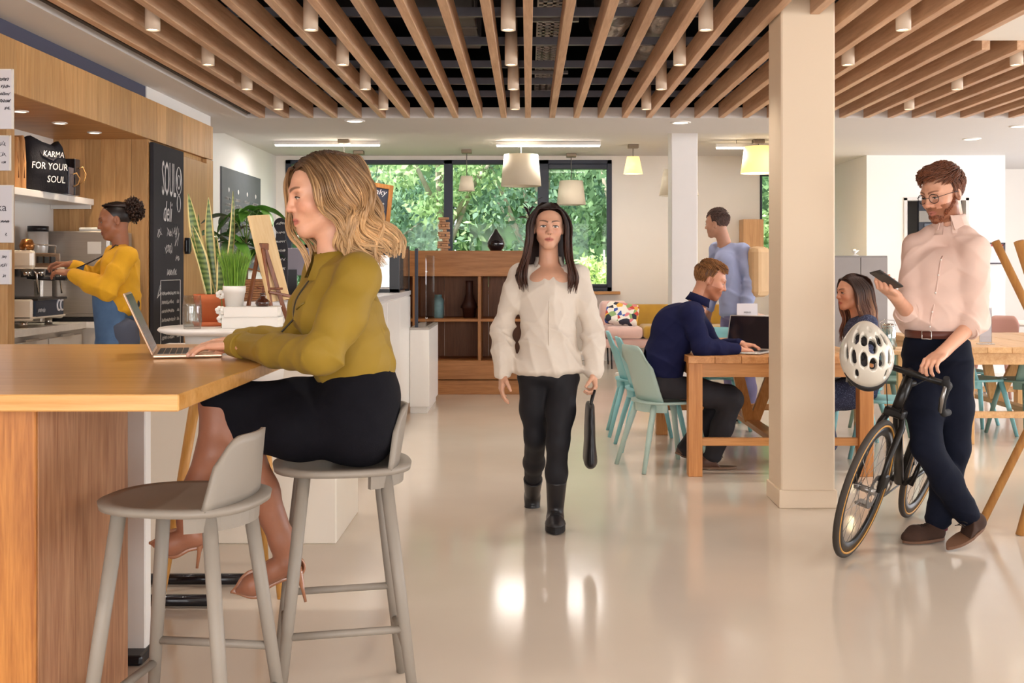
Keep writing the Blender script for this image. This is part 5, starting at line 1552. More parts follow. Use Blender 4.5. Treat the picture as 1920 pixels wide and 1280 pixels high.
		for (p, nn, k, reg) in s.clips:
			X = ax[0][:, None, None]; Y = ax[1][None, :, None]; Z = ax[2][None, None, :]
			d = (X - p[0]) * nn[0] + (Y - p[1]) * nn[1] + (Z - p[2]) * nn[2]
			if reg is not None:
				c, r = reg
				far = np.sqrt((X - c[0]) ** 2 + (Y - c[1]) ** 2 + (Z - c[2]) ** 2) - r
				d = np.minimum(d, -far) if False else np.where(far > 0, -1.0, d)
			hh = np.clip(0.5 - 0.5 * (val - d) / k, 0, 1)
			val = (val * (1 - hh) + d * hh + k * hh * (1 - hh)).astype(np.float32)
		if s.disp is not None:
			idx = np.nonzero(np.abs(val) < 0.035)
			if len(idx[0]):
				val[idx] -= s.disp(ax[0][idx[0]], ax[1][idx[1]], ax[2][idx[2]]).astype(np.float32)
		return val, lo
	def ev(s, P):
		P = np.asarray(P, dtype=np.float32).reshape(-1, 3)
		X, Y, Z = P[:, 0], P[:, 1], P[:, 2]
		val = np.full(len(P), 0.5, dtype=np.float32)
		for kind, a, plo, phi, k, op in s.p:
			val = s._mix(val, s._prim(kind, a, X, Y, Z), k, op)
		return val
	def project_many(s, P, lift=0.0, it=5):
		"""pull points onto the surface"""
		P = np.array(P, dtype=np.float64).reshape(-1, 3)
		e = 0.002
		n = len(P)
		for _ in range(it):
			q = np.concatenate([P] + [P + e * sg * np.eye(3)[i] for i in range(3) for sg in (1, -1)])
			v = s.ev(q).reshape(7, n)
			g = np.stack([(v[1 + 2 * i] - v[2 + 2 * i]) for i in range(3)], 1)
			g /= (np.linalg.norm(g, axis=1)[:, None] + 1e-9)
			P = P - g * (v[0] - lift)[:, None]
		return P
	def project(s, p, lift=0.0, it=6):
		return Vector(s.project_many([list(p)], lift, it)[0])
	def mesh(s, lo, hi, h):
		val, lo = s.grid(lo, hi, h)
		return surface_nets(val, lo, h)
def surface_nets(val, lo, h):
	"""quad mesh of the zero level of a grid"""
	neg = val < 0
	nx, ny, nz = val.shape
	c = np.zeros((nx - 1, ny - 1, nz - 1), dtype=np.uint8)
	for i in (0, 1):
		for j in (0, 1):
			for k in (0, 1):
				c += neg[i:nx - 1 + i, j:ny - 1 + j, k:nz - 1 + k]
	act = np.nonzero((c > 0) & (c < 8))
	n = len(act[0])
	if n == 0:
		return np.zeros((0, 3)), np.zeros((0, 4), int)
	idm = np.full(c.shape, -1, dtype=np.int32)
	idm[act] = np.arange(n)
	ci, cj, ck = act
	corner = {}
	for i in (0, 1):
		for j in (0, 1):
			for k in (0, 1):
				corner[(i, j, k)] = val[ci + i, cj + j, ck + k]
	acc = np.zeros((n, 3)); cnt = np.zeros(n)
	for ax in range(3):
		for u in (0, 1):
			for v in (0, 1):
				a = [0, 0, 0]; o = [x for x in range(3) if x != ax]
				a[o[0]] = u; a[o[1]] = v
				b = list(a); b[ax] = 1
				va, vb = corner[tuple(a)], corner[tuple(b)]
				m = (va < 0) != (vb < 0)
				t = np.where(m, va / np.where(np.abs(va - vb) < 1e-12, 1, va - vb), 0)
				acc[:, ax] += np.where(m, t, 0); acc[:, o[0]] += np.where(m, u, 0); acc[:, o[1]] += np.where(m, v, 0)
				cnt += m
	P = (acc / cnt[:, None] + np.stack(act, 1)) * h + lo
	quads = []
	for ax in range(3):
		sl0 = [slice(None)] * 3; sl1 = [slice(None)] * 3
		sl0[ax] = slice(0, -1); sl1[ax] = slice(1, None)
		a, b = neg[tuple(sl0)], neg[tuple(sl1)]
		o = [x for x in range(3) if x != ax]
		for flip, mm in ((False, a & ~b), (True, ~a & b)):
			e = np.nonzero(mm)
			E = np.stack(e, 1)
			ok = (E[:, o[0]] > 0) & (E[:, o[1]] > 0) & (E[:, o[0]] < c.shape[o[0]]) & (E[:, o[1]] < c.shape[o[1]]) & (E[:, ax] < c.shape[ax])
			E = E[ok]
			if len(E) == 0: continue
			q = []
			for du, dv in ((-1, -1), (0, -1), (0, 0), (-1, 0)):
				G = E.copy(); G[:, o[0]] += du; G[:, o[1]] += dv
				q.append(idm[G[:, 0], G[:, 1], G[:, 2]])
			q = np.stack(q, 1)
			if flip ^ (ax == 1):
				q = q[:, ::-1]
			quads.append(q)
	Q = np.concatenate(quads)
	Q = Q[(Q >= 0).all(1)]
	return P, Q
def np_mesh(name, P, Q, m, parent, colors=None, smooth_it=0, origin=None):
	me = D.meshes.new(name)
	off = np.zeros(3) if origin is None else np.array(origin)
	P = np.asarray(P, dtype=np.float32) - off.astype(np.float32)
	me.vertices.add(len(P)); me.vertices.foreach_set('co', P.ravel())
	nq = len(Q)
	me.loops.add(nq * 4); me.loops.foreach_set('vertex_index', np.asarray(Q, dtype=np.int32).ravel())
	me.polygons.add(nq); me.polygons.foreach_set('loop_start', np.arange(0, nq * 4, 4, dtype=np.int32))
	me.polygons.foreach_set('use_smooth', np.ones(nq, dtype=bool))
	me.update(calc_edges=True)
	if colors is not None:
		ca = me.color_attributes.new('Col', 'FLOAT_COLOR', 'POINT')
		ca.data.foreach_set('color', np.concatenate([colors, np.ones((len(P), 1))], 1).astype(np.float32).ravel())
	me.materials.append(m)
	o = D.objects.new(name, me); COL.objects.link(o)
	o.parent = parent
	return o
def smooth_np(P, Q, it=1, f=0.5):
	for _ in range(it):
		acc = np.zeros_like(P); cnt = np.zeros(len(P))
		for a, b in ((0, 1), (1, 2), (2, 3), (3, 0)):
			np.add.at(acc, Q[:, a], P[Q[:, b]]); np.add.at(cnt, Q[:, a], 1)
			np.add.at(acc, Q[:, b], P[Q[:, a]]); np.add.at(cnt, Q[:, b], 1)
		P = P + f * (acc / np.maximum(cnt, 1)[:, None] - P)
	return P
def sculpt_obj(name, S, boxes, m, parent, color=None, origin=None, smooth_it=0):
	"""mesh a sculpt over boxes [(lo, hi, voxel)]; finer boxes first, coarser ones skip what those already cover"""
	Ps, Qs, n = [], [], 0
	done = []
	for lo, hi, h in boxes:
		P, Q = S.mesh(lo, hi, h)
		if len(Q) == 0: continue
		for dl, dh in done:
			ins = ((P > np.array(dl) + h * 0.6) & (P < np.array(dh) - h * 0.6)).all(1)
			Q = Q[~ins[Q].all(1)]
		done.append((lo, hi))
		if smooth_it: P = smooth_np(P, Q, smooth_it)
		Ps.append(P); Qs.append(Q + n); n += len(P)
	P, Q = np.concatenate(Ps), np.concatenate(Qs)
	used = np.zeros(len(P), bool); used[Q.ravel()] = True
	remap = np.cumsum(used) - 1
	P, Q = P[used], remap[Q]
	cols = color(P) if color is not None else None
	return np_mesh(name, P, Q, m, parent, cols, origin=origin)
def bbox(pts, m):
	A = np.array([list(p) for p in pts]); mm = np.array(m if hasattr(m, '__len__') else (m, m, m))
	return tuple(A.min(0) - mm), tuple(A.max(0) + mm)
# ---- value noise for folds
def wob(x, y, z, f, seed=0):
	a = seed * 1.7
	return (np.sin(f * (x * 1.0 + 0.6 * y) + a + 1.3 * np.sin(f * 0.7 * z + a)) + np.sin(f * (0.8 * z - 0.5 * x) + 2 * a + 1.1 * np.sin(f * 0.6 * y)) + np.sin(f * (0.7 * y + 0.4 * z) + 0.5 * a)) / 3
def catmull(pts, n):
	P = np.array([list(p) for p in pts], dtype=float)
	P = np.vstack([2 * P[0] - P[1], P, 2 * P[-1] - P[-2]])
	m = len(P) - 3
	out = []
	for i in range(n):
		u = i / (n - 1) * m
		j = min(int(u), m - 1); t = u - j
		a, b, c, d = P[j], P[j + 1], P[j + 2], P[j + 3]
		out.append(0.5 * ((2 * b) + (-a + c) * t + (2 * a - 5 * b + 4 * c - d) * t * t + (-a + 3 * b - 3 * c + d) * t ** 3))
	return np.array(out)
class Locks:
	"""hair made of many tapered strands gathered in one mesh with colour along each"""
	def __init__(s): s.P, s.Q, s.C, s.n = [], [], [], 0
	def add(s, pts, r, cols, n=6, flat=0.55, taper=(0.75, 1.0, 0.12)):
		pts = np.asarray(pts); m = len(pts)
		t = np.gradient(pts, axis=0); t /= (np.linalg.norm(t, axis=1)[:, None] + 1e-9)
		ref = np.array([0.31, 0.22, 0.92])
		x = np.cross(t, ref); x /= (np.linalg.norm(x, axis=1)[:, None] + 1e-9)
		y = np.cross(t, x)
		u = np.linspace(0, 1, m)
		rad = r * np.interp(u, [0, 0.35, 0.8, 1], [taper[0], taper[1], taper[1] * 0.8, taper[2]])
		an = np.linspace(0, 2 * np.pi, n, endpoint=False)
		ring = pts[:, None, :] + rad[:, None, None] * (np.cos(an)[None, :, None] * x[:, None, :] + flat * np.sin(an)[None, :, None] * y[:, None, :])
		s.P.append(ring.reshape(-1, 3))
		i, k = np.meshgrid(np.arange(m - 1), np.arange(n), indexing='ij')
		k2 = (k + 1) % n
		q = np.stack([i * n + k, i * n + k2, (i + 1) * n + k2, (i + 1) * n + k], -1).reshape(-1, 4) + s.n
		s.Q.append(q); s.n += m * n
		cols = np.asarray(cols)
		cu = np.stack([np.interp(u, np.linspace(0, 1, len(cols)), cols[:, c]) for c in range(3)], 1)
		s.C.append(np.repeat(cu, n, axis=0))
	def build(s, name, m, parent, origin=None, extra=None):
		P, Q, C = np.concatenate(s.P), np.concatenate(s.Q), np.concatenate(s.C)
		if extra is not None:
			p2, q2, c2 = extra
			Q = np.concatenate([Q, q2 + len(P)]); P = np.concatenate([P, p2]); C = np.concatenate([C, c2])
		return np_mesh(name, P, Q, m, parent, C, origin=origin)
# ---- head, hand, foot builders
class Head:
	"""frame of a head: c centre between the ears, f forward, u up; s scales a 0.23 m tall head"""
	def __init__(s, c, f, u=(0, 0, 1), s_=1.0):
		s.c = np.array(list(c), float); s.f = unit(f); u = np.asarray(u, float); s.u = unit(u - s.f * np.dot(u, s.f)); s.r = np.cross(s.f, s.u); s.s = s_
		s.R = np.stack([s.r, s.f, s.u])
	def w(s, r, f, u): return s.c + s.s * (r * s.r + f * s.f + u * s.u)
	def loc(s, P): return ((np.asarray(P) - s.c) @ s.R.T) / s.s
	def sculpt(s, S, male=False, nose=1.0, jaw=1.0):
		q = s.s; w = s.w; R = s.R
		def E(c, r, k, op='u'): S.ell(w(*c), [x * q for x in r], k * q, R, op)
		def C(a, b, ra, rb, k, op='u'): S.cap(w(*a), w(*b), ra * q, rb * q, k * q, op)
		E((0, -0.014, 0.032), (0.073, 0.094, 0.084), 0.02)
		E((0, 0.03, 0.012), (0.062, 0.062, 0.075), 0.03)
		E((0, 0.036, -0.048), (0.052 * jaw, 0.056, 0.062), 0.03)
		C((-0.046 * jaw, 0.012, -0.062), (-0.012, 0.066, -0.098), 0.016, 0.015, 0.03)
		C((0.046 * jaw, 0.012, -0.062), (0.012, 0.066, -0.098), 0.016, 0.015, 0.03)
		E((0, 0.076, -0.098), (0.02 * jaw, 0.016, 0.016), 0.025)
		for sg in (-1, 1):
			E((sg * 0.039, 0.062, -0.028), (0.024, 0.024, 0.024), 0.03)
			C((sg * 0.012, 0.089, 0.022), (sg * 0.044, 0.076, 0.022), 0.010 if male else 0.008, 0.008, 0.02)
			E((sg * 0.031, 0.099, 0.002), (0.0185, 0.017, 0.0125), 0.012, 's')
			E((sg * 0.031, 0.073, 0.0), (0.0185, 0.0165, 0.0135), 0.006)     # lids over the eyeball
			E((sg * 0.074, -0.008, -0.012), (0.009, 0.019, 0.031), 0.008)
			E((sg * 0.081, 0.001, -0.009), (0.006, 0.009, 0.018), 0.006, 's')
		C((0, 0.089, 0.016), (0, 0.108 * nose, -0.026), 0.0085, 0.0105, 0.012)
		E((0, 0.109 * nose, -0.03), (0.0105, 0.011, 0.0095), 0.008)
		for sg in (-1, 1):
			E((sg * 0.0115, 0.098, -0.033), (0.008, 0.010, 0.0075), 0.007)
			E((sg * 0.006, 0.104, -0.041), (0.004, 0.005, 0.004), 0.003, 's')
		E((0, 0.078, -0.06), (0.028, 0.02, 0.022), 0.02)
		C((-0.021, 0.084, -0.0655), (0, 0.0965, -0.0615), 0.0042, 0.0065, 0.006)
		C((0.021, 0.084, -0.0655), (0, 0.0965, -0.0615), 0.0042, 0.0065, 0.006)
		C((-0.019, 0.083, -0.069), (0, 0.094, -0.0745), 0.004, 0.0075, 0.006)
		C((0.019, 0.083, -0.069), (0, 0.094, -0.0745), 0.004, 0.0075, 0.006)
		C((-0.024, 0.0875, -0.0675), (0.024, 0.0875, -0.0675), 0.0016, 0.0016, 0.003, 's')
		C((0, 0.104, -0.0678), (0, 0.1, -0.0678), 0.003, 0.003, 0.004, 's')
		C((0, 0.105, -0.047), (0, 0.1, -0.056), 0.003, 0.003, 0.006, 's')
	def neck(s, S, base, r0=0.052, r1=0.058):
		S.cap(s.w(0, -0.018, -0.05), base, r0 * s.s, r1 * s.s, 0.03)
	def color(s, P, base, lip, brow, beard=None, blush=None, lid=None, browh=0.0075, socket=None):
		L = s.loc(P); r, f, u = L[:, 0], L[:, 1], L[:, 2]
		C = np.tile(np.array(base), (len(P), 1))
		def put(mask, col, a=1.0):
			mk = np.clip(mask, 0, 1)[:, None] * a
			C[:] = C * (1 - mk) + np.array(col) * mk
		sm = lambda d, e: np.clip(0.5 - d / e, 0, 1)
		head = (np.abs(r) < 0.11) & (f > -0.12) & (f < 0.14) & (u > -0.125) & (u < 0.13)
		ar = np.abs(r)
		if blush is not None:
			put(sm(np.sqrt(((ar - 0.042) / 0.028) ** 2 + ((u + 0.03) / 0.02) ** 2) - 1, 0.9) * (f > 0.03) * head, blush, 0.55)
			put(sm(np.sqrt((r / 0.012) ** 2 + ((u + 0.03) / 0.012) ** 2) - 1, 0.8) * (f > 0.09) * head, blush, 0.4)
		if beard is not None:
			jawline = (u < -0.035 - 0.0 + 0.45 * np.clip(0.02 - f, 0, 0.2)) & (f > -0.012) & (u > -0.135)
			side = (ar > 0.048) & (f > -0.008) & (f < 0.02) & (u < 0.012) & (u > -0.05)
			cheek = (u > -0.052) & (f > 0.03) & (ar < 0.05) & ~((u < -0.043) & (ar < 0.03))
			put(((jawline & ~cheek) | side).astype(float) * head, beard, 0.82)
		# lips
		lipm = sm((np.sqrt((r / 0.0235) ** 2 + ((u + 0.0685) / 0.0105) ** 2) - 1), 0.35) * (f > 0.078) * head
		put(lipm, lip, 0.9)
		put(sm(np.abs(u + 0.0675) - 0.0012, 0.0016) * (ar < 0.022) * (f > 0.08) * head, np.array(lip) * 0.45, 0.8)
		# brows: arched band above the eyes
		arch = 0.0225 + 0.006 * np.sin(np.clip((ar - 0.01) / 0.042, 0, 1) * np.pi * 0.75)
		th = browh * np.clip(1.15 - (ar - 0.01) / 0.05, 0.25, 1)
		put(sm(np.abs(u - arch) - th * 0.5, 0.003) * (ar > 0.009) * (ar < 0.053) * (f > 0.04) * head, brow, 0.85)
		if lid is not None:
			e = np.sqrt(((ar - 0.031) / 0.019) ** 2 + ((u - 0.004) / 0.010) ** 2)
			put(sm(e - 1, 0.5) * (f > 0.05) * head, lid, 0.5)
		for sx in (-1, 1):
			put(sm(np.sqrt(((r - sx * 0.006) / 0.004) ** 2 + ((u + 0.041) / 0.003) ** 2) - 1, 0.5) * (f > 0.095) * head, np.array(base) * 0.35, 0.8)
		return C
	def eyes(s, parent, iris, gaze=(0, 1, -0.25), openness=0.0045, origin=(0, 0, 0), white='#e9e2dc', lash='#1d120c'):
		"""eyeball as part 'eye' with a dark lash line as its sub-part"""
		g = unit(gaze)
		for sg in (-1, 1):
			c = s.w(sg * 0.031, 0.0765, 0.0)
			n_, m_ = 20, 14
			rr = 0.0148 * s.s
			# visible eye: almond patch following the ball, just proud of the lid
			P, C, Q = [], [], []
			W_, H_ = 0.0168, openness
			gu, gv = 21, 11
			for j in range(gv):
				for i in range(gu):
					a = -1 + 2 * i / (gu - 1); b = -1 + 2 * j / (gv - 1)
					hh = H_ * (1 - a * a) ** 0.6 * (1.0 if b < 0 else 1.15)
					x, z = a * W_, b * hh - 0.0012 * a * a - 0.0015
					y = math.sqrt(max(0.0, 0.0172 ** 2 - x * x * 0.7 - z * z)) + 0.0008
					P.append(s.w(sg * 0.031 + x, 0.0735 + y, z))
					d = math.hypot(x - g[0] * 0.012, (z - g[2] * 0.012))
					col = srgb(white)
					if d < 0.0062: col = srgb(iris)
					if d < 0.0028: col = (0.005, 0.005, 0.006)
					if b > 0.72: col = tuple(np.array(col) * 0.35)
					C.append(col)
			for j in range(gv - 1):
				for i in range(gu - 1):
					a = j * gu + i
					Q.append((a, a + 1, a + gu + 1, a + gu))
			eo = np_mesh('eye', np.array(P), np.array(Q), mat('eye_surface', attr='Col', rough=0.12, var=0.0), parent, np.array(C), origin=origin)
			lm = MB()
			pts = []
			for a in np.linspace(-1, 1.06, 12):
				hh = H_ * max(0, 1 - a * a) ** 0.6 * 1.15
				x, z = a * W_, hh - 0.0012 * a * a - 0.0012
				y = math.sqrt(max(0.0, 0.0172 ** 2 - x * x * 0.7 - z * z)) + 0.0016
				pts.append(Vector(s.w(sg * 0.031 + x * (1 if True else 1), 0.0735 + y, z)) - Vector(origin))
			lm.tube(pts, [0.0008 + 0.0015 * math.sin(math.pi * (0.15 + 0.75 * i / 11)) for i in range(12)], 6)
			lm.build('lashes', mat('lash_dark', lash, 0.8), eo)
def hand(S, wrist, d, n, thumb, s_=1.0, curl=(0.35, 0.4, 0.4, 0.45), spread=0.06, tcurl=0.4, tout=0.75, k=0.006, lens=(0.072, 0.079, 0.073, 0.058), bend=None):
	"""hand from the wrist along d; n is the palm normal (the side fingers close to), thumb the direction of the thumb edge.
	Returns the fingertip points."""
	w = np.array(list(wrist), float); d = unit(d); n = np.asarray(n, float); n = unit(n - d * n.dot(d)); t = np.asarray(thumb, float)
	t = unit(t - d * t.dot(d) - n * t.dot(n))
	q = s_
	pl = 0.088 * q
	R = np.stack([t, d, n])
	S.cap(w - d * 0.03 * q, w + d * 0.012 * q, 0.024 * q, 0.024 * q, 0.012 * q)
	S.ell(w + d * pl * 0.5, (0.038 * q, 0.052 * q, 0.0155 * q), 0.012 * q, R)
	S.ell(w + d * pl * 0.42 + t * 0.022 * q + n * 0.008 * q, (0.019 * q, 0.034 * q, 0.015 * q), 0.012 * q, R)
	tips = []
	for i in range(4):
		off = (0.029 - 0.0193 * i) * q
		base = w + t * off + d * (pl - (0.0, -0.004, 0.0, 0.009)[i] * q) + n * (-0.002) * q
		S.cap(w + d * 0.03 * q + t * off * 0.8, base, 0.011 * q, 0.0098 * q, 0.008 * q)
		sp = t * (spread * (1.5 - i))
		a = 0.0
		p = base
		ls = [lens[i] * x * q for x in (0.46, 0.31, 0.26)]
		rr = [0.0092, 0.0082, 0.0074, 0.0062]
		rr = [x * q * (1 if i < 3 else 0.88) for x in rr]
		c = curl[i] if not hasattr(curl[i], '__len__') else None
		for j in range(3):
			a += (curl[i][j] if c is None else c * (0.8, 1.1, 0.7)[j])
			dirv = unit(d * math.cos(a) + n * math.sin(a) + sp * (1 if j == 0 else 0.6))
			p2 = p + dirv * ls[j]
			S.cap(p, p2, rr[j], rr[j + 1], k * q * (1.0 if j == 0 else 0.4))
			p = p2
		tips.append(p)
	tb = w + d * 0.018 * q + t * 0.024 * q + n * 0.006 * q
	dv = unit(d * (1 - 0.35 * tout) + t * tout + n * tcurl * 0.6)
	p1 = tb + dv * 0.042 * q
	dv2 = unit(d * 0.9 + t * tout * 0.55 + n * tcurl)
	p2 = p1 + dv2 * 0.03 * q
	dv3 = unit(d * 1.0 + t * tout * 0.25 + n * tcurl * 1.2)
	p3 = p2 + dv3 * 0.024 * q
	S.cap(tb, p1, 0.0145 * q, 0.0115 * q, 0.01 * q).cap(p1, p2, 0.011 * q, 0.0098 * q, 0.004 * q).cap(p2, p3, 0.0096 * q, 0.0074 * q, 0.003 * q)
	tips.append(p3)
	return tips
def skinmat(name, rough=0.45):
	return mat(name, attr='Col', rough=rough, var=0.035, scale=30, bump=0.05, bscale=220, sss=0.12)
# ================================================================== people
def person(name_label, loc):
	return empty('person', loc, name_label, 'person')
def pv(o):
	return np.array(list(o))
def hair_cap(hd, r=(0.0785, 0.1, 0.09), c=(0, -0.016, 0.034), clips=(), h=0.005, noise=0.0):
	S = Sculpt()
	S.ell(hd.w(*c), [x * hd.s for x in r], 0.01, hd.R)
	for p, n in clips:
		S.clip(hd.w(*p), hd.R.T @ np.array(n), 0.006)
	if noise:
		S.disp = lambda x, y, z: noise * wob(x, y, z, 190, 2)
	lo, hi = bbox([hd.c], 0.14)
	return S.mesh(lo, hi, h)
M_hair = mat('hair_strands', attr='Col', rough=0.42, var=0.10, scale=60, stretch=(1, 1, 0.3))
# ------------------------------------------------------------------ woman at the laptop
def build_hero():
	d0 = 3.45
	H = lambda px, py, dy=0.0: pv(W(px, py, d0 + dy))
	base = np.array([-0.6, d0, 0.0])
	root = person('blonde woman in olive blouse and black skirt typing at the bar table', base)
	rt = unit((-0.30, 0.954, 0))           # to her right (away from the camera)
	hd = Head(H(606, 364), (-0.89, -0.43, -0.17), (-0.16, -0.05, 0.985), 1.04)
	# ---- body
	S = Sculpt()
	hd.sculpt(S, nose=0.985, jaw=0.93)
	neckb = H(625, 503)
	S.cap(hd.w(0, -0.02, -0.055), neckb, 0.046, 0.052, 0.03)
	S.loft(H(634, 575), H(645, 610), (0.12, 0.06), (0.13, 0.085), rt, 0.03)
	S.cap(neckb, H(634, 575), 0.045, 0.06, 0.02)
	S.loft(H(645, 600), H(672, 780), (0.13, 0.085), (0.15, 0.1), rt, 0.04)
	shn, shf = H(672, 518, -0.155), H(608, 510, 0.165)
	eln, elf = H(604, 664, -0.26), H(552, 640, 0.28)
	wrn, wrf = H(440, 647, 0.15), H(450, 637, 0.37)
	S.path([neckb + (0, 0, -0.1), shn + (0, 0, -0.012), eln, wrn], [0.035, 0.04, 0.036, 0.025], 0.03)
	S.path([neckb + (0, 0, -0.1), shf + (0, 0, -0.012), elf, wrf], [0.035, 0.04, 0.036, 0.025], 0.03)
	tn = hand(S, wrn, (-1, 0.10, -0.06), (-0.1, 0, -1), (0, 1, 0), 0.98, curl=(0.22, 0.2, 0.24, 0.3), spread=0.10, tout=0.6, tcurl=0.3)
	tf = hand(S, wrf, (-1, -0.08, -0.10), (-0.1, 0, -1), (0, -1, 0), 0.98, curl=(0.22, 0.2, 0.24, 0.3), spread=0.10, tout=0.6, tcurl=0.3)
	kA, kB = H(410, 752, -0.06), H(446, 806, -0.05)
	aA, aB = H(352, 978, -0.12), H(538, 1052, -0.02)
	S.path([H(672, 790, 0.08), kA, H(404, 850, -0.09), aA + (0, 0, 0.06), aA], [0.075, 0.054, 0.054, 0.036, 0.034], 0.03)
	S.path([H(672, 795, -0.08), kB, H(490, 920, -0.04), aB + (-0.012, 0, 0.06), aB], [0.075, 0.054, 0.05, 0.036, 0.034], 0.03)
	footA = [aA + (0.012, 0, -0.015), H(368, 1003, -0.12), H(322, 1020, -0.12), H(292, 1020, -0.12)]
	footB = [aB + (0.008, 0, -0.01), H(515, 1068, -0.02), H(472, 1097, -0.02), H(448, 1106, -0.02)]
	S.path(footA, [0.031, 0.03, 0.03, 0.012], 0.02)
	S.path(footB, [0.031, 0.03, 0.03, 0.012], 0.02)
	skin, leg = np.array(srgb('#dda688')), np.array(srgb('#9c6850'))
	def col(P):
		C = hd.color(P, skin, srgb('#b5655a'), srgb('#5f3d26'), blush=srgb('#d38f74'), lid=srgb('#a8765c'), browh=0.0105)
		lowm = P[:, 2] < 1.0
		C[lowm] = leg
		for tp in tn + tf:
			dd = np.linalg.norm(P - np.array(tp), axis=1)
			m = dd < 0.0095
			C[m] = srgb('#e6b9a6')
		return C
	boxes = [bbox([hd.c], 0.145) + (0.0021,)]
	boxes[0] = ((boxes[0][0][0], boxes[0][0][1], hd.c[2] - 0.185), boxes[0][1], 0.0021)
	boxes.append(bbox([wrn] + tn + [wrf] + tf, 0.02) + (0.0025,))
	boxes.append(bbox([kA, aA, kB, aB] + footA + footB, 0.06) + (0.005,))
	boxes.append(bbox([hd.c, H(700, 840), wrn, shn, shf, eln, elf], 0.1) + (0.008,))
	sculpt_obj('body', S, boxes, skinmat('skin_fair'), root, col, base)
	hd.eyes(root, '#5f6a5a', gaze=(0, 1, -0.5), openness=0.0030, origin=base, white='#cfc2b8')
	# ---- blouse
	B = Sculpt()
	B.loft(H(634, 538), H(638, 590), (0.14, 0.082), (0.165, 0.115), rt, 0.05)
	B.loft(H(638, 590), H(660, 668), (0.165, 0.118), (0.16, 0.125), rt, 0.05)
	B.loft(H(660, 668), H(672, 684), (0.165, 0.128), (0.15, 0.112), rt, 0.03)
	for sg in (-1, 1):
		B.ell(H(594, 580) + rt * 0.062 * sg, (0.068, 0.068, 0.07), 0.05)
	B.cap(H(636, 508, -0.03), shn, 0.044, 0.056, 0.05).cap(H(622, 508, 0.03), shf, 0.044, 0.056, 0.05)
	B.path([shn, (shn + eln) / 2 + (0.008, 0, 0), eln], [0.066, 0.067, 0.059], 0.035)
	fm = (eln + wrn) / 2
	B.path([eln, fm + (0, 0, -0.004), wrn + (0.03, -0.01, 0.0), wrn + (0.005, 0, 0)], [0.058, 0.052, 0.041, 0.035], 0.02)
	B.path([shf, (shf + elf) / 2, elf], [0.063, 0.062, 0.056], 0.035)
	B.path([elf, (elf + wrf) / 2, wrf + (0.03, 0, 0), wrf + (0.008, 0, 0)], [0.055, 0.048, 0.04, 0.034], 0.02)
	# collar band
	nd = unit(hd.w(0, -0.02, -0.055) - neckb)
	B.cap(neckb - nd * 0.02, neckb + nd * 0.026, 0.066, 0.0605, 0.02)
	B.cap(neckb + nd * 0.012, neckb + nd * 0.12, 0.052, 0.056, 0.004, 's')
	B.cap(neckb + np.array([-0.06, -0.03, 0.03]), neckb + np.array([-0.09, -0.05, 0.06]), 0.018, 0.03, 0.006, 's')
	# soft folds: gathers radiating from the elbow, drape over the waist, pulls at the armhole
	axn = unit(eln - shn); axf = unit(wrn - eln)
	rg = lambda v: (1 - np.abs(np.sin(v))) ** 1.6 - 0.32
	def folds(x, y, z):
		P = np.stack([x, y, z], 1)
		t1 = (P - shn) @ axn; t2 = (P - eln) @ axf
		de = np.linalg.norm(P - (eln + np.array([0.0, 0, 0.03])), axis=1)
		near = (y < d0 - 0.075).astype(float)
		w1 = wob(x, y, z, 15, 4)
		f = 0.0012 * wob(x, y, z, 30, 1) + 0.0045 * ((1 - np.minimum(1, np.abs(wob(x + 0.3 * z, y, z * 0.6 + 0.3 * x, 16, 7)) * 2.4)) ** 2 - 0.2) + 0.002 * ((1 - np.minimum(1, np.abs(wob(x - 0.3 * z, y, z * 0.7, 34, 11)) * 2.4)) ** 2 - 0.2)
		f += near * 0.0055 * np.exp(-(de / 0.075) ** 2) * rg(34 * (t1 - 0.8 * t2) + 1.6 * w1)
		f += near * (t2 > 0.03) * 0.0045 * rg(24 * t2 + 9 * (z - 1.1) + 1.8 * w1) * np.exp(-((t2 - 0.13) / 0.09) ** 2)
		f += near * 0.004 * rg(20 * t1 + 26 * x + 1.5 * w1) * np.exp(-((t1 - 0.07) / 0.06) ** 2)
		waist = np.exp(-((z - H(0, 668)[2]) / 0.05) ** 2)
		f += (1 - near * (t2 > 0)) * 0.010 * waist * rg(22 * x + 16 * y + 30 * (z - 1.0) + 2.2 * wob(x, y, z, 10, 5))
		diag = (x - H(640, 0)[0]) - 1.5 * (z - H(0, 620)[2])
		f += (1 - near) * 0.0055 * rg(19 * diag + 1.5 * wob(x, y, z, 9, 9)) * np.exp(-((z - H(0, 605)[2]) / 0.08) ** 2)
		return f
	B.disp = folds
	lo, hi = bbox([H(540, 455), H(750, 700), wrn, wrf, shn, shf, eln, elf], 0.075)
	bl = sculpt_obj('blouse', B, [(lo, hi, 0.0042)], mat('olive_silk', '#927629', 0.62, spec=0.25, var=0.05, scale=7, sheen=0.03, bump=0.05, bscale=300), root, None, base)
	B.disp = None
	fdir = unit((-0.93, -0.36, 0)); cb = neckb + nd * 0.012
	vs, fs = [], []
	nA = 34
	for i in range(nA + 1):
		a = math.radians(24) + (2 * math.pi - math.radians(48)) * i / nA
		dr = fdir * math.cos(a) + rt * math.sin(a)
		for rr_, hh in ((0.094, -0.045), (0.0715, 0.008), (0.066, 0.036), (0.0625, 0.036), (0.066, 0.008), (0.085, -0.045)):
			vs.append(Vector(cb + dr * rr_ + nd * (hh + 0.004 * math.sin(3 * a)) - base))
	for i in range(nA):
		for k in range(6):
			a = i * 6 + k; b = i * 6 + (k + 1) % 6
			fs.append((a, b, b + 6, a + 6))
	MB().add(vs, fs, True).build('collar', MATS['olive_silk'], bl)
	# placket, buttons, pocket, cuffs as parts of the blouse
	pl = []
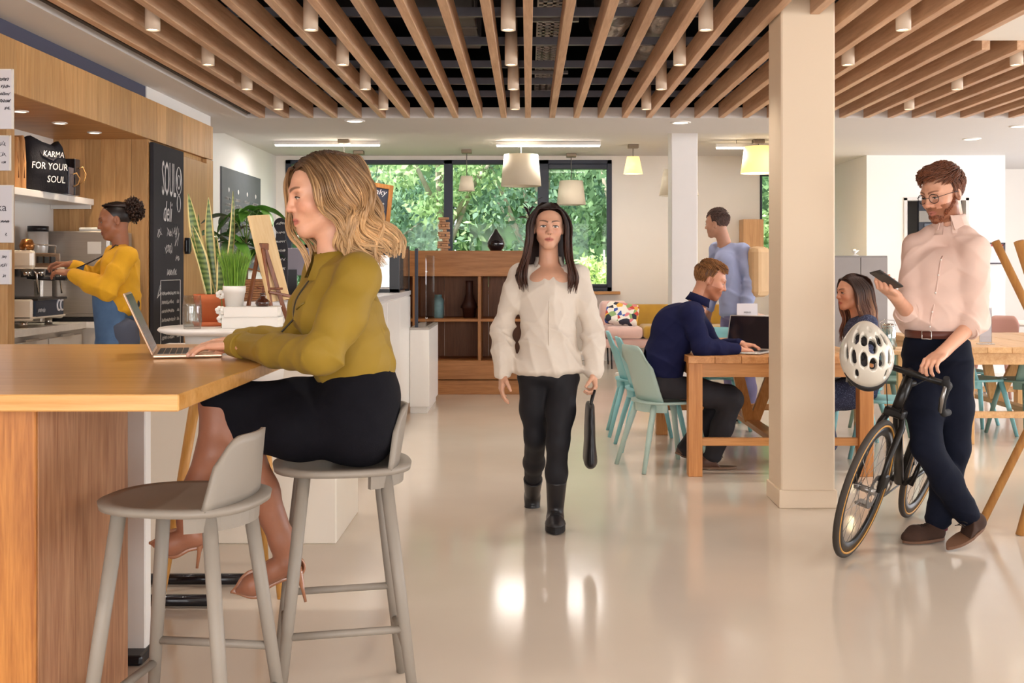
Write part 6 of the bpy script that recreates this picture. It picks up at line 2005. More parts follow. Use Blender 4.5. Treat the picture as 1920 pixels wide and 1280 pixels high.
	for t in np.linspace(0, 1, 12):
		p = H(577, 502) * (1 - t) + H(549, 612) * t + np.array([-0.03, -0.06, 0])
		pl.append(B.project(p, 0.0012) - Vector(base))
	MB().tube(pl, 0.0038, 6, flat=0.8).build('placket', mat('placket_dark', '#2c2412', 0.6), bl)
	pk = [B.project(H(x, y) + np.array([-0.03, -0.12, 0]), 0.001) - Vector(base) for x, y in ((572, 575), (590, 570), (607, 566))]
	MB().tube(pk, 0.0028, 6).build('pocket_edge', mat('olive_seam', '#7a6520', 0.5), bl)
	for wr, ax in ((wrn, unit(wrn - eln)), (wrf, unit(wrf - elf))):
		K = Sculpt().cap(wr - ax * 0.045, wr + ax * 0.008, 0.0415, 0.038, 0.005).cap(wr - ax * 0.01, wr + ax * 0.05, 0.033, 0.034, 0.002, 's')
		K.clip(wr + ax * 0.012, ax, 0.002).clip(wr - ax * 0.052, -ax, 0.002)
		K.disp = lambda x, y, z: 0.0012 * wob(x, y, z, 60, 2)
		lo, hi = bbox([wr], 0.09)
		sculpt_obj('cuff', K, [(lo, hi, 0.003)], MATS['olive_silk'], bl, None, base)
	# ---- skirt
	K = Sculpt()
	K.loft(H(667, 690), H(672, 745), (0.145, 0.112), (0.17, 0.12), rt, 0.03)
	K.loft(H(672, 745), H(672, 805), (0.175, 0.122), (0.178, 0.115), rt, 0.04)
	K.path([H(668, 795, 0.075), H(560, 765, 0.02), kA], [0.1, 0.084, 0.064], 0.05)
	K.path([H(668, 800, -0.075), H(560, 805, -0.06), kB], [0.1, 0.086, 0.066], 0.05)
	K.clip(H(672, 683), (0, 0, 1), 0.004)
	K.clip(H(0, 868), (0, 0, -1), 0.02)
	K.clip(H(436, 800), (-0.76, 0, -0.65), 0.004)
	K.disp = lambda x, y, z: 0.0025 * wob(x, y, z, 26, 3) + 0.004 * np.sin(55 * (x + 0.7 * z) + 2 * wob(x, y, z, 18, 2)) * np.exp(-(((x - H(640, 0)[0]) / 0.12) ** 2 + ((z - H(0, 745)[2]) / 0.06) ** 2)) + 0.0012 * wob(x, y, z, 75, 5)
	lo, hi = bbox([H(380, 690, -0.1), H(750, 870, 0.2), kA, kB], 0.09)
	sculpt_obj('skirt', K, [(lo, hi, 0.005)], mat('navy_crepe', '#0d0c13', 0.85, spec=0.2, var=0.12, scale=40, bump=0.12, bscale=260), root, None, base)
	# ---- pumps
	M_pump = mat('patent_nude', '#9c684b', 0.1, var=0.02, coat=1.0)
	for ft, nm, hx, tip, top in ((footA, 'A', 1, H(281, 1018, -0.12), (H(322, 992, -0.12), H(426, 968, -0.12))), (footB, 'B', 1, H(434, 1110, -0.02), (H(478, 1066, -0.02), H(560, 1012, -0.02)))):
		Q = Sculpt()
		heel = ft[0] + np.array([0.012, 0, -0.012]) if nm == 'A' else ft[0] + np.array([0.014, 0, -0.008])
		Q.path([tip, ft[2] + (tip - ft[2]) * 0.0, ft[1] + (0, 0, -0.004), heel], [0.006, 0.0405, 0.036, 0.036], 0.02)
		up = unit(np.cross(np.cross(top[1] - top[0], (0, 1, 0)), top[1] - top[0])); up = up if up[2] > 0 else -up
		Q.clip(top[0], up, 0.003)
		# hollow for the foot
		for a, b, ra, rb in ((ft[2] + up * 0.012, ft[1] + up * 0.012, 0.026, 0.031), (ft[1] + up * 0.01, heel + up * 0.012, 0.031, 0.032), (heel + up * 0.012, heel + up * 0.09, 0.032, 0.036), (ft[1] + up * 0.02, ft[1] + up * 0.09, 0.031, 0.04)):
			Q.cap(a, b, ra, rb, 0.003, 's')
		lo, hi = bbox([tip, heel, ft[2]], 0.055)
		sh = sculpt_obj('shoe', Q, [(lo, hi, 0.0026)], M_pump, root, None, base)
		hb = heel + np.array([0.016, 0, -0.022]); ht = hb + (np.array([-0.012, 0, -0.09]) if nm == 'A' else np.array([0.02, 0, -0.085]))
		MB().tube([Vector(hb - base) + Vector((-0.008, 0, 0.02)), Vector(hb - base), Vector((hb * 0.5 + ht * 0.5) - base), Vector(ht - base)], [0.018, 0.013, 0.006, 0.0045], 10).build('heel', M_pump, sh)
	# ---- hair
	rr = random.Random(5)
	Lk = Locks()
	cr, cm, ct_, cl = [np.array(srgb(c)) for c in ('#4c3524', '#8c6843', '#c29a6c', '#dfc096')]
	def clump(pts, m, r, amp, ph, fq=1.9, spread=0.007, out=0.5):
		"""one wavy lock: m fine strands following a guide, drawn together at the tip"""
		n = 30
		G = catmull(pts, n)
		t = np.linspace(0, 1, n)
		a = amp * np.clip((t - 0.28) / 0.35, 0, 1)
		G[:, 1] += a * np.sin(2 * np.pi * fq * t + ph)
		G[:, 0] += np.sign(G[:, 0]) * out * a * np.cos(2 * np.pi * fq * t + ph)
		kc = 0.7 + 0.5 * rr.random()
		for j in range(m):
			o = np.array([J(spread), J(spread), J(spread * 0.4)])
			P = G + o * (1.15 - 0.75 * t)[:, None]
			P[:, 1] += 0.003 * np.sin(2 * np.pi * 2.6 * t + rr.random() * 6) * t
			Wd = hd.c + hd.s * (P @ hd.R)
			k = kc * (0.8 + 0.4 * rr.random())
			m1 = ct_ if rr.random() < 0.28 else cm
			c = [cr * k, (cr * 0.65 + m1 * 0.35) * k, m1 * k * 0.95, (cm * 0.45 + ct_ * 0.55) * k, ct_ * k, (ct_ * 0.5 + cl * 0.5) * k * 1.1]
			Lk.add(Wd, r * hd.s * (0.8 + 0.5 * rr.random()), np.clip(c, 0, 1), n=5, flat=0.5, taper=(0.7, 1.0, 0.12))
	def scalp(f0, r0):
		u = 0.034 + 0.092 * math.sqrt(max(0.05, 1 - ((f0 + 0.016) / 0.104) ** 2 - (r0 / 0.082) ** 2))
		return (r0, f0, u)
	J = lambda a: (rr.random() - 0.5) * 2 * a
	N1 = 62
	for i in range(N1):                      # near side, parted in the middle, brushing the cheek and swept over the shoulder
		q = i / (N1 - 1)
		f0 = 0.070 - 0.155 * q + J(0.006)
		ly = rr.random()
		o = 0.015 * ly
		f1 = 0.040 - 0.158 * q ** 0.9 + J(0.005)
		bk = rr.random()
		p = [scalp(f0, -0.002 - 0.012 * ly), (-0.056 - o * 0.4, f0 * 0.84 - 0.002, 0.092 + o * 0.5 - 0.010 * (f0 > 0.05)), (-0.082 - o, f1 * 0.8 + f0 * 0.2, 0.03), (-0.089 - o, f1 - 0.006, -0.04), (-0.088 - o + J(0.006), f1 - 0.008 - 0.012 * q, -0.092 + J(0.01)),
             (-0.087 + J(0.01), f1 - 0.028 - 0.045 * bk * (1 - 0.55 * q), -0.135 - 0.03 * rr.random()), (-0.078 + J(0.02), f1 - 0.055 - 0.065 * bk * (1 - 0.65 * q), -0.175 - 0.055 * rr.random())]
		clump(p, 9, 0.0042, 0.026, 2.4 + 4.2 * q + J(0.5), 2.0)
	for i in range(44):                      # back and crown
		q = i / 43
		r0 = -0.066 + 0.132 * q
		fr_ = -0.02 - 0.055 * rr.random()
		p = [scalp(fr_, r0 * 0.75), (r0 * 1.05, -0.085 - 0.012 * rr.random() + 0.35 * (fr_ + 0.05), 0.094), (r0 * 1.25, -0.120 - 0.008 * rr.random(), 0.02), (r0 * 1.25, -0.126 + J(0.008), -0.06), (r0 * 1.2 + J(0.01), -0.132 + J(0.012), -0.13), (r0 * 1.15 + J(0.02), -0.128 + J(0.02), -0.20 - 0.045 * rr.random())]
		clump(p, 8, 0.0046, 0.017, 3.0 + 2 * q + J(0.6), 1.9, 0.008)
	for i in range(36):                      # far side, framing the face
		q = i / 35
		f0 = 0.070 - 0.11 * q + J(0.005)
		f1 = 0.084 - 0.15 * q + J(0.006)
		o = 0.012 * rr.random()
		p = [scalp(f0, 0.004 + 0.01 * rr.random()), (0.054 + o * 0.4, f0 * 0.9 + 0.012 * (1 - q), 0.086), (0.082 + o, f1, 0.03), (0.088 + o, f1 - 0.002, -0.05), (0.08, f1 - 0.004 - 0.02 * q, -0.12 + J(0.01)), (0.06 + J(0.015), f1 - 0.006 + J(0.012), -0.185 + J(0.015)), (0.035 + J(0.02), f1 - 0.02 + J(0.018), -0.26 - 0.05 * rr.random())]
		clump(p, 8, 0.0043, 0.019, 1.0 + 3 * q + J(0.4), 1.9)
	capP, capQ = hair_cap(hd, (0.079, 0.101, 0.0895), (0, -0.016, 0.034), [((0, 0.052, 0.02), (0, 0.86, -0.52)), ((0, 0.02, -0.05), (0, 0.6, -1.0))])
	Lk.build('hair', M_hair, root, base, (capP, capQ, np.tile(cr * 0.6 + cm * 0.4, (len(capP), 1))))
	return root
build_hero()
# ------------------------------------------------------------------ shared dressing helpers
def body_core(S, J, rt, k=0.03, sc=1.0, feet=False):
	"""continuous figure under the clothes"""
	S.loft(J['chest'], J['waist'], (0.12 * sc, 0.075 * sc), (0.11 * sc, 0.075 * sc), rt, k)
	S.loft(J['waist'], J['hip'], (0.10 * sc, 0.065 * sc), (0.10 * sc, 0.06 * sc), rt, k)
	for a in 'LR':
		S.path([J['neck'] + np.array([0, 0, -0.05]), J['sh' + a], J['el' + a], J['wr' + a]], [0.045 * sc, 0.045 * sc, 0.036 * sc, 0.026 * sc], k)
		S.path([J['hip'], J['hp' + a], J['kn' + a], J['an' + a]], [0.055 * sc, 0.06 * sc, 0.043 * sc, 0.033 * sc], 0.015)
		if feet: S.path([J['an' + a], J['an' + a] * 0.7 + J['to' + a] * 0.3], [0.031 * sc, 0.024 * sc], 0.015)
def top_garment(J, rt, ch=(0.17, 0.105), wa=(0.155, 0.1), hem=None, hemr=(0.165, 0.11), sl=(0.062, 0.058, 0.052, 0.042), sleeve_to=1.0, shr=0.06, drop=0.0):
	B = Sculpt()
	B.loft(J['chest'], J['waist'], ch, wa, rt, 0.05)
	if hem is not None:
		B.loft(J['waist'], hem, wa, hemr, rt, 0.04, endk=0.4)
	for a in 'LR':
		B.cap(J['neck'] * 0.8 + J['sh' + a] * 0.2 + np.array([0, 0, -0.035]), J['sh' + a], 0.045, shr, 0.05)
		e, w = J['el' + a], J['wr' + a]
		st = sleeve_to[a] if isinstance(sleeve_to, dict) else sleeve_to
		end = e + (w - e) * st
		B.path([J['sh' + a], J['sh' + a] * 0.5 + e * 0.5, e, e * 0.5 + end * 0.5, end], [sl[0], (sl[0] + sl[1]) / 2, sl[1], sl[2], sl[3]], 0.028)
	return B
def rgd(v): return (1 - np.abs(np.sin(v))) ** 1.6 - 0.32
def generic_folds(J, amp=0.004):
	def f(x, y, z):
		P = np.stack([x, y, z], 1)
		o = 0.0012 * wob(x, y, z, 28, 1)
		w1 = wob(x, y, z, 13, 4)
		o += amp * 1.1 * ((1 - np.minimum(1, np.abs(wob(x + 0.25 * z, y, z * 0.6 + 0.3 * x, 17, 7)) * 2.4)) ** 2 - 0.2)
		o += amp * 0.5 * ((1 - np.minimum(1, np.abs(wob(x - 0.3 * z, y, z * 0.7, 33, 11)) * 2.4)) ** 2 - 0.2)
		for a in 'LR':
			e = J['el' + a]
			de = np.linalg.norm(P - e, axis=1)
			ax = unit(J['wr' + a] - J['sh' + a])
			o += amp * 1.8 * np.exp(-(de / 0.10) ** 2) * rgd(26 * ((P - e) @ ax) + 1.5 * w1)
			s_ = J['sh' + a]
			ds = np.linalg.norm(P - (s_ * 0.75 + J['waist'] * 0.25), axis=1)
			o += amp * 1.3 * np.exp(-(ds / 0.12) ** 2) * rgd(20 * (x - s_[0]) * np.sign(s_[0] - J['waist'][0] + 1e-6) + 22 * (z - s_[2]) + w1)
		wz = J['waist'][2]
		o += amp * 1.5 * np.exp(-((z - wz) / 0.09) ** 2) * rgd(17 * x + 9 * y + 24 * (z - wz) + 2.0 * wob(x, y, z, 9, 5))
		return o
	return f
def trousers(J, rt, top, r=(0.088, 0.062, 0.05), hipr=(0.165, 0.11), hem=0.95, folds=0.003):
	T = Sculpt()
	T.loft(top, J['hip'], (hipr[0] * 0.93, hipr[1] * 0.93), hipr, rt, 0.04, endk=0.4)
	for a in 'LR':
		e = J['kn' + a] + (J['an' + a] - J['kn' + a]) * hem
		m = J['kn' + a] * 0.5 + e * 0.5
		T.path([J['hp' + a], J['hp' + a] * 0.5 + J['kn' + a] * 0.5, J['kn' + a], m, e], [r[0], (r[0] + r[1]) / 2 + 0.006, r[1], (r[1] + r[2]) / 2 + 0.004, r[2]], 0.035)
	def f(x, y, z):
		P = np.stack([x, y, z], 1)
		o = 0.001 * wob(x, y, z, 30, 2) + folds * 0.7 * ((1 - np.minimum(1, np.abs(wob(x + 0.3 * z, y, z * 0.7, 20, 7)) * 2.4)) ** 2 - 0.2)
		w1 = wob(x, y, z, 12, 3)
		for a in 'LR':
			k_ = J['kn' + a]; an = J['an' + a]; h_ = J['hp' + a]
			o += folds * np.exp(-(np.linalg.norm(P - k_, axis=1) / 0.11) ** 2) * rgd(26 * z + 14 * x + 1.8 * w1)
			o += folds * 1.3 * np.exp(-(np.linalg.norm(P - an, axis=1) / 0.12) ** 2) * rgd(34 * z + 8 * x + 1.5 * w1)
			o += folds * 1.2 * np.exp(-(np.linalg.norm(P - (h_ + np.array([0, 0, -0.02])), axis=1) / 0.12) ** 2) * rgd(20 * z - 26 * (x - h_[0]) + 1.4 * w1)
		return o
	T.disp = f
	return T
def shoe(root, base, heel, toe, m, sole_m, up=(0, 0, 1), r=(0.036, 0.043, 0.022), top=0.055, laces=None, h=0.0035, ankle=None, boot=0.0, sole_t=0.012):
	"""lace shoe or boot from heel to toe with its sole (and laces) as sub-parts"""
	heel, toe, up = np.array(heel, float), np.array(toe, float), unit(up)
	d = unit(toe - heel); up = unit(up - d * up.dot(d)); sd = np.cross(d, up)
	L = np.linalg.norm(toe - heel)
	Q = Sculpt()
	Q.path([heel + d * 0.035 + up * 0.035, heel + d * L * 0.45 + up * 0.036, heel + d * L * 0.72 + up * 0.036, toe - d * 0.022 + up * 0.026], [r[0], 0.037, r[1] * 0.9, r[2]], 0.03)
	Q.ell(heel + d * L * 0.7 + up * 0.022, (L * 0.3, r[1], 0.026), 0.02, np.stack([d, sd, up]))
	top_p = (np.array(ankle, float) if ankle is not None else heel + d * 0.06 + up * 0.12)
	base_a = heel + d * 0.055 + up * 0.05
	ax = unit(top_p - base_a)
	Q.cap(base_a, base_a + ax * (top + boot), 0.04, 0.043 + 0.012 * (boot > 0), 0.03)
	Q.clip(heel + up * sole_t, -up, 0.003)
	Q.clip(base_a + ax * (top * 0.75 + boot), ax, 0.004)
	lo, hi = bbox([heel, toe, base_a + ax * (top + boot)], 0.06)
	so_ = sculpt_obj('shoe', Q, [(lo, hi, h)], m, root, None, base)
	K = MB()
	out = []
	for k in range(28):
		a = 2 * math.pi * k / 28
		c, s_ = math.cos(a), math.sin(a)
		w = r[1] * (0.98 if c > -0.2 else 0.86) + 0.003
		p = heel + d * (L * 0.5 + c * (L * 0.5 + 0.004)) + sd * (math.copysign(abs(s_) ** 0.8, s_) * w * (1 if c < 0.5 else (1 - 0.55 * ((c - 0.5) / 0.5) ** 2)))
		out.append(p)
	vs = [Vector(p - base) for p in out] + [Vector(p + up * sole_t * 1.15 - base) for p in out]
	n = 28
	K.add(vs, [tuple(range(n)), tuple(reversed(range(n, 2 * n)))] + [(i, (i + 1) % n, n + (i + 1) % n, n + i) for i in range(n)])
	K.build('sole', sole_m, so_, merge=True)
	if laces:
		lm = MB()
		for i in range(4):
			p = heel + d * L * (0.42 + 0.07 * i) + up * (0.083 - 0.0065 * i)
			pts = [Q.project(p + sd * x, 0.001) - Vector(base) for x in (-0.018, 0.0, 0.018)]
			lm.tube(pts, 0.0022, 6)
		lm.build('laces', laces, so_)
	return so_
def ring_collar(root, base, c, ax, fdir, rt, prof, open_deg, m, name='collar', n=30):
	vs, fs = [], []
	ax = unit(ax); fdir = unit(np.asarray(fdir) - ax * np.dot(fdir, ax)); rt = np.cross(ax, fdir)
	for i in range(n + 1):
		a = math.radians(open_deg) + (2 * math.pi - 2 * math.radians(open_deg)) * i / n
		dr = fdir * math.cos(a) + rt * math.sin(a)
		for rr_, hh in prof:
			vs.append(Vector(c + dr * rr_ + ax * hh - base))
	q = len(prof)
	for i in range(n):
		for k in range(q):
			a = i * q + k; b = i * q + (k + 1) % q
			fs.append((a, b, b + q, a + q))
	return MB().add(vs, fs, True).build(name, m, root)
def short_hair(hd, root, base, c0, c1, seed=1, nloc=420, length=0.055, quiff=0.0, top_h=0.018, side_h=0.006, m=None, fade=-0.02):
	"""short cut: strands combed over the skull on a thin cap"""
	r = random.Random(seed)
	L = Locks()
	c0, c1 = np.array(srgb(c0)), np.array(srgb(c1))
	cx = np.array([0, -0.014, 0.033]); rad = np.array([0.0745, 0.0955, 0.0855])
	for i in range(int(nloc * 1.9)):
		while True:
			v = np.array([r.gauss(0, 1), r.gauss(0, 1), r.gauss(0, 1)]); v /= np.linalg.norm(v)
			p = cx + v * rad
			front = p[1] > 0.055 - 0.0 and p[2] < 0.083 - 0.25 * abs(p[0])
			temple = p[1] > 0.012 and p[2] < 0.07 - 0.0
			low = p[2] < fade - 0.55 * (-p[1] - 0.02) * (1 if p[1] < -0.02 else 0)
			ear = abs(p[0]) > 0.05 and -0.03 < p[1] < 0.03 and p[2] < 0.012
			if not (front or temple or low or ear): break
		t = max(0, min(1, (p[2] - 0.04) / 0.06))
		dirv = np.array([0.25 * r.gauss(0, 1) + (0.35 if quiff else 0.0) * t, (0.9 if t > 0.4 else -0.15) * (1 if quiff >= 0 else -1), -0.9 * (1 - t)])
		dirv = dirv - v * dirv.dot(v); dirv /= np.linalg.norm(dirv) + 1e-9
		ln = length * (0.55 + 0.5 * t) * (0.8 + 0.4 * r.random())
		lift = side_h + (top_h - side_h) * t
		qf = quiff * t * max(0, p[1] + 0.02) * 8
		pts = []
		for j in range(6):
			u = j / 5
			pp = p + dirv * ln * u
			vv = (pp - cx) / rad; vv /= np.linalg.norm(vv)
			pp = cx + vv * (rad + lift * (0.3 + 0.7 * math.sin(math.pi * min(1, u * 0.75 + 0.1))) * (0.7 + 0.5 * r.random()))
			pp = pp + np.array([0, 0.3 * qf * u, qf * u])
			pts.append(hd.w(*pp))
		k = 0.7 + 0.6 * r.random()
		L.add(np.array(pts), 0.0036 * hd.s, np.clip([c0 * k, (c0 + c1) / 2 * k, c1 * k], 0, 1), n=5, flat=0.5, taper=(0.8, 1.0, 0.2))
	P, Q = hair_cap(hd, tuple(rad + np.array([0.003, 0.003, 0.004])), tuple(cx), [((0, 0.06, 0.07), (0, 0.8, -0.6)), ((0, 0.012, 0.0), (0, 1, -0.25)), ((0, -0.02, fade), (0, 0.45, -1))], 0.006)
	return L.build('hair', M_hair, root, base, (P, Q, np.tile(c0 * 0.85, (len(P), 1))))
# ------------------------------------------------------------------ man with phone and bicycle
def build_cyclist():
	d0 = 5.38
	M = lambda px, py, dy=0.0: pv(W(px, py, d0 + dy))
	base = pv((2.0, d0, 0))
	root = person('bearded man in pale pink shirt and glasses looking at his phone beside the bicycle', base)
	ft = unit((-0.55, -0.83, 0)); rt = np.cross(ft, (0, 0, 1))
	hd = Head(M(1768, 361), (-0.84, -0.44, -0.30), (-0.28, -0.14, 0.95), 1.08)
	J = dict(neck=M(1783, 422, 0.02), chest=M(1770, 505, 0.02), waist=M(1757, 600, 0), hip=M(1756, 668, 0))
	J['shR'], J['shL'] = M(1718, 462, 0.11), M(1827, 468, -0.10)
	J['elR'], J['wrR'] = M(1706, 590, 0.0), M(1676, 553, -0.22)
	J['elL'], J['wrL'] = M(1829, 602, -0.12), M(1766, 662, -0.24)
	J['hpR'], J['hpL'] = M(1728, 690, 0.04), M(1788, 690, -0.02)
	J['knR'], J['anR'], J['toR'] = M(1738, 838, -0.12), M(1814, 966, 0.0), M(1790, 1016, -0.08)
	J['knL'], J['anL'], J['toL'] = M(1790, 840, 0.02), M(1757, 978, 0.09), M(1700, 1010, 0.06)
	S = Sculpt()
	hd.sculpt(S, male=True, nose=1.02, jaw=1.06)
	S.cap(hd.w(0, -0.02, -0.05), J['neck'], 0.056, 0.062, 0.03)
	body_core(S, J, rt, sc=1.08)
	# right hand around the phone (palm faces him and up), left hand on the handlebar
	dR = unit(J['wrR'] - J['elR'])
	hr = unit(M(1652, 534, -0.30) - J['wrR'])
	tR = hand(S, J['wrR'], hr, unit((0.62, 0.45, 0.62)), (-0.2, 0.1, 0.9), 1.06, curl=((0.5, 0.9, 0.6), (0.6, 1.0, 0.7), (0.65, 1.0, 0.7), (0.7, 1.0, 0.7)), spread=0.03, tout=0.5, tcurl=0.75)
	hl = unit(M(1738, 684, -0.32) - J['wrL'])
	tL = hand(S, J['wrL'], hl, unit((-0.25, -0.15, -0.95)), unit((-0.5, 0.85, 0.0)), 1.08, curl=((0.5, 0.9, 0.5), (0.55, 0.95, 0.5), (0.6, 0.95, 0.5), (0.6, 0.95, 0.5)), spread=0.03, tout=0.55, tcurl=0.6)
	skin = np.array(srgb('#d9a387'))
	def col(P):
		return hd.color(P, skin, srgb('#b56f62'), srgb('#6b3c22'), beard=srgb('#7d4426'), blush=srgb('#cf8a70'), browh=0.009)
	bx = [bbox([hd.c], 0.15) + (0.0028,), bbox([J['wrR']] + tR, 0.03) + (0.0028,), bbox([J['wrL']] + tL, 0.03) + (0.0028,),
          bbox([J[k] for k in J], 0.11) + (0.009,)]
	bx[0] = ((bx[0][0][0], bx[0][0][1], hd.c[2] - 0.16), bx[0][1], 0.0028)
	sculpt_obj('body', S, bx, skinmat('skin_fair'), root, col, base)
	hd.eyes(root, '#4a5560', gaze=(0, 1, -0.5), openness=0.0028, origin=base)
	short_hair(hd, root, base, '#4e2a1a', '#7d4a30', 3, 800, 0.075, quiff=0.10, top_h=0.022, side_h=0.007, fade=-0.03)
	# short beard strands
	r = random.Random(2); Lb = Locks()
	cb = np.array(srgb('#7a4022'))
	A_ = np.array([(r.uniform(-1, 1), r.random()) for _ in range(520)])
	a, v = A_[:, 0], A_[:, 1]
	loc_ = np.stack([a * 0.058, 0.082 - 0.075 * np.abs(a) ** 1.5, -0.062 - 0.05 * v * (1 - 0.55 * np.abs(a)) + 0.05 * a ** 2], 1)
	loc_ = loc_[~((loc_[:, 2] > -0.082) & (np.abs(loc_[:, 0]) < 0.026))]
	P0 = S.project_many(np.array([hd.w(*q) for q in loc_]))
	P1 = S.project_many(P0 + (hd.f * 0.003 - hd.u * 0.012) * hd.s + np.outer(loc_[:, 0], hd.r) * 0.07, 0.004)
	for p, q2 in zip(P0, P1):
		Lb.add(np.array([p, (p + q2) / 2, q2]), 0.0032, np.clip([cb * 0.8, cb * r.uniform(0.8, 1.3), cb * 1.2], 0, 1), n=4)
	Lb.build('beard', M_hair, root, base)
	# glasses
	g = MB()
	for sg in (-1, 1):
		g.tube([Vector(hd.w(sg * 0.034 + 0.024 * math.cos(a), 0.1025 - 0.006 * (math.cos(a) * sg > 0.5), -0.002 + 0.021 * math.sin(a)) - base) for a in np.linspace(0, 6.283, 25)[:-1]], 0.0017, 6, close=True)
		g.tube([Vector(hd.w(sg * x, f, u) - base) for x, f, u in ((0.058, 0.1, 0.004), (0.074, 0.06, 0.005), (0.079, 0.0, 0.002), (0.079, -0.014, -0.01))], 0.0016, 6)
	g.tube([Vector(hd.w(x, 0.106, 0.003) - base) for x in (-0.011, 0, 0.011)], 0.0015, 6)
	go = g.build('glasses', mat('glasses_black', '#2a2220', 0.3), root)
	for sg in (-1, 1):
		MB().add([Vector(hd.w(sg * 0.034 + 0.023 * math.cos(a), 0.1025, -0.002 + 0.020 * math.sin(a)) - base) for a in np.linspace(0, 6.283, 21)[:-1]], [tuple(range(20))]).build('lens', glass('spectacle_lens', '#f0f2f4', 0.0, 0.0, 0.6), go)
	# shirt
	B = top_garment(J, rt, ch=(0.185, 0.115), wa=(0.172, 0.118), hem=M(1756, 618, 0), hemr=(0.165, 0.11), sl=(0.066, 0.061, 0.055, 0.054), sleeve_to={'R': 0.12, 'L': 0.16}, shr=0.062)
	nd = unit(hd.w(0, -0.02, -0.05) - J['neck'])
	for a in 'LR': B.cap(J['neck'] + np.array([0, 0, -0.03]), J['neck'] * 0.45 + J['sh' + a] * 0.55 + np.array([0, 0, 0.012]), 0.064, 0.052, 0.04)
	B.cap(J['neck'] + nd * 0.01, J['neck'] + nd * 0.1, 0.062, 0.066, 0.004, 's')
	B.disp = generic_folds(J, 0.0075)
	lo, hi = bbox([J['neck'], J['shR'], J['shL'], J['elR'], J['elL'], M(1756, 640)], 0.1)
	M_pinksh = mat('pink_oxford', '#e3c5b8', 0.8, var=0.03, scale=12, bump=0.06, bscale=400)
	sh = sculpt_obj('shirt', B, [(lo, hi, 0.0052)], M_pinksh, root, None, base)
	B.disp = None
	for a, t in (('R', 0.14), ('L', 0.2)):
		ax = unit(J['wr' + a] - J['el' + a]); e = J['el' + a] + (J['wr' + a] - J['el' + a]) * t
		K = Sculpt().cap(e - ax * 0.035, e + ax * 0.018, 0.059, 0.0575, 0.005).cap(e - ax * 0.0, e + ax * 0.06, 0.049, 0.05, 0.002, 's')
		K.clip(e + ax * 0.02, ax, 0.003).clip(e - ax * 0.036, -ax, 0.003)
		K.disp = lambda x, y, z: 0.002 * wob(x, y, z, 55, 2)
		lo, hi = bbox([e], 0.11)
		sculpt_obj('rolled_cuff', K, [(lo, hi, 0.004)], M_pinksh, sh, None, base)
	ring_collar(sh, base, J['neck'] + nd * 0.012, nd, ft, rt, ((0.098, -0.05), (0.081, -0.012), (0.0745, 0.016), (0.0715, 0.036), (0.068, 0.036), (0.071, 0.01), (0.078, -0.022), (0.09, -0.05)), 14, M_pinksh)
	for sg in (-1, 1):      # button-down points
		c = J['neck'] + nd * 0.012
		a0 = sg * math.radians(14); a1 = sg * math.radians(52)
		d0_, d1_ = ft * math.cos(a0) + rt * math.sin(a0), ft * math.cos(a1) + rt * math.sin(a1)
		pts = [c + d0_ * 0.0765 + nd * 0.034, c + d1_ * 0.079 + nd * 0.03, c + d1_ * 0.094 - nd * 0.014, c + d0_ * 0.104 + rt * sg * 0.014 - nd * 0.04]
		n_ = unit(np.cross(pts[1] - pts[0], pts[3] - pts[0])) * 0.004
		vs = [Vector(p - base) for p in pts] + [Vector(p + n_ - base) for p in pts]
		MB().add(vs, [(0, 1, 2, 3), (7, 6, 5, 4), (0, 4, 5, 1), (1, 5, 6, 2), (2, 6, 7, 3), (3, 7, 4, 0)]).build('collar_point', M_pinksh, sh)
	pk = [B.project(J['neck'] * (1 - t) + M(1756, 612) * t + ft * 0.15 - np.array([0, 0, 0.03]) * (1 - t), 0.0012) - Vector(base) for t in np.linspace(0.2, 1, 14)]
	MB().tube(pk, 0.006, 6, flat=0.5).build('placket', mat('pink_placket', '#e6c9bc', 0.8), sh)
	for p in pk[1::3]:
		MB().ball(p + Vector(ft * 0.004), 0.0042, 8, 6).build('button', M_book, sh)
	# belt
	bc = M(1757, 625, 0)
	ring_collar(root, base, bc, (0, 0, 1), ft, rt, ((0.150, -0.018), (0.150, 0.018), (0.138, 0.018), (0.138, -0.018)), 0.0, mat('belt_leather', '#5c2f24', 0.45, var=0.08), 'belt', 36)
	T = trousers(J, rt, M(1757, 640, 0), (0.092, 0.07, 0.062), (0.168, 0.122), 0.96, 0.004)
	lo, hi = bbox([M(1757, 635), J['knR'], J['knL'], J['anR'], J['anL'], J['hpR'], J['hpL']], 0.12)
	sculpt_obj('trousers', T, [(lo, hi, 0.0068)], mat('navy_chino', '#0f1322', 0.85, spec=0.2, var=0.08, scale=20, bump=0.05, bscale=300), root, None, base)
	# belt buckle
	bu = bc + ft * 0.150 + rt * 0.012
	MB().tube([Vector(bu + rt * a_ + np.array([0, 0, b_]) - base) for a_, b_ in ((-0.022, -0.019), (0.022, -0.019), (0.022, 0.019), (-0.022, 0.019))], 0.003, 8, close=True).build('buckle', M_chrome, root)
	# socks and suede shoes
	M_suede = mat('suede_brown', '#3c261b', 0.9, var=0.15, scale=25, bump=0.1)
	M_sole = mat('sole_brown', '#6b4a35', 0.7)
	M_lace = mat('lace_dark', '#241812', 0.8)
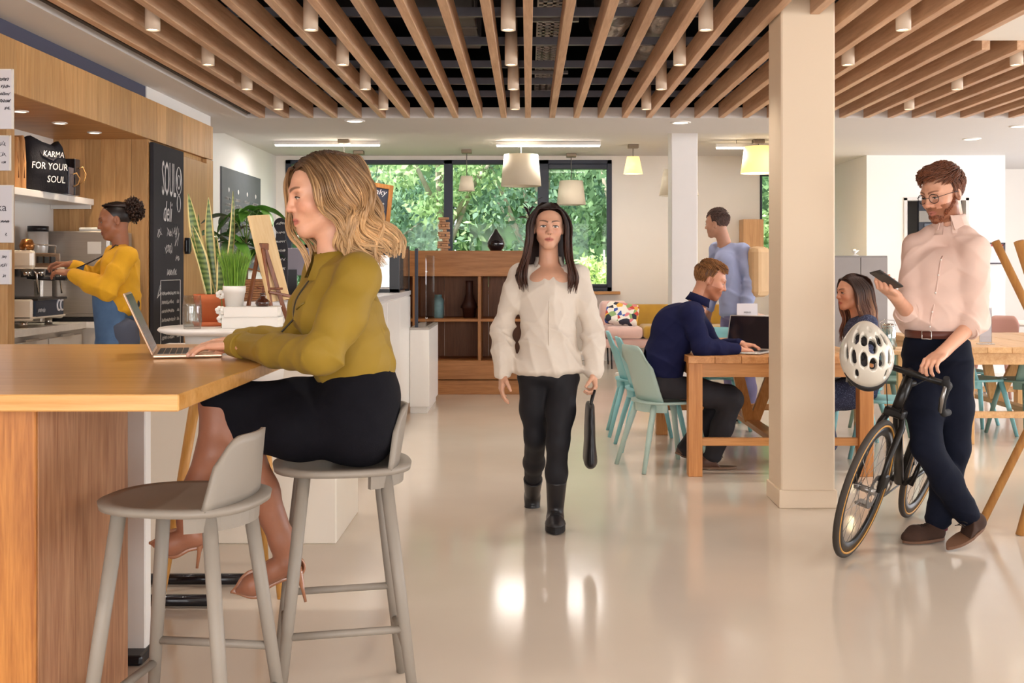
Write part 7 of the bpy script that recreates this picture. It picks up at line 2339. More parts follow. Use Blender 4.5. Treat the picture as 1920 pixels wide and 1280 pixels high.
	for a, hl_, to_, up in (('L', M(1768, 1003, 0.10), M(1694, 1018, 0.02), (0, 0, 1)), ('R', M(1842, 986, 0.05), M(1777, 1030, -0.135), (-0.30, -0.25, 0.9))):
		hl_ = np.array(hl_); to_ = np.array(to_)
		if a == 'L': hl_[2] = 0.004; to_[2] = 0.004
		else: to_[2] = 0.01
		MB().tube([Vector(J['an' + a] + (J['kn' + a] - J['an' + a]) * 0.12 - base), Vector(J['an' + a] + (hl_ - J['an' + a]) * 0.4 - base)], [0.042, 0.04], 14).build('sock', mat('sock_burgundy', '#6a2230', 0.9), root)
		shoe(root, base, hl_, to_, M_suede, M_sole, up, laces=M_lace, ankle=J['an' + a], r=(0.038, 0.045, 0.026))
	# phone in the right hand
	pc = (np.array(tR[1]) + np.array(tR[4])) / 2
	ph = empty('phone', M(1662, 524, -0.33), 'dark smartphone held in the man\'s raised hand', 'phone')
	ax = unit((0.80, 0.25, -0.50)); nn = unit((0.45, 0.35, 0.80)); sd = np.cross(nn, ax); nn = np.cross(ax, sd)
	Mx = Matrix([Vector(sd), Vector(ax), Vector(nn)]).transposed().to_4x4()
	MB().box((-0.036, -0.074, -0.004), (0.036, 0.074, 0.004), 0.003, Mx).build('case', mat('phone_dark', '#3a3634', 0.3, 0.3), ph)
	MB().box((-0.033, -0.07, 0.0042), (0.033, 0.07, 0.0048), 0, Mx).build('screen', mat('phone_screen', '#15161a', 0.1), ph)
	MB().box((-0.03, -0.068, -0.0055), (-0.008, -0.045, -0.004), 0.001, Mx).build('camera_bump', M_blk, ph)
build_cyclist()
# ------------------------------------------------------------------ woman walking towards us with a bag
def build_walker():
	d0 = 5.78
	M = lambda px, py, dy=0.0: pv(W(px, py, d0 + dy))
	base = pv((0.11, d0, 0))
	root = person('woman with long dark hair in loose white shirt walking towards us', base)
	ft = unit((0.02, -1, 0)); rt = np.cross(ft, (0, 0, 1))
	hd = Head(M(1029, 424), (0.02, -1, -0.04), (0.03, -0.04, 1), 0.99)
	J = dict(neck=M(1029, 494, 0.03), chest=M(1029, 545, 0.02), waist=M(1028, 630, 0.02), hip=M(1028, 705, 0.02))
	J['shR'], J['shL'] = M(974, 514, 0.03), M(1084, 515, 0.03)
	J['elR'], J['wrR'] = M(943, 612, 0.06), M(942, 700, -0.02)
	J['elL'], J['wrL'] = M(1110, 612, 0.05), M(1114, 694, -0.02)
	J['hpR'], J['hpL'] = M(1000, 715, 0.03), M(1056, 715, 0.0)
	J['knR'], J['anR'], J['toR'] = M(1004, 820, 0.06), M(998, 915, 0.42), M(1000, 925, 0.34)
	J['knL'], J['anL'], J['toL'] = M(1046, 828, -0.10), M(1041, 950, -0.03), M(1041, 985, -0.20)
	S = Sculpt()
	hd.sculpt(S, nose=0.98, jaw=0.95)
	S.cap(hd.w(0, -0.02, -0.05), J['neck'], 0.047, 0.053, 0.03)
	body_core(S, J, rt, sc=0.93)
	S.loft(M(1029, 528, 0.0), M(1029, 570, 0.0), (0.12, 0.075), (0.12, 0.08), rt, 0.03)
	tR = hand(S, J['wrR'], (-0.05, -0.15, -1), (0.9, 0.2, 0), (0.1, -1, 0), 0.95, curl=(0.3, 0.35, 0.4, 0.45))
	tL = hand(S, J['wrL'], (0.05, -0.1, -1), (-0.95, 0.0, 0), (0, -1, 0), 0.95, curl=((0.6, 0.9, 0.6),) * 4, tcurl=0.7)
	skin = np.array(srgb('#dba98d'))
	col = lambda P: hd.color(P, skin, srgb('#b8695e'), srgb('#3b2418'), blush=srgb('#d0917a'), browh=0.009)
	hb = bbox([hd.c], 0.14)
	bx = [((hb[0][0], hb[0][1], hd.c[2] - 0.12), hb[1], 0.003), bbox([J['wrR']] + tR, 0.025) + (0.003,), bbox([J['wrL']] + tL, 0.025) + (0.003,), bbox([J[k] for k in J], 0.1) + (0.009,)]
	sculpt_obj('body', S, bx, skinmat('skin_fair'), root, col, base)
	hd.eyes(root, '#3f2a1c', gaze=(0, 1, -0.1), openness=0.0048, origin=base)
	# shirt: loose, gathered at the waist, tails apart
	B = top_garment(J, rt, ch=(0.160, 0.108), wa=(0.142, 0.108), hem=M(1028, 690, 0.02), hemr=(0.182, 0.132), sl=(0.057, 0.056, 0.057, 0.047), sleeve_to=1.0, shr=0.052)
	nd = unit(hd.w(0, -0.02, -0.05) - J['neck'])
	B.cap(J['neck'] - nd * 0.005, J['neck'] + nd * 0.1, 0.058, 0.062, 0.004, 's')
	B.cap(J['neck'] + ft * 0.085 + nd * 0.02, M(1029, 548, -0.125), 0.052, 0.012, 0.008, 's')        # open neck
	B.cap(M(1032, 735, -0.14), M(1030, 672, -0.15), 0.07, 0.004, 0.01, 's')                        # split between the tails
	B.clip(M(1028, 708), (0, 0, -1), 0.006)
	gf = generic_folds(J, 0.008)
	B.disp = lambda x, y, z: gf(x, y, z) + 0.005 * np.exp(-((z - M(0, 665)[2]) / 0.08) ** 2) * rgd(38 * x + 6 * z + 1.2 * wob(x, y, z, 11, 2)) * 1.6 + 0.004 * rgd(30 * x + 10 * z + 2 * wob(x, y, z, 8, 7))
	lo, hi = bbox([J['neck'], J['shR'], J['shL'], J['elR'], J['elL'], J['wrR'], J['wrL'], M(1028, 712)], 0.1)
	M_ws = mat('white_shirt', '#e3d8cb', 0.8, var=0.03, scale=10, bump=0.05, bscale=300)
	sh = sculpt_obj('shirt', B, [(lo, hi, 0.0055)], M_ws, root, None, base)
	ring_collar(sh, base, J['neck'] + nd * 0.005, nd, ft, rt, ((0.085, -0.02), (0.072, 0.012), (0.069, 0.03), (0.0655, 0.03), (0.069, 0.01), (0.08, -0.02)), 52, M_ws)
	B.disp = None
	pk = [Vector(p - base) for p in B.project_many([M(1030, y, -0.16) for y in range(566, 668, 8)], 0.001)]
	MB().tube(pk, 0.007, 6, flat=0.4).build('placket', mat('white_placket', '#e2d6c8', 0.8), sh)
	for a in 'LR':
		ax = unit(J['wr' + a] - J['el' + a]); e = J['wr' + a]
		K = Sculpt().cap(e - ax * 0.05, e + ax * 0.01, 0.047, 0.043, 0.005).cap(e - ax * 0.0, e + ax * 0.06, 0.036, 0.04, 0.002, 's')
		K.clip(e + ax * 0.012, ax, 0.003).clip(e - ax * 0.055, -ax, 0.003)
		lo, hi = bbox([e], 0.1)
		sculpt_obj('cuff', K, [(lo, hi, 0.0045)], M_ws, sh, None, base)
	T = trousers(J, rt, M(1028, 690, 0.02), (0.078, 0.056, 0.043), (0.16, 0.105), 0.95, 0.0025)
	lo, hi = bbox([M(1028, 685)] + [J[k] for k in ('knR', 'knL', 'anR', 'anL', 'hpR', 'hpL')], 0.11)
	sculpt_obj('trousers', T, [(lo, hi, 0.0068)], mat('black_denim', '#121118', 0.75, var=0.1, scale=30), root, None, base)
	M_boot = mat('boot_black', '#1c191c', 0.35, var=0.1)
	M_bsole = mat('boot_sole', '#141214', 0.6)
	hL, tL_ = M(1041, 950, 0.0), M(1041, 987, -0.19)
	hL[1] = d0 + 0.02; hL[2] = 0.006; tL_[1] = d0 - 0.22; tL_[2] = 0.006
	shoe(root, base, hL, tL_, M_boot, M_bsole, (0, 0, 1), laces=M_bsole, ankle=J['knL'] * 0.6 + J['anL'] * 0.4, boot=0.15, sole_t=0.035, r=(0.042, 0.05, 0.034))
	aR = J['anR']
	hR = aR + np.array([0.0, 0.10, -0.02]); tR_ = aR + np.array([0.0, 0.02, -0.26])
	shoe(root, base, hR, tR_, M_boot, M_bsole, (0, -1, 0.1), laces=M_bsole, ankle=J['knR'] * 0.4 + aR * 0.6, boot=0.13, sole_t=0.03, r=(0.042, 0.048, 0.034))
	# long straight dark hair
	rr = random.Random(8); Lk = Locks()
	c0, c1 = np.array(srgb('#24140f')), np.array(srgb('#4a2c20'))
	for sg in (-1, 1):
		for i in range(150):
			q = i / 149
			f0 = 0.066 - 0.13 * q
			o = 0.034 * rr.random()
			f1 = 0.058 - 0.14 * q
			p = [(sg * 0.004, f0, 0.034 + 0.092 * math.sqrt(max(0.06, 1 - ((f0 + 0.016) / 0.104) ** 2))), (sg * (0.052 + o * .5), f0 * 0.9 + 0.012 * (1 - q), 0.088), (sg * (0.08 + o), f1, 0.02), (sg * (0.084 + o), f1 - 0.004, -0.07), (sg * (0.095 + o), f1 + 0.012 * (1 - q), -0.16), (sg * (0.105 + o * 1.3 + 0.02 * rr.random()), f1 + 0.03 * (1 - q) + 0.02 * rr.random(), -0.26), (sg * (0.1 + o * 1.5), f1 + 0.035 * (1 - q), -0.30 - 0.05 * rr.random())]
			P = catmull(p, 20)
			P[:, 0] += 0.004 * np.sin(np.linspace(0, 9, 20) + rr.random() * 2) * np.linspace(0, 1, 20)
			k = 0.7 + 0.7 * rr.random()
			Lk.add(np.array([hd.w(*x) for x in P]), 0.007, np.clip([c0 * k, c0 * k, c1 * k, c1 * k], 0, 1), n=5)
	for i in range(110):
		q = i / 109; r0 = -0.07 + 0.14 * q
		p = [(r0 * 0.5, -0.03, 0.122), (r0, -0.1, 0.085), (r0 * 1.2, -0.12, 0), (r0 * 1.2, -0.12, -0.1), (r0 * 1.3, -0.12, -0.2), (r0 * 1.4, -0.12, -0.28)]
		Lk.add(np.array([hd.w(*x) for x in catmull(p, 14)]), 0.009, [c0, c0, c1], n=5)
	P, Q = hair_cap(hd, (0.079, 0.101, 0.0895), (0, -0.016, 0.034), [((0, 0.052, 0.02), (0, 0.86, -0.52)), ((0, 0.02, -0.05), (0, 0.6, -1.0))], 0.006)
	Lk.build('hair', M_hair, root, base, (P, Q, np.tile(c0, (len(P), 1))))
	# slim black bag carried at her side, seen edge on
	bg = empty('handbag', M(1105, 885, -0.02), 'slim black handbag carried by the walking woman', 'bag')
	bz = bg.location.z
	Q = Sculpt()
	Q.loft(M(1106, 762, -0.02), M(1106, 860, -0.02), (0.022, 0.15), (0.036, 0.17), (1, 0, 0), 0.01, endk=1.2)
	Q.disp = lambda x, y, z: 0.003 * wob(x, y, z, 35, 3)
	lo, hi = bbox([M(1105, 740), M(1105, 885)], (0.07, 0.22, 0.04))
	sculpt_obj('bag_body', Q, [(lo, hi, 0.006)], mat('bag_leather', '#131217', 0.4, var=0.1, scale=20), bg, None, pv(bg.location))
	hp = pv(tL[1]) * 0.5 + pv(J['wrL']) * 0.5
	MB().tube([Vector(pv(p) - pv(bg.location)) for p in (M(1106, 765, -0.1), J['wrL'] + (0.0, -0.05, -0.10), J['wrL'] + (-0.005, 0.0, -0.105), J['wrL'] + (0.0, 0.05, -0.10), M(1106, 765, 0.08))], 0.007, 8).build('handle', mat('bag_leather', '#131217'), bg)
build_walker()
# ------------------------------------------------------------------ man working at the plank table
def build_worker():
	d0 = 7.45
	M = lambda px, py, dy=0.0: pv(W(px, py, d0 + dy))
	base = pv((0.98, d0, 0))
	root = person('man in navy shirt seated at the plank table using a silver laptop', base)
	ft = unit((0.96, 0.22, 0)); rt = np.cross(ft, (0, 0, 1))
	hd = Head(M(1331, 524), (0.93, -0.08, -0.34), (0.33, 0, 0.94), 1.04)
	J = dict(neck=M(1308, 566), chest=M(1278, 606), waist=M(1243, 676), hip=M(1243, 722))
	J['shR'], J['shL'] = M(1296, 590, -0.17), M(1300, 588, 0.17)
	J['elR'], J['wrR'] = M(1316, 652, -0.24), M(1384, 655, -0.14)
	J['elL'], J['wrL'] = M(1340, 655, 0.2), M(1388, 645, 0.05)
	J['hpR'], J['hpL'] = M(1248, 728, -0.09), M(1252, 726, 0.09)
	J['knR'], J['anR'], J['toR'] = M(1372, 748, -0.10), M(1335, 856, -0.05), M(1362, 876, -0.05)
	J['knL'], J['anL'], J['toL'] = M(1366, 742, 0.12), M(1283, 846, 0.05), M(1300, 862, 0.05)
	S = Sculpt()
	hd.sculpt(S, male=True, jaw=1.05)
	S.cap(hd.w(0, -0.02, -0.05), J['neck'], 0.056, 0.062, 0.03)
	body_core(S, J, rt, sc=1.05)
	t1 = hand(S, J['wrR'], (0.9, 0.3, -0.1), (0, 0.1, -1), (0, 1, 0.2), 1.04, curl=((0.5, 0.9, 0.6),) * 4, tcurl=0.6)
	t2 = hand(S, J['wrL'], (0.9, -0.3, -0.1), (0, 0.0, -1), (0, -1, 0.2), 1.04, curl=((0.4, 0.8, 0.5),) * 4, tcurl=0.6)
	skin = np.array(srgb('#cf9478'))
	col = lambda P: hd.color(P, skin, srgb('#ab6456'), srgb('#5f3c26'), beard=srgb('#a8694c'), blush=srgb('#c47f66'), browh=0.008)
	hb = bbox([hd.c], 0.145)
	bx = [((hb[0][0], hb[0][1], hd.c[2] - 0.125), hb[1], 0.0035), bbox([J['wrR'], J['wrL']] + t1 + t2, 0.025) + (0.0035,), bbox([J[k] for k in J], 0.1) + (0.01,)]
	sculpt_obj('body', S, bx, skinmat('skin_fair'), root, col, base)
	hd.eyes(root, '#4a5560', gaze=(0, 1, -0.4), openness=0.0036, origin=base)
	short_hair(hd, root, base, '#6d4528', '#a3713f', 5, 460, 0.045, quiff=0.06, top_h=0.016, side_h=0.005, fade=-0.02)
	B = top_garment(J, rt, ch=(0.19, 0.125), wa=(0.18, 0.13), hem=M(1241, 700), hemr=(0.175, 0.13), sl=(0.07, 0.062, 0.055, 0.043), sleeve_to=0.92, shr=0.068)
	B.cap(M(1268, 610), M(1243, 680), 0.13, 0.125, 0.06)
	B.cap(M(1293, 592, -0.1), M(1262, 615), 0.085, 0.12, 0.06).cap(M(1295, 592, 0.1), M(1262, 615), 0.085, 0.12, 0.06)
	nd = unit(hd.w(0, -0.02, -0.05) - J['neck'])
	B.cap(J['neck'] - nd * 0.005, J['neck'] + nd * 0.1, 0.062, 0.066, 0.004, 's')
	B.disp = generic_folds(J, 0.005)
	lo, hi = bbox([J['neck'], J['shR'], J['shL'], J['elR'], J['wrR'], J['elL'], J['wrL'], M(1243, 705)], 0.12)
	M_nv = mat('navy_shirt', '#171a3d', 0.85, spec=0.2, var=0.06, scale=10, bump=0.05, bscale=300)
	sh = sculpt_obj('shirt', B, [(lo, hi, 0.0065)], M_nv, root, None, base)
	ring_collar(sh, base, J['neck'] + nd * 0.01, nd, ft, rt, ((0.086, -0.02), (0.075, 0.015), (0.072, 0.036), (0.0685, 0.036), (0.072, 0.012), (0.082, -0.02)), 20, M_nv)
	T = trousers(J, rt, M(1241, 700), (0.092, 0.074, 0.062), (0.175, 0.125), 0.96, 0.004)
	T.clip(M(0, 0) * 0 + np.array([0, 0, 0.474]), (0, 0, -1), 0.02, (M(1243, 730), 0.30))
	lo, hi = bbox([M(1241, 690)] + [J[k] for k in ('knR', 'knL', 'anR', 'anL', 'hpR', 'hpL')], 0.12)
	sculpt_obj('trousers', T, [(lo, hi, 0.008)], mat('charcoal_trousers', '#211e23', 0.8, var=0.08, scale=20), root, None, base)
	M_bs = mat('brown_leather', '#54382c', 0.5, var=0.1); M_so = mat('sole_tan', '#7a5d48', 0.7)
	for a, hl, to, up in (('R', M(1316, 882, -0.05), M(1372, 884, -0.05), (0, 0, 1)), ('L', M(1272, 850, 0.05), M(1318, 868, 0.05), (0.35, 0, 0.93))):
		if a == 'R': hl[2] = 0.004; to[2] = 0.004
		hl[0] -= 0.02; to[0] += 0.03
		shoe(root, base, hl, to, M_bs, M_so, up, ankle=J['an' + a], laces=mat('lace_dark', '#241812'), h=0.005)
build_worker()
# ------------------------------------------------------------------ barista
def build_barista():
	d0 = 7.1
	M = lambda px, py, dy=0.0: pv(W(px, py, d0 + dy))
	base = pv((-2.66, d0, 0))
	root = person('barista in yellow jumper and denim apron working the espresso machine', base)
	ft = unit((-0.96, 0.05, 0)); rt = np.cross(ft, (0, 0, 1))
	hd = Head(M(216, 413), (-0.90, -0.38, -0.20), (-0.2, 0, 0.98), 0.97)
	J = dict(neck=M(226, 458), chest=M(226, 495), waist=M(226, 560), hip=M(226, 610))
	J['shL'], J['shR'] = M(238, 480, -0.15), M(216, 478, 0.15)
	J['elL'], J['wrL'] = M(200, 545, -0.22), M(132, 512, -0.10)
	J['elR'], J['wrR'] = M(178, 530, 0.15), M(134, 496, 0.05)
	J['hpL'], J['hpR'] = M(232, 620, -0.08), M(226, 620, 0.08)
	J['knL'], J['anL'], J['toL'] = M(248, 735, -0.06), M(252, 872, -0.05), M(226, 884, -0.05)
	J['knR'], J['anR'], J['toR'] = M(238, 735, 0.08), M(254, 862, 0.12), M(230, 872, 0.12)
	S = Sculpt()
	hd.sculpt(S, nose=0.98, jaw=0.95)
	S.cap(hd.w(0, -0.02, -0.05), J['neck'], 0.047, 0.053, 0.03)
	body_core(S, J, rt, sc=0.95, feet=True)
	t1 = hand(S, J['wrL'], (-1, 0.1, 0.12), (0, 0.3, -1), (0.0, 1, 0.4), 0.96, curl=(0.5, 0.55, 0.6, 0.6), tcurl=0.5)
	t2 = hand(S, J['wrR'], (-1, -0.1, 0.05), (0, -0.2, -1), (0.0, -1, 0.3), 0.96, curl=(0.5, 0.6, 0.6, 0.6), tcurl=0.5)
	skin = np.array(srgb('#9a6448'))
	col = lambda P: hd.color(P, skin, srgb('#8a4a42'), srgb('#2a1710'), browh=0.008)
	hb = bbox([hd.c], 0.14)
	bx = [((hb[0][0], hb[0][1], hd.c[2] - 0.12), hb[1], 0.0035), bbox([J['wrR'], J['wrL']] + t1 + t2, 0.025) + (0.0035,), bbox([J[k] for k in J], 0.1) + (0.01,)]
	sculpt_obj('body', S, bx, skinmat('skin_deep'), root, col, base)
	hd.eyes(root, '#2a1710', gaze=(0, 1, -0.5), openness=0.0032, origin=base)
	# hair pulled back into a curly puff
	rr = random.Random(4); Lk = Locks()
	c0, c1 = np.array(srgb('#1a0f0b')), np.array(srgb('#3a241a'))
	for i in range(260):
		v = np.array([rr.gauss(0, 1), rr.gauss(0, 1), rr.gauss(0, 1)]); v /= np.linalg.norm(v)
		p0 = np.array([0, -0.125, 0.055]) + v * np.array([0.03, 0.025, 0.03])
		p1 = np.array([0, -0.125, 0.05]) + v * np.array([0.075, 0.065, 0.085])
		P = catmull([p0, (p0 + p1) / 2 + np.array([rr.gauss(0, 0.012) for _ in range(3)]), p1 + np.array([rr.gauss(0, 0.008) for _ in range(3)])], 12)
		t = np.linspace(0, 18, 12) + rr.random() * 6
		P[:, 0] += 0.007 * np.sin(t); P[:, 2] += 0.007 * np.cos(t)
		k = 0.7 + 0.8 * rr.random()
		Lk.add(np.array([hd.w(*x) for x in P]), 0.0075, np.clip([c0 * k, c1 * k], 0, 1), n=5, flat=0.9)
	for i in range(90):
		sg = rr.choice((-1, 1)); f0 = 0.062 - 0.1 * rr.random()
		p = [(sg * 0.03 * rr.random(), f0, 0.118 - 0.3 * max(0, f0 - 0.03)), (sg * 0.06, f0 - 0.04, 0.095), (sg * 0.06, -0.08, 0.07), (sg * 0.01, -0.115, 0.055)]
		Lk.add(np.array([hd.w(*x) for x in catmull(p, 10)]), 0.006, [c0, c1 * 0.8, c0], n=5)
	P, Q = hair_cap(hd, (0.077, 0.099, 0.088), (0, -0.016, 0.034), [((0, 0.058, 0.03), (0, 0.9, -0.45)), ((0, 0.015, -0.02), (0, 0.7, -1.0))], 0.006)
	Lk.build('hair', M_hair, root, base, (P, Q, np.tile(c0, (len(P), 1))))
	B = top_garment(J, rt, ch=(0.165, 0.11), wa=(0.15, 0.11), hem=M(226, 580), hemr=(0.16, 0.12), sl=(0.062, 0.062, 0.062, 0.048), sleeve_to=0.86, shr=0.058)
	B.disp = generic_folds(J, 0.006)
	lo, hi = bbox([J['neck'], J['shR'], J['shL'], J['elR'], J['elL'], J['wrR'], J['wrL'], M(226, 590)], 0.11)
	sculpt_obj('jumper', B, [(lo, hi, 0.0065)], mat('yellow_knit', '#dba21e', 0.85, var=0.06, scale=14, bump=0.15, bscale=200, sheen=0.03), root, None, base)
	# apron: bib, skirt, straps
	K = Sculpt()
	K.loft(M(216, 548), M(222, 640), (0.165, 0.13), (0.175, 0.13), rt, 0.03, endk=0.3)
	K.loft(M(222, 640), M(226, 730), (0.175, 0.13), (0.17, 0.125), rt, 0.03, endk=0.2)
	K.clip(J['hip'] - ft * 0.075, -ft, 0.01)
	K.disp = lambda x, y, z: 0.006 * rgd(16 * y + 9 * x + 6 * z) + 0.002 * wob(x, y, z, 26, 2)
	lo, hi = bbox([M(216, 540), M(226, 740)], 0.2)
	M_den = mat('denim_blue', '#4f6d92', 0.85, var=0.14, scale=12, bump=0.1, bscale=250)
	ap = sculpt_obj('apron', K, [(lo, hi, 0.0075)], M_den, root, None, base)
	bp = [B.project(M(x, y) + ft * 0.2 + rt * o, 0.004) - Vector(base) for x, y, o in ((208, 498, -0.09), (208, 498, 0.09), (206, 548, 0.1), (206, 548, -0.1))]
	MB().add(bp + [p + Vector(ft * 0.006) for p in bp], [(0, 1, 2, 3), (7, 6, 5, 4), (0, 4, 5, 1), (1, 5, 6, 2), (2, 6, 7, 3), (3, 7, 4, 0)]).build('bib', M_den, ap)
	for o in (-1, 1):
		pts = [B.project(M(208, 498) + ft * 0.2 + rt * 0.085 * o, 0.004) - Vector(base), B.project(M(214, 476) + ft * 0.1 + rt * 0.07 * o, 0.006) - Vector(base), B.project(M(226, 458) + rt * 0.08 * o, 0.008) - Vector(base), B.project(M(240, 466) - ft * 0.06 + rt * 0.05 * o, 0.006) - Vector(base)]
		MB().tube(pts, 0.009, 8, flat=0.4).build('strap', mat('strap_dark', '#26242c', 0.6), ap)
	MB().ball(Vector(M(256, 570) - base), (0.02, 0.03, 0.035), 10, 7).build('bow', mat('strap_dark', '#26242c'), ap)
	T = trousers(J, rt, M(226, 620), (0.085, 0.066, 0.056), (0.16, 0.11), 0.82, 0.003)
	lo, hi = bbox([M(226, 610)] + [J[k] for k in ('knR', 'knL', 'anR', 'anL')], 0.11)
	sculpt_obj('trousers', T, [(lo, hi, 0.009)], mat('slate_trousers', '#4e5363', 0.8, var=0.08), root, None, base)
	for a in 'LR':
		hl = J['an' + a] + np.array([0.035, 0, 0]); to = hl + np.array([-0.24, -0.02, 0]); hl[2] = to[2] = 0.004
		shoe(root, base, hl, to, mat('flat_black', '#17151a', 0.4), mat('boot_sole', '#141214'), ankle=J['an' + a], h=0.006, top=0.02)
build_barista()
# ------------------------------------------------------------------ woman seated across the table
def build_sitter():
	d0 = 7.6
	M = lambda px, py, dy=0.0: pv(W(px, py, d0 + dy))
	base = pv((2.3, d0, 0))
	root = person('seated woman with long brown wavy hair in dark speckled dress behind the helmet', base)
	ft = unit((-1, -0.1, 0)); rt = np.cross(ft, (0, 0, 1))
	hd = Head(M(1597, 547), (-0.96, -0.22, -0.08), (-0.06, 0, 1), 0.99)
	J = dict(neck=M(1610, 592), chest=M(1616, 622), waist=M(1618, 690), hip=M(1618, 725))
	J['shL'], J['shR'] = M(1628, 607, -0.15), M(1608, 607, 0.15)
	J['elL'], J['wrL'] = M(1620, 670, -0.2), M(1560, 676, -0.05)
	J['elR'], J['wrR'] = M(1590, 668, 0.2), M(1545, 672, 0.1)
	J['hpL'], J['hpR'] = M(1612, 735, -0.08), M(1612, 733, 0.08)
	J['knL'], J['anL'], J['toL'] = M(1528, 748, -0.09), M(1552, 848, -0.08), M(1528, 868, -0.08)
	J['knR'], J['anR'], J['toR'] = M(1528, 745, 0.09), M(1545, 842, 0.1), M(1520, 862, 0.1)
	S = Sculpt()
	hd.sculpt(S, nose=0.98, jaw=0.95)
	S.cap(hd.w(0, -0.02, -0.05), J['neck'], 0.047, 0.053, 0.03)
	body_core(S, J, rt, sc=0.95)
	t1 = hand(S, J['wrL'], (-1, 0.2, 0.0), (0, 0, -1), (0, 1, 0), 0.95, curl=(0.2, 0.2, 0.25, 0.3))
	t2 = hand(S, J['wrR'], (-1, -0.2, 0.0), (0, 0, -1), (0, -1, 0), 0.95, curl=(0.2, 0.2, 0.25, 0.3))
	col = lambda P: hd.color(P, np.array(srgb('#cf977a')), srgb('#a8564e'), srgb('#3b2418'), blush=srgb('#c98067'), browh=0.009)
	hb = bbox([hd.c], 0.14)
	bx = [((hb[0][0], hb[0][1], hd.c[2] - 0.12), hb[1], 0.0035), bbox([J['wrR'], J['wrL']] + t1 + t2, 0.025) + (0.004,), bbox([J[k] for k in J], 0.1) + (0.01,)]
	sculpt_obj('body', S, bx, skinmat('skin_fair'), root, col, base)
	hd.eyes(root, '#3f2a1c', gaze=(0, 1, -0.1), openness=0.0045, origin=base)
	B = top_garment(J, rt, ch=(0.165, 0.11), wa=(0.145, 0.11), hem=M(1618, 715), hemr=(0.17, 0.13), sl=(0.06, 0.056, 0.05, 0.042), sleeve_to=0.9, shr=0.056)
	for a in 'LR':
		B.path([J['hp' + a], J['kn' + a], J['kn' + a] * 0.2 + J['an' + a] * 0.8], [0.11, 0.09, 0.085], 0.06)
	B.clip(np.array([0, 0, 0.465]), (0, 0, -1), 0.02, (M(1640, 735), 0.22))
	B.disp = generic_folds(J, 0.005)
	lo, hi = bbox([J['neck'], J['shR'], J['shL'], J['elR'], J['elL'], J['wrR'], J['wrL'], J['knL'], J['anL'], M(1630, 750)], 0.13)
	def speckle():
		m, nt, b = _new('speckled_dress'); N, L = nt.nodes, nt.links
		tc = N.new('ShaderNodeTexCoord'); v = N.new('ShaderNodeTexVoronoi'); v.inputs['Scale'].default_value = 130
		L.new(tc.outputs['Object'], v.inputs['Vector'])
		rp = N.new('ShaderNodeValToRGB'); rp.color_ramp.elements[0].position = 0.18; rp.color_ramp.elements[0].color = (*srgb('#7b84a6'), 1)
		rp.color_ramp.elements[1].position = 0.3; rp.color_ramp.elements[1].color = (*srgb('#2a2f4a'), 1)
		L.new(v.outputs['Distance'], rp.inputs[0]); L.new(rp.outputs[0], b.inputs['Base Color']); b.inputs['Roughness'].default_value = 0.85
		return m
	sculpt_obj('dress', B, [(lo, hi, 0.0075)], speckle(), root, None, base)
	for a in 'LR':
		hl = J['an' + a] + np.array([0.03, 0, 0]); to = hl + np.array([-0.23, 0, 0]); hl[2] = to[2] = 0.004
		shoe(root, base, hl, to, mat('flat_black', '#17151a', 0.4), mat('boot_sole', '#141214'), ankle=J['an' + a], h=0.006, top=0.03)
	rr = random.Random(9); Lk = Locks()
	c0, c1, c2 = [np.array(srgb(c)) for c in ('#33201a', '#6b4433', '#a87a5a')]
	for sg in (-1, 1):
		for i in range(150):
			q = i / 149
			f0 = 0.066 - 0.14 * q
			o = 0.018 * rr.random()
			f1 = (0.03 if sg < 0 else 0.055) - 0.13 * q
			p = [(sg * 0.004, f0, 0.034 + 0.092 * math.sqrt(max(0.06, 1 - ((f0 + 0.016) / 0.104) ** 2))), (sg * (0.054 + o * .5), f0 * 0.8, 0.09), (sg * (0.082 + o), f1, 0.02), (sg * (0.086 + o), f1 - 0.01, -0.07), (sg * (0.09 + o), f1 - 0.02, -0.16), (sg * (0.09 + o), f1 - 0.03 + 0.05 * (1 - q) * rr.random(), -0.26), (sg * (0.08 + o), f1 - 0.04 + 0.06 * (1 - q) * rr.random(), -0.31 - 0.06 * rr.random())]
			P = catmull(p, 22); t = np.linspace(0, 1, 22)
			P[:, 1] += 0.012 * np.clip((t - 0.4) / 0.3, 0, 1) * np.sin(14 * t + 3 * q + rr.random() * 0.6)
			k = 0.75 + 0.6 * rr.random()
			hl = c2 if rr.random() < 0.25 else c1
			Lk.add(np.array([hd.w(*x) for x in P]), 0.007, np.clip([c0 * k, c0 * k, hl * k, hl * k], 0, 1), n=5)
	for i in range(90):
		q = i / 89; r0 = -0.07 + 0.14 * q
		p = [(r0 * 0.6, -0.03, 0.12), (r0, -0.1, 0.085), (r0 * 1.2, -0.12, 0), (r0 * 1.2, -0.125, -0.1), (r0 * 1.2, -0.13, -0.2), (r0 * 1.1, -0.14, -0.3)]
		Lk.add(np.array([hd.w(*x) for x in catmull(p, 14)]), 0.009, [c0, c1 * 0.8, c1], n=5)
	P, Q = hair_cap(hd, (0.079, 0.101, 0.0895), (0, -0.016, 0.034), [((0, 0.052, 0.02), (0, 0.86, -0.52)), ((0, 0.02, -0.05), (0, 0.6, -1.0))], 0.006)
	Lk.build('hair', M_hair, root, base, (P, Q, np.tile(c0, (len(P), 1))))
build_sitter()
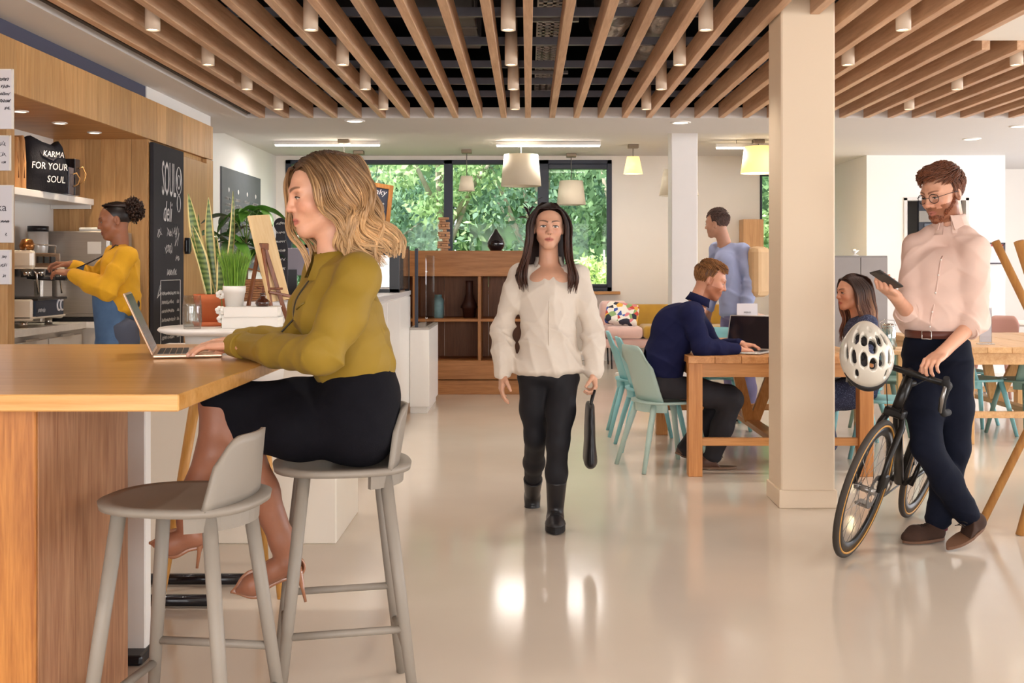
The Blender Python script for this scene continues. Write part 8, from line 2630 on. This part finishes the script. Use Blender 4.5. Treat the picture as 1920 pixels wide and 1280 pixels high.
# ------------------------------------------------------------------ passer-by behind the table
def build_passer():
	d0 = 9.75
	M = lambda px, py, dy=0.0: pv(W(px, py, d0 + dy))
	base = pv((1.78, d0, 0))
	root = person('passer-by in lavender blue jacket walking behind the plank table', base)
	ft = unit((-0.85, 0.5, 0)); rt = np.cross(ft, (0, 0, 1))
	hd = Head(M(1345, 418), (-0.8, 0.55, -0.1), (-0.1, 0, 1), 1.02)
	J = dict(neck=M(1358, 455), chest=M(1368, 490), waist=M(1378, 550), hip=M(1380, 590))
	J['shL'], J['shR'] = M(1392, 470, -0.1), M(1344, 468, 0.13)
	J['elL'], J['wrL'] = M(1408, 530, -0.16), M(1396, 588, -0.2)
	J['elR'], J['wrR'] = M(1338, 532, 0.2), M(1330, 580, 0.1)
	J['hpL'], J['hpR'] = M(1390, 600, -0.07), M(1370, 600, 0.08)
	J['knL'], J['anL'], J['toL'] = M(1400, 690, -0.1), M(1408, 770, -0.1), M(1385, 782, -0.1)
	J['knR'], J['anR'], J['toR'] = M(1366, 690, 0.1), M(1382, 765, 0.2), M(1360, 775, 0.2)
	S = Sculpt()
	hd.sculpt(S, male=True)
	S.cap(hd.w(0, -0.02, -0.05), J['neck'], 0.055, 0.06, 0.03)
	body_core(S, J, rt)
	t1 = hand(S, J['wrL'], (-0.2, 0.1, -1), (-0.5, 0.8, 0), (-0.9, 0.4, 0), 1.0)
	t2 = hand(S, J['wrR'], (-0.2, 0.1, -1), (0.5, -0.8, 0), (-0.9, 0.4, 0), 1.0)
	col = lambda P: hd.color(P, np.array(srgb('#b98a72')), srgb('#a06455'), srgb('#3b2418'), browh=0.009)
	hb = bbox([hd.c], 0.145)
	bx = [((hb[0][0], hb[0][1], hd.c[2] - 0.125), hb[1], 0.0045), bbox([J['wrL']] + t1, 0.025) + (0.0045,), bbox([J['wrR']] + t2, 0.025) + (0.0045,), bbox([J[k] for k in J], 0.1) + (0.011,)]
	sculpt_obj('body', S, bx, skinmat('skin_fair'), root, col, base)
	hd.eyes(root, '#3f2a1c', openness=0.0042, origin=base)
	short_hair(hd, root, base, '#4a3632', '#6d5248', 6, 300, 0.045, top_h=0.016)
	B = top_garment(J, rt, ch=(0.19, 0.13), wa=(0.18, 0.13), hem=M(1380, 585), hemr=(0.185, 0.14), sl=(0.068, 0.06, 0.055, 0.045), sleeve_to=0.95, shr=0.066)
	B.disp = generic_folds(J, 0.006)
	lo, hi = bbox([J['neck'], J['shR'], J['shL'], J['elR'], J['elL'], J['wrR'], J['wrL'], M(1380, 600)], 0.13)
	sculpt_obj('jacket', B, [(lo, hi, 0.008)], mat('lavender_blue', '#9aa3c6', 0.85, var=0.05), root, None, base)
	T = trousers(J, rt, M(1380, 580), (0.09, 0.066, 0.055), (0.165, 0.115), 0.95, 0.003)
	lo, hi = bbox([M(1380, 575)] + [J[k] for k in ('knR', 'knL', 'anR', 'anL')], 0.12)
	sculpt_obj('trousers', T, [(lo, hi, 0.01)], mat('lilac_trousers', '#7d78a0', 0.85, var=0.06), root, None, base)
	for a in 'LR':
		hl = J['an' + a] - ft * 0.06; to = hl + ft * 0.27; hl[2] = to[2] = 0.004
		shoe(root, base, hl, to, M_wht, mat('boot_sole', '#141214'), ankle=J['an' + a], h=0.007, top=0.03)
	MB().box((-0.16, -0.06, -0.24), (0.16, 0.06, 0.2), 0.05, Matrix.Translation(Vector(M(1392, 505, -0.02) - ft * 0.15 - base)) @ Matrix.Rotation(math.atan2(ft[1], ft[0]) - math.pi / 2, 4, 'Z')).build('backpack', mat('backpack_tan', '#c9a67c', 0.8), root)
build_passer()
# ================================================================== bicycle and helmet
def build_bike():
	# wheel contact points on the floor and the lean towards the man
	fc = Vector((1.487, 5.17, 0)); rc = Vector((1.487 + 0.567, 5.17 + 0.815, 0))
	ax = (fc - rc).normalized()                      # heading
	side = Vector((0, 0, 1)).cross(ax).normalized()  # to the rider's left
	lean = math.radians(15)
	# bike frame axes: x forward, y left, z up (leaned over towards the man, image right)
	tilt_dir = side if side.x > 0 else -side
	up = (Vector((0, 0, 1)) * math.cos(lean) + tilt_dir * math.sin(lean)).normalized()
	left = up.cross(ax).normalized()
	R = 0.336
	root = empty('bicycle', rc, 'black road bicycle with tan wall tyres leaning beside the man', 'bicycle')
	WB = (fc - rc).length
	def P(x, y, z):                                   # x from the rear contact forward
		return ax * x + left * y + up * z
	M_fr = mat('bike_black', '#1c1917', 0.35, 0.2, var=0.05)
	M_met = mat('bike_grey_metal', '#8d8985', 0.3, 0.8)
	M_tyre = mat('tyre_dark', '#3a332d', 0.75, var=0.08)
	M_tan = mat('tyre_tan', '#c08a3e', 0.6, var=0.08)
	rear, front = (0.0, R), (WB, R)
	def wheel(cx, name):
		def C(r, a, y=0.0): return P(cx + r * math.cos(a), y, R + r * math.sin(a))
		A = np.linspace(0, 2 * math.pi, 61)[:-1]
		w = MB().tube([C(R - 0.016, a) for a in A], 0.0145, 10, close=True).build('tyre', M_tyre, root)
		for y in (-0.0105, 0.0105):
			MB().tube([C(R - 0.0275, a, y) for a in A], 0.0052, 6, close=True).build('tyre_wall', M_tan, w)
		rim = MB()
		vs, fs = [], []
		for a in A:
			for r_, y in ((R - 0.032, 0.011), (R - 0.072, 0.009), (R - 0.078, 0.0), (R - 0.072, -0.009), (R - 0.032, -0.011)):
				vs.append(C(r_, a, y))
		n = len(A)
		for i in range(n):
			for k in range(5):
				a, b = i * 5 + k, i * 5 + (k + 1) % 5
				c, d = ((i + 1) % n) * 5 + (k + 1) % 5, ((i + 1) % n) * 5 + k
				fs.append((a, b, c, d))
		rim.add(vs, fs, True).build('rim', M_fr, w)
		MB().tube([P(cx, -0.05, R), P(cx, 0.05, R)], [0.016, 0.016], 12).tube([P(cx, -0.032, R), P(cx, -0.026, R)], 0.024, 14).tube([P(cx, 0.026, R), P(cx, 0.032, R)], 0.024, 14).build('hub', M_met, w)
		for k in range(24):
			a = 2 * math.pi * k / 24
			s_ = 0.028 if k % 2 else -0.028
			MB().tube([P(cx + 0.022 * math.cos(a + 0.9 * (1 if k % 4 < 2 else -1)), s_, R + 0.022 * math.sin(a + 0.9 * (1 if k % 4 < 2 else -1))), C(R - 0.074, a)], 0.0011, 5).build('spoke', M_met, w)
		return w
	wf, wr_ = wheel(WB, 'front'), wheel(0.0, 'rear')
	bb = (0.415, 0.275)
	st = (0.27, 0.80)            # seat cluster
	hd_t, hd_b = (WB - 0.215, 0.855), (WB - 0.165, 0.70)
	def T(a, b, ra, rb=None, y0=0.0, y1=0.0, nm='tube', m=M_fr, n=12, flat=1.0):
		return MB().tube([P(a[0], y0, a[1]), P(b[0], y1, b[1])], [ra, rb or ra], n, flat=flat).build(nm, m, root)
	T(bb, st, 0.017, nm='seat_tube'); T(st, (hd_t[0] + 0.005, hd_t[1] - 0.03), 0.016, 0.018, nm='top_tube'); T(bb, (hd_b[0], hd_b[1] + 0.02), 0.024, 0.022, nm='down_tube'); T(hd_t, hd_b, 0.024, 0.026, nm='head_tube')
	for y in (-1, 1):
		T((0.0, R), bb, 0.009, 0.013, y * 0.065, y * 0.03, 'chain_stay'); T((0.0, R), (st[0] + 0.01, st[1] - 0.05), 0.008, 0.009, y * 0.065, y * 0.02, 'seat_stay')
		MB().tube([P(hd_b[0] + 0.005, y * 0.03, hd_b[1] - 0.01), P(hd_b[0] + 0.02, y * 0.05, hd_b[1] - 0.07), P(WB - 0.055, y * 0.054, 0.5), P(WB - 0.012, y * 0.056, R)], [0.017, 0.017, 0.013, 0.010], 10).build('fork_blade', M_fr, root)
	MB().box((-0.03, -0.05, -0.02), (0.03, 0.05, 0.025), 0.012, Matrix.Translation(P(hd_b[0] + 0.006, 0, hd_b[1] - 0.012)) @ Matrix((ax, left, up)).transposed().to_4x4()).build('fork_crown', M_fr, root)
	# saddle
	T((st[0] - 0.012, st[1] - 0.02), (st[0] - 0.045, st[1] + 0.16), 0.0135, nm='seat_post')
	Mb = Matrix((ax, left, up)).transposed().to_4x4()
	sd = MB().tube([P(st[0] - 0.19, 0, st[1] + 0.19), P(st[0] - 0.1, 0, st[1] + 0.185), P(st[0] + 0.02, 0, st[1] + 0.18), P(st[0] + 0.1, 0, st[1] + 0.178)], [0.05, 0.068, 0.026, 0.014], 14, flat=1.0)
	sd.v = [tuple((Vector(v) - up * ((Vector(v) - P(0, 0, st[1] + 0.18)).dot(up) * 0.62))) for v in sd.v]
	sd.build('saddle', mat('saddle_black', '#1a1818', 0.5), root)
	# bars: stem, tops, drops, hoods with levers
	sx, sz = hd_t[0] - 0.005, hd_t[1] + 0.035
	bx_, bz_ = sx + 0.085, sz + 0.005
	MB().tube([P(hd_t[0], 0, hd_t[1]), P(sx, 0, sz)], 0.016, 12).tube([P(sx, 0, sz), P(bx_, 0, bz_)], 0.015, 12).build('stem', M_fr, root)
	steer = math.radians(0)
	M_tape = mat('bar_tape', '#1b1a1c', 0.8, var=0.1)
	hb = MB().tube([P(bx_, -0.205, bz_), P(bx_, -0.05, bz_), P(bx_, 0.05, bz_), P(bx_, 0.205, bz_)], [0.0135, 0.0155, 0.0155, 0.0135], 12).build('handlebar', M_fr, root)
	for y in (-1, 1):
		pts = [(bx_, bz_, 0.2), (bx_ + 0.045, bz_ + 0.003, 0.212), (bx_ + 0.082, bz_ - 0.01, 0.214), (bx_ + 0.098, bz_ - 0.055, 0.214), (bx_ + 0.075, bz_ - 0.105, 0.216), (bx_ + 0.02, bz_ - 0.128, 0.218), (bx_ - 0.05, bz_ - 0.13, 0.22)]
		MB().tube([P(a, y * c, b) for a, b, c in pts], 0.0165, 12).build('drop', M_tape, hb)
		MB().tube([P(bx_ + 0.06, y * 0.213, bz_ + 0.002), P(bx_ + 0.11, y * 0.213, bz_ + 0.015), P(bx_ + 0.135, y * 0.213, bz_ + 0.05)], [0.019, 0.019, 0.014], 10).build('hood', M_tape, hb)
		MB().tube([P(bx_ + 0.118, y * 0.213, bz_ + 0.02), P(bx_ + 0.125, y * 0.217, bz_ - 0.05), P(bx_ + 0.10, y * 0.22, bz_ - 0.115)], [0.008, 0.009, 0.006], 8).build('brake_lever', M_met, hb)
		MB().tube([P(bx_ + 0.02, y * 0.12, bz_ + 0.01), P(bx_ + 0.06, y * 0.06, bz_ - 0.05), P(hd_b[0] + 0.04, y * 0.03, hd_b[1])], 0.0025, 6).build('cable', M_fr, hb)
	# drivetrain
	cr = MB()
	vs, fs = [], []
	n = 48
	for i in range(n):
		a = 2 * math.pi * i / n
		for r_, y in ((0.1 if i % 2 else 0.094, -0.046), (0.1 if i % 2 else 0.094, -0.05), (0.078, -0.05), (0.078, -0.046)):
			vs.append(P(bb[0] + r_ * math.cos(a), y, bb[1] + r_ * math.sin(a)))
	for i in range(n):
		for k in range(4):
			j = (i + 1) % n
			fs.append((i * 4 + k, i * 4 + (k + 1) % 4, j * 4 + (k + 1) % 4, j * 4 + k))
	cr.add(vs, fs)
	for k in range(5):
		a = 2 * math.pi * k / 5
		cr.tube([P(bb[0], -0.048, bb[1]), P(bb[0] + 0.08 * math.cos(a), -0.048, bb[1] + 0.08 * math.sin(a))], 0.007, 6)
	cr.build('chainring', M_met, root)
	for y, sg in ((-0.06, 1), (0.06, -1)):
		e = (bb[0] + sg * 0.05, bb[1] - sg * 0.16)
		c_ = MB().tube([P(bb[0], y, bb[1]), P(e[0], y * 1.2, e[1])], [0.014, 0.011], 8).build('crank', M_fr, root)
		cy = y * 1.2 + math.copysign(0.05, y)
		MB().box((-0.045, -0.04, -0.009), (0.045, 0.04, 0.009), 0.006, Matrix.Translation(P(e[0], cy, e[1])) @ Mb).build('pedal', M_met, c_)
	ch = [P(bb[0] + 0.098 * math.cos(a), -0.048, bb[1] + 0.098 * math.sin(a)) for a in np.linspace(-1.45, 1.5, 12)] + [P(0.038 * math.cos(a), -0.046, R + 0.038 * math.sin(a)) for a in np.linspace(1.6, 4.0, 10)] + [P(0.03, -0.046, R - 0.08), P(0.055, -0.046, R - 0.14), P(0.10, -0.046, R - 0.13)]
	MB().tube(ch, 0.0045, 6, close=True).build('chain', mat('chain_dark', '#3a3836', 0.4, 0.8), root)
	ca = MB()
	for k in range(6):
		ca.tube([P(0, -0.032 - 0.004 * k, R), P(0, -0.034 - 0.004 * k, R)], 0.055 - 0.005 * k, 18)
	ca.build('cassette', M_met, root)
	MB().tube([P(0.01, -0.05, R - 0.03), P(0.03, -0.05, R - 0.08), P(0.06, -0.05, R - 0.15)], 0.012, 8).tube([P(0.06, -0.054, R - 0.15), P(0.06, -0.042, R - 0.15)], 0.024, 12).build('derailleur', M_fr, root)
	for cx in (WB, 0.0):
		vs, fs = [], []
		for i in range(36):
			a = 2 * math.pi * i / 36
			for r_ in (0.08, 0.055):
				vs.append(P(cx + r_ * math.cos(a), 0.038, R + r_ * math.sin(a)))
				vs.append(P(cx + r_ * math.cos(a), 0.041, R + r_ * math.sin(a)))
		for i in range(36):
			j = (i + 1) % 36
			o = [0, 1, 3, 2]
			for k in range(4):
				fs.append((i * 4 + o[k], i * 4 + o[(k + 1) % 4], j * 4 + o[(k + 1) % 4], j * 4 + o[k]))
		MB().add(vs, fs).build('brake_disc', M_met, root)
	MB().box((-0.03, -0.012, -0.035), (0.03, 0.02, 0.035), 0.006, Matrix.Translation(P(WB - 0.06, 0.05, R + 0.045)) @ Mb).build('brake_caliper', M_fr, root)
	hbp = rc + P(bx_, 0.1, bz_)
	return rc, P, (bx_, bz_), ax, left, up
rcB, PB, (bxB, bzB), axB, leftB, upB = build_bike()
def build_helmet():
	c = pv(W(1625, 668, 4.98))
	root = empty('cycle_helmet', Vector(c), 'silver and white vented cycling helmet hanging on the handlebar', 'helmet')
	# local: crown axis points up and a little to the camera; the helmet hangs front-down facing us
	f = unit((0.03, 0.35, 0.94))        # towards the tail (top of picture)
	n = unit((-0.05, -0.94, 0.35))      # outward, to the camera
	r = np.cross(f, n)
	R3 = np.stack([r, f, n])
	S = Sculpt()
	S.ell(c, (0.118, 0.142, 0.118), 0.01, R3)
	S.ell(c + f * 0.105, (0.045, 0.055, 0.05), 0.05, R3)
	S.ell(c - n * 0.02, (0.098, 0.122, 0.11), 0.004, R3, 's')
	S.clip(c - n * 0.055, -n, 0.004)
	# vents: long slots running tail to front
	def slot(x, a, b, w, curve):
		pts = []
		for t in np.linspace(a, b, 6):
			xx = x * (1 - 0.55 * max(0, t) ** 2 - 0.25 * max(0, -t) ** 2)
			q = np.array([xx, t])
			zz = math.sqrt(max(0.02, 1 - (q[0] / 0.118) ** 2 - (t * 0.142 / 0.142) ** 2 * 0.98)) * 0.118
			pts.append(c + r * xx + f * t * 0.142 + n * zz)
		w *= 1.38; rs = [w * 0.35, w, w, w, w * 0.8, w * 0.3]
		for i in range(5):
			d = unit(pts[i] - c)
			S.cap(pts[i], pts[i + 1], rs[i], rs[i + 1], 0.002, 's')
			S.cap(pts[i] - d * 0.02, pts[i + 1] - d * 0.02, rs[i], rs[i + 1], 0.002, 's')
	slot(0.0, -0.12, 0.38, 0.013, 0); slot(0.0, 0.6, 0.82, 0.006, 0); slot(0.0, -0.62, -0.3, 0.012, 0)
	for sg in (-1, 1):
		slot(sg * 0.036, 0.12, 0.6, 0.0105, 0); slot(sg * 0.042, -0.55, -0.06, 0.0115, 0)
		slot(sg * 0.070, 0.22, 0.74, 0.0105, 0); slot(sg * 0.082, -0.42, 0.1, 0.0105, 0); slot(sg * 0.104, -0.25, 0.32, 0.009, 0)
		slot(sg * 0.075, -0.8, -0.55, 0.008, 0)
	lo, hi = bbox([c], 0.17)
	shell = sculpt_obj('shell', S, [(lo, hi, 0.0026)], mat('helmet_silver', '#d8d2c6', 0.28, 0.15, var=0.04, coat=0.4), root, None, c)
	L = Sculpt()
	L.ell(c - n * 0.006, (0.104, 0.128, 0.098), 0.004, R3)
	L.ell(c - n * 0.03, (0.09, 0.114, 0.1), 0.004, R3, 's')
	L.clip(c - n * 0.05, -n, 0.004)
	for x, t in ((0, 0.3), (0, -0.25), (0.045, -0.05), (-0.045, -0.05), (0.05, 0.5), (-0.05, 0.5)):
		p = c + r * x + f * t * 0.14
		L.cap(p + f * 0.03, p + f * 0.03 + n * 0.2, 0.016, 0.016, 0.002, 's').cap(p - f * 0.02, p - f * 0.02 + n * 0.2, 0.016, 0.016, 0.002, 's')
	sculpt_obj('liner', L, [(lo, hi, 0.0045)], mat('helmet_liner', '#241f20', 0.8), root, None, c)
	V = MB()
	vs, fs = [], []
	for i in range(17):
		a = math.radians(-62 + 124 * i / 16)
		for rr_, dz in ((0.97, 0.0), (1.16, -0.022), (1.15, -0.03), (0.95, -0.006)):
			p = r * math.sin(a) * 0.1 * rr_ - f * math.cos(a) * 0.137 * rr_ + n * (0.012 + dz - 0.0)
			vs.append(Vector(p))
	for i in range(16):
		for k in range(4):
			fs.append((i * 4 + k, i * 4 + (k + 1) % 4, i * 4 + 4 + (k + 1) % 4, i * 4 + 4 + k))
	V.add(vs, fs, True).build('visor', mat('helmet_black', '#1d1a1b', 0.4), root)
	for sg in (-1, 1):
		e = Vector(PB(bxB, 0.06, bzB) + Vector(rcB) - Vector(c))
		MB().tube([Vector(r * sg * 0.09 - n * 0.04 + f * 0.03), Vector(r * sg * 0.05 - n * 0.10 + f * 0.03), Vector(r * 0.0 - n * 0.13 - f * 0.05)], 0.005, 6, flat=0.3).build('strap', mat('strap_black', '#161416', 0.7), root)
build_helmet()
# ================================================================== garden beyond the windows
struct('ground_outside', MB().box((-40, 16.3, -0.4), (50, 70, -0.2)), mat('lawn', '#5f7a3c', 0.9, var=0.3, scale=1.5))
def leaf_cloud(clusters, n, size, cols, seed, flat=0.5):
	"""many small leaf blades around cluster centres, as numpy quads with colour"""
	r = np.random.RandomState(seed)
	cl = np.array(clusters)                       # x y z radius
	idx = r.randint(0, len(cl), n)
	v = r.normal(size=(n, 3)); v /= np.linalg.norm(v, axis=1)[:, None]
	rad = cl[idx, 3] * (0.55 + 0.5 * r.rand(n))
	c = cl[idx, :3] + v * rad[:, None] * np.array([1, 1, 0.75])
	a = r.normal(size=(n, 3)); a[:, 2] -= 0.5; a /= np.linalg.norm(a, axis=1)[:, None]
	b = np.cross(a, v + 0.6 * r.normal(size=(n, 3))); b /= (np.linalg.norm(b, axis=1)[:, None] + 1e-9)
	L = size * (0.6 + 0.8 * r.rand(n))[:, None]
	w = L * flat * 0.5
	P = np.stack([c - b * w * 0.25, c + a * L * 0.5 - b * w, c + a * L, c + a * L * 0.5 + b * w], 1).reshape(-1, 3)
	Q = np.arange(4 * n).reshape(-1, 4)
	cols = np.array([srgb(x) for x in cols])
	ci = cols[r.randint(0, len(cols), n)] * (0.75 + 0.5 * r.rand(n))[:, None]
	return P, Q, np.repeat(ci, 4, axis=0)
def foliage_mat():
	m = D.materials.new('foliage'); m.use_nodes = True
	N, L = m.node_tree.nodes, m.node_tree.links
	N.clear()
	o = N.new('ShaderNodeOutputMaterial'); mx = N.new('ShaderNodeMixShader'); mx.inputs[0].default_value = 0.5
	d = N.new('ShaderNodeBsdfDiffuse'); t = N.new('ShaderNodeBsdfTranslucent'); v = N.new('ShaderNodeVertexColor'); v.layer_name = 'Col'
	h = N.new('ShaderNodeHueSaturation'); h.inputs['Saturation'].default_value = 0.72; h.inputs['Value'].default_value = 1.5
	L.new(v.outputs[0], h.inputs['Color']); L.new(h.outputs[0], d.inputs[0]); L.new(h.outputs[0], t.inputs[0])
	L.new(d.outputs[0], mx.inputs[1]); L.new(t.outputs[0], mx.inputs[2]); L.new(mx.outputs[0], o.inputs[0])
	return m
M_fol = foliage_mat()
M_bark = mat('bark', '#a8998a', 0.9, var=0.25, scale=9, stretch=(1, 1, 0.2), bump=0.4)
def tree(x, y, h, rx, base_z, label, cols, seed, n=4200, size=0.16, trunk_r=0.12, ncl=46):
	r = random.Random(seed)
	t = empty('garden_tree', (x, y, -0.2), label, 'tree', 'trees in the garden beyond the window')
	cl = []
	for i in range(ncl):
		a = r.random() * 6.283; q = math.sqrt(r.random()); z = base_z + (h - base_z) * r.random()
		prof = math.sin(math.pi * min(1, max(0.08, (z - base_z + 0.3) / (h - base_z + 0.6)))) ** 0.6
		cl.append((rx * q * prof * math.cos(a), rx * q * prof * math.sin(a), z + 0.2, 0.28 + 0.3 * r.random()))
	P, Q, C = leaf_cloud(cl, n, size, cols, seed)
	np_mesh('crown', P, Q, M_fol, t, C)
	tk = MB().tube([(0, 0, 0), (0.05, 0.02, base_z * 0.6), (-0.04, 0, base_z + 0.4), (0.03, 0, h * 0.7)], [trunk_r * 1.15, trunk_r, trunk_r * 0.8, trunk_r * 0.3], 10)
	for i in range(6):
		c = cl[i * 5 % len(cl)]
		z0 = base_z * (0.5 + 0.1 * i)
		tk.tube([(0, 0, z0), (c[0] * 0.5, c[1] * 0.5, (z0 + c[2]) / 2 + 0.1), c[:3]], [trunk_r * 0.5, trunk_r * 0.35, trunk_r * 0.15], 6)
	tk.build('trunk', M_bark, t)
def bush(x, y, h, rx, label, cols, seed, n=2600, size=0.11):
	r = random.Random(seed)
	t = empty('garden_shrub', (x, y, -0.2), label, 'shrub', 'shrubs in the garden beyond the window')
	cl = []
	for i in range(30):
		a = r.random() * 6.283; q = math.sqrt(r.random())
		cl.append((rx * q * math.cos(a), rx * q * math.sin(a), h * (0.15 + 0.75 * r.random() * (1 - 0.4 * q)), 0.2 + 0.22 * r.random()))
	P, Q, C = leaf_cloud(cl, n, size, cols, seed)
	np_mesh('foliage', P, Q, M_fol, t, C)
	MB().tube([(0, 0, 0), (0.02, 0, h * 0.4), (0, 0.03, h * 0.8)], [0.05, 0.035, 0.015], 7).build('stem', M_bark, t)
G1 = ['#7f9a58', '#94ad68', '#6a8a52', '#a8bd7c']; G2 = ['#5f8065', '#7a9a80', '#4f7058', '#8aaa88']; G3 = ['#a3b85a', '#bccb6c', '#8aa348', '#d0d88a']; G4 = ['#56784a', '#6c8c58', '#48683f']
tree(-5.2, 21.5, 5.2, 1.9, 1.9, 'pale leaved tree with twin trunks left in the wide window', G1, 1)
tree(-3.2, 23.5, 5.6, 2.0, 1.6, 'blue-green tree behind the blackboard sign', G2, 2)
tree(-1.6, 21.0, 5.0, 1.8, 2.4, 'fresh green tree behind the smallest pendant', G1, 3)
tree(0.2, 22.0, 5.4, 1.9, 1.7, 'feathery blue-green tree in the middle of the wide window', G2, 4)
tree(1.9, 20.8, 4.6, 1.6, 2.0, 'mid green tree at the window edge behind the walking woman', G4, 5)
tree(3.6, 23.0, 5.4, 2.0, 1.5, 'dark green tree behind the slim white pillar', G4, 6)
tree(5.2, 21.0, 4.8, 1.6, 1.9, 'pale green tree seen in the narrow window', G1, 7)
tree(-7.5, 24.5, 6.0, 2.3, 1.2, 'tall tree at the left end of the garden', G4, 8)
tree(7.6, 25.0, 6.2, 2.3, 1.2, 'tall blue-green tree at the right end of the garden', G2, 9)
for i, (x, y, h, rx, c) in enumerate(((-5.0, 19.2, 1.9, 0.9, G2), (-3.4, 19.0, 1.7, 0.9, G4), (-2.2, 18.8, 1.9, 0.8, G3), (-0.9, 19.0, 2.0, 0.9, G1), (0.3, 18.8, 1.8, 0.8, G4), (1.3, 18.9, 2.3, 0.8, G3), (2.6, 19.3, 2.0, 0.9, G2), (4.0, 19.0, 1.9, 0.9, G3), (5.4, 19.2, 2.0, 0.9, G1))):
	bush(x, y, h, rx, '%s shrub, %s from the left along the garden bed' % (('blue-green', 'dark', 'lime', 'fresh green', 'deep green', 'tall lime', 'grey-green', 'yellow-green', 'pale')[i], ('first', 'second', 'third', 'fourth', 'fifth', 'sixth', 'seventh', 'eighth', 'ninth')[i]), c, 30 + i)
for i in range(7):
	x = -15 + i * 5.2
	t = empty('tall_hedge', (x, 30, -0.2), 'tall clipped green hedge section at the end of the garden, %s' % ('far left', 'left', 'left of centre', 'centre', 'right of centre', 'right', 'far right')[i], 'hedge', 'hedge sections at the end of the garden')
	MB().box((-2.55, 0.2, 0), (2.55, 1.0, 6.2)).build('branches', mat('hedge_core', '#3f5a34', 0.9, var=0.3, scale=4), t)
	rh = np.random.RandomState(50 + i)
	cl = [(rh.uniform(-2.5, 2.5), rh.uniform(0.0, 0.6), rh.uniform(0.2, 6.2), 0.45) for _ in range(60)]
	P, Q, C = leaf_cloud(cl, 3600, 0.26, G4 + G1 + G2, 60 + i)
	np_mesh('foliage', P, Q, M_fol, t, C)
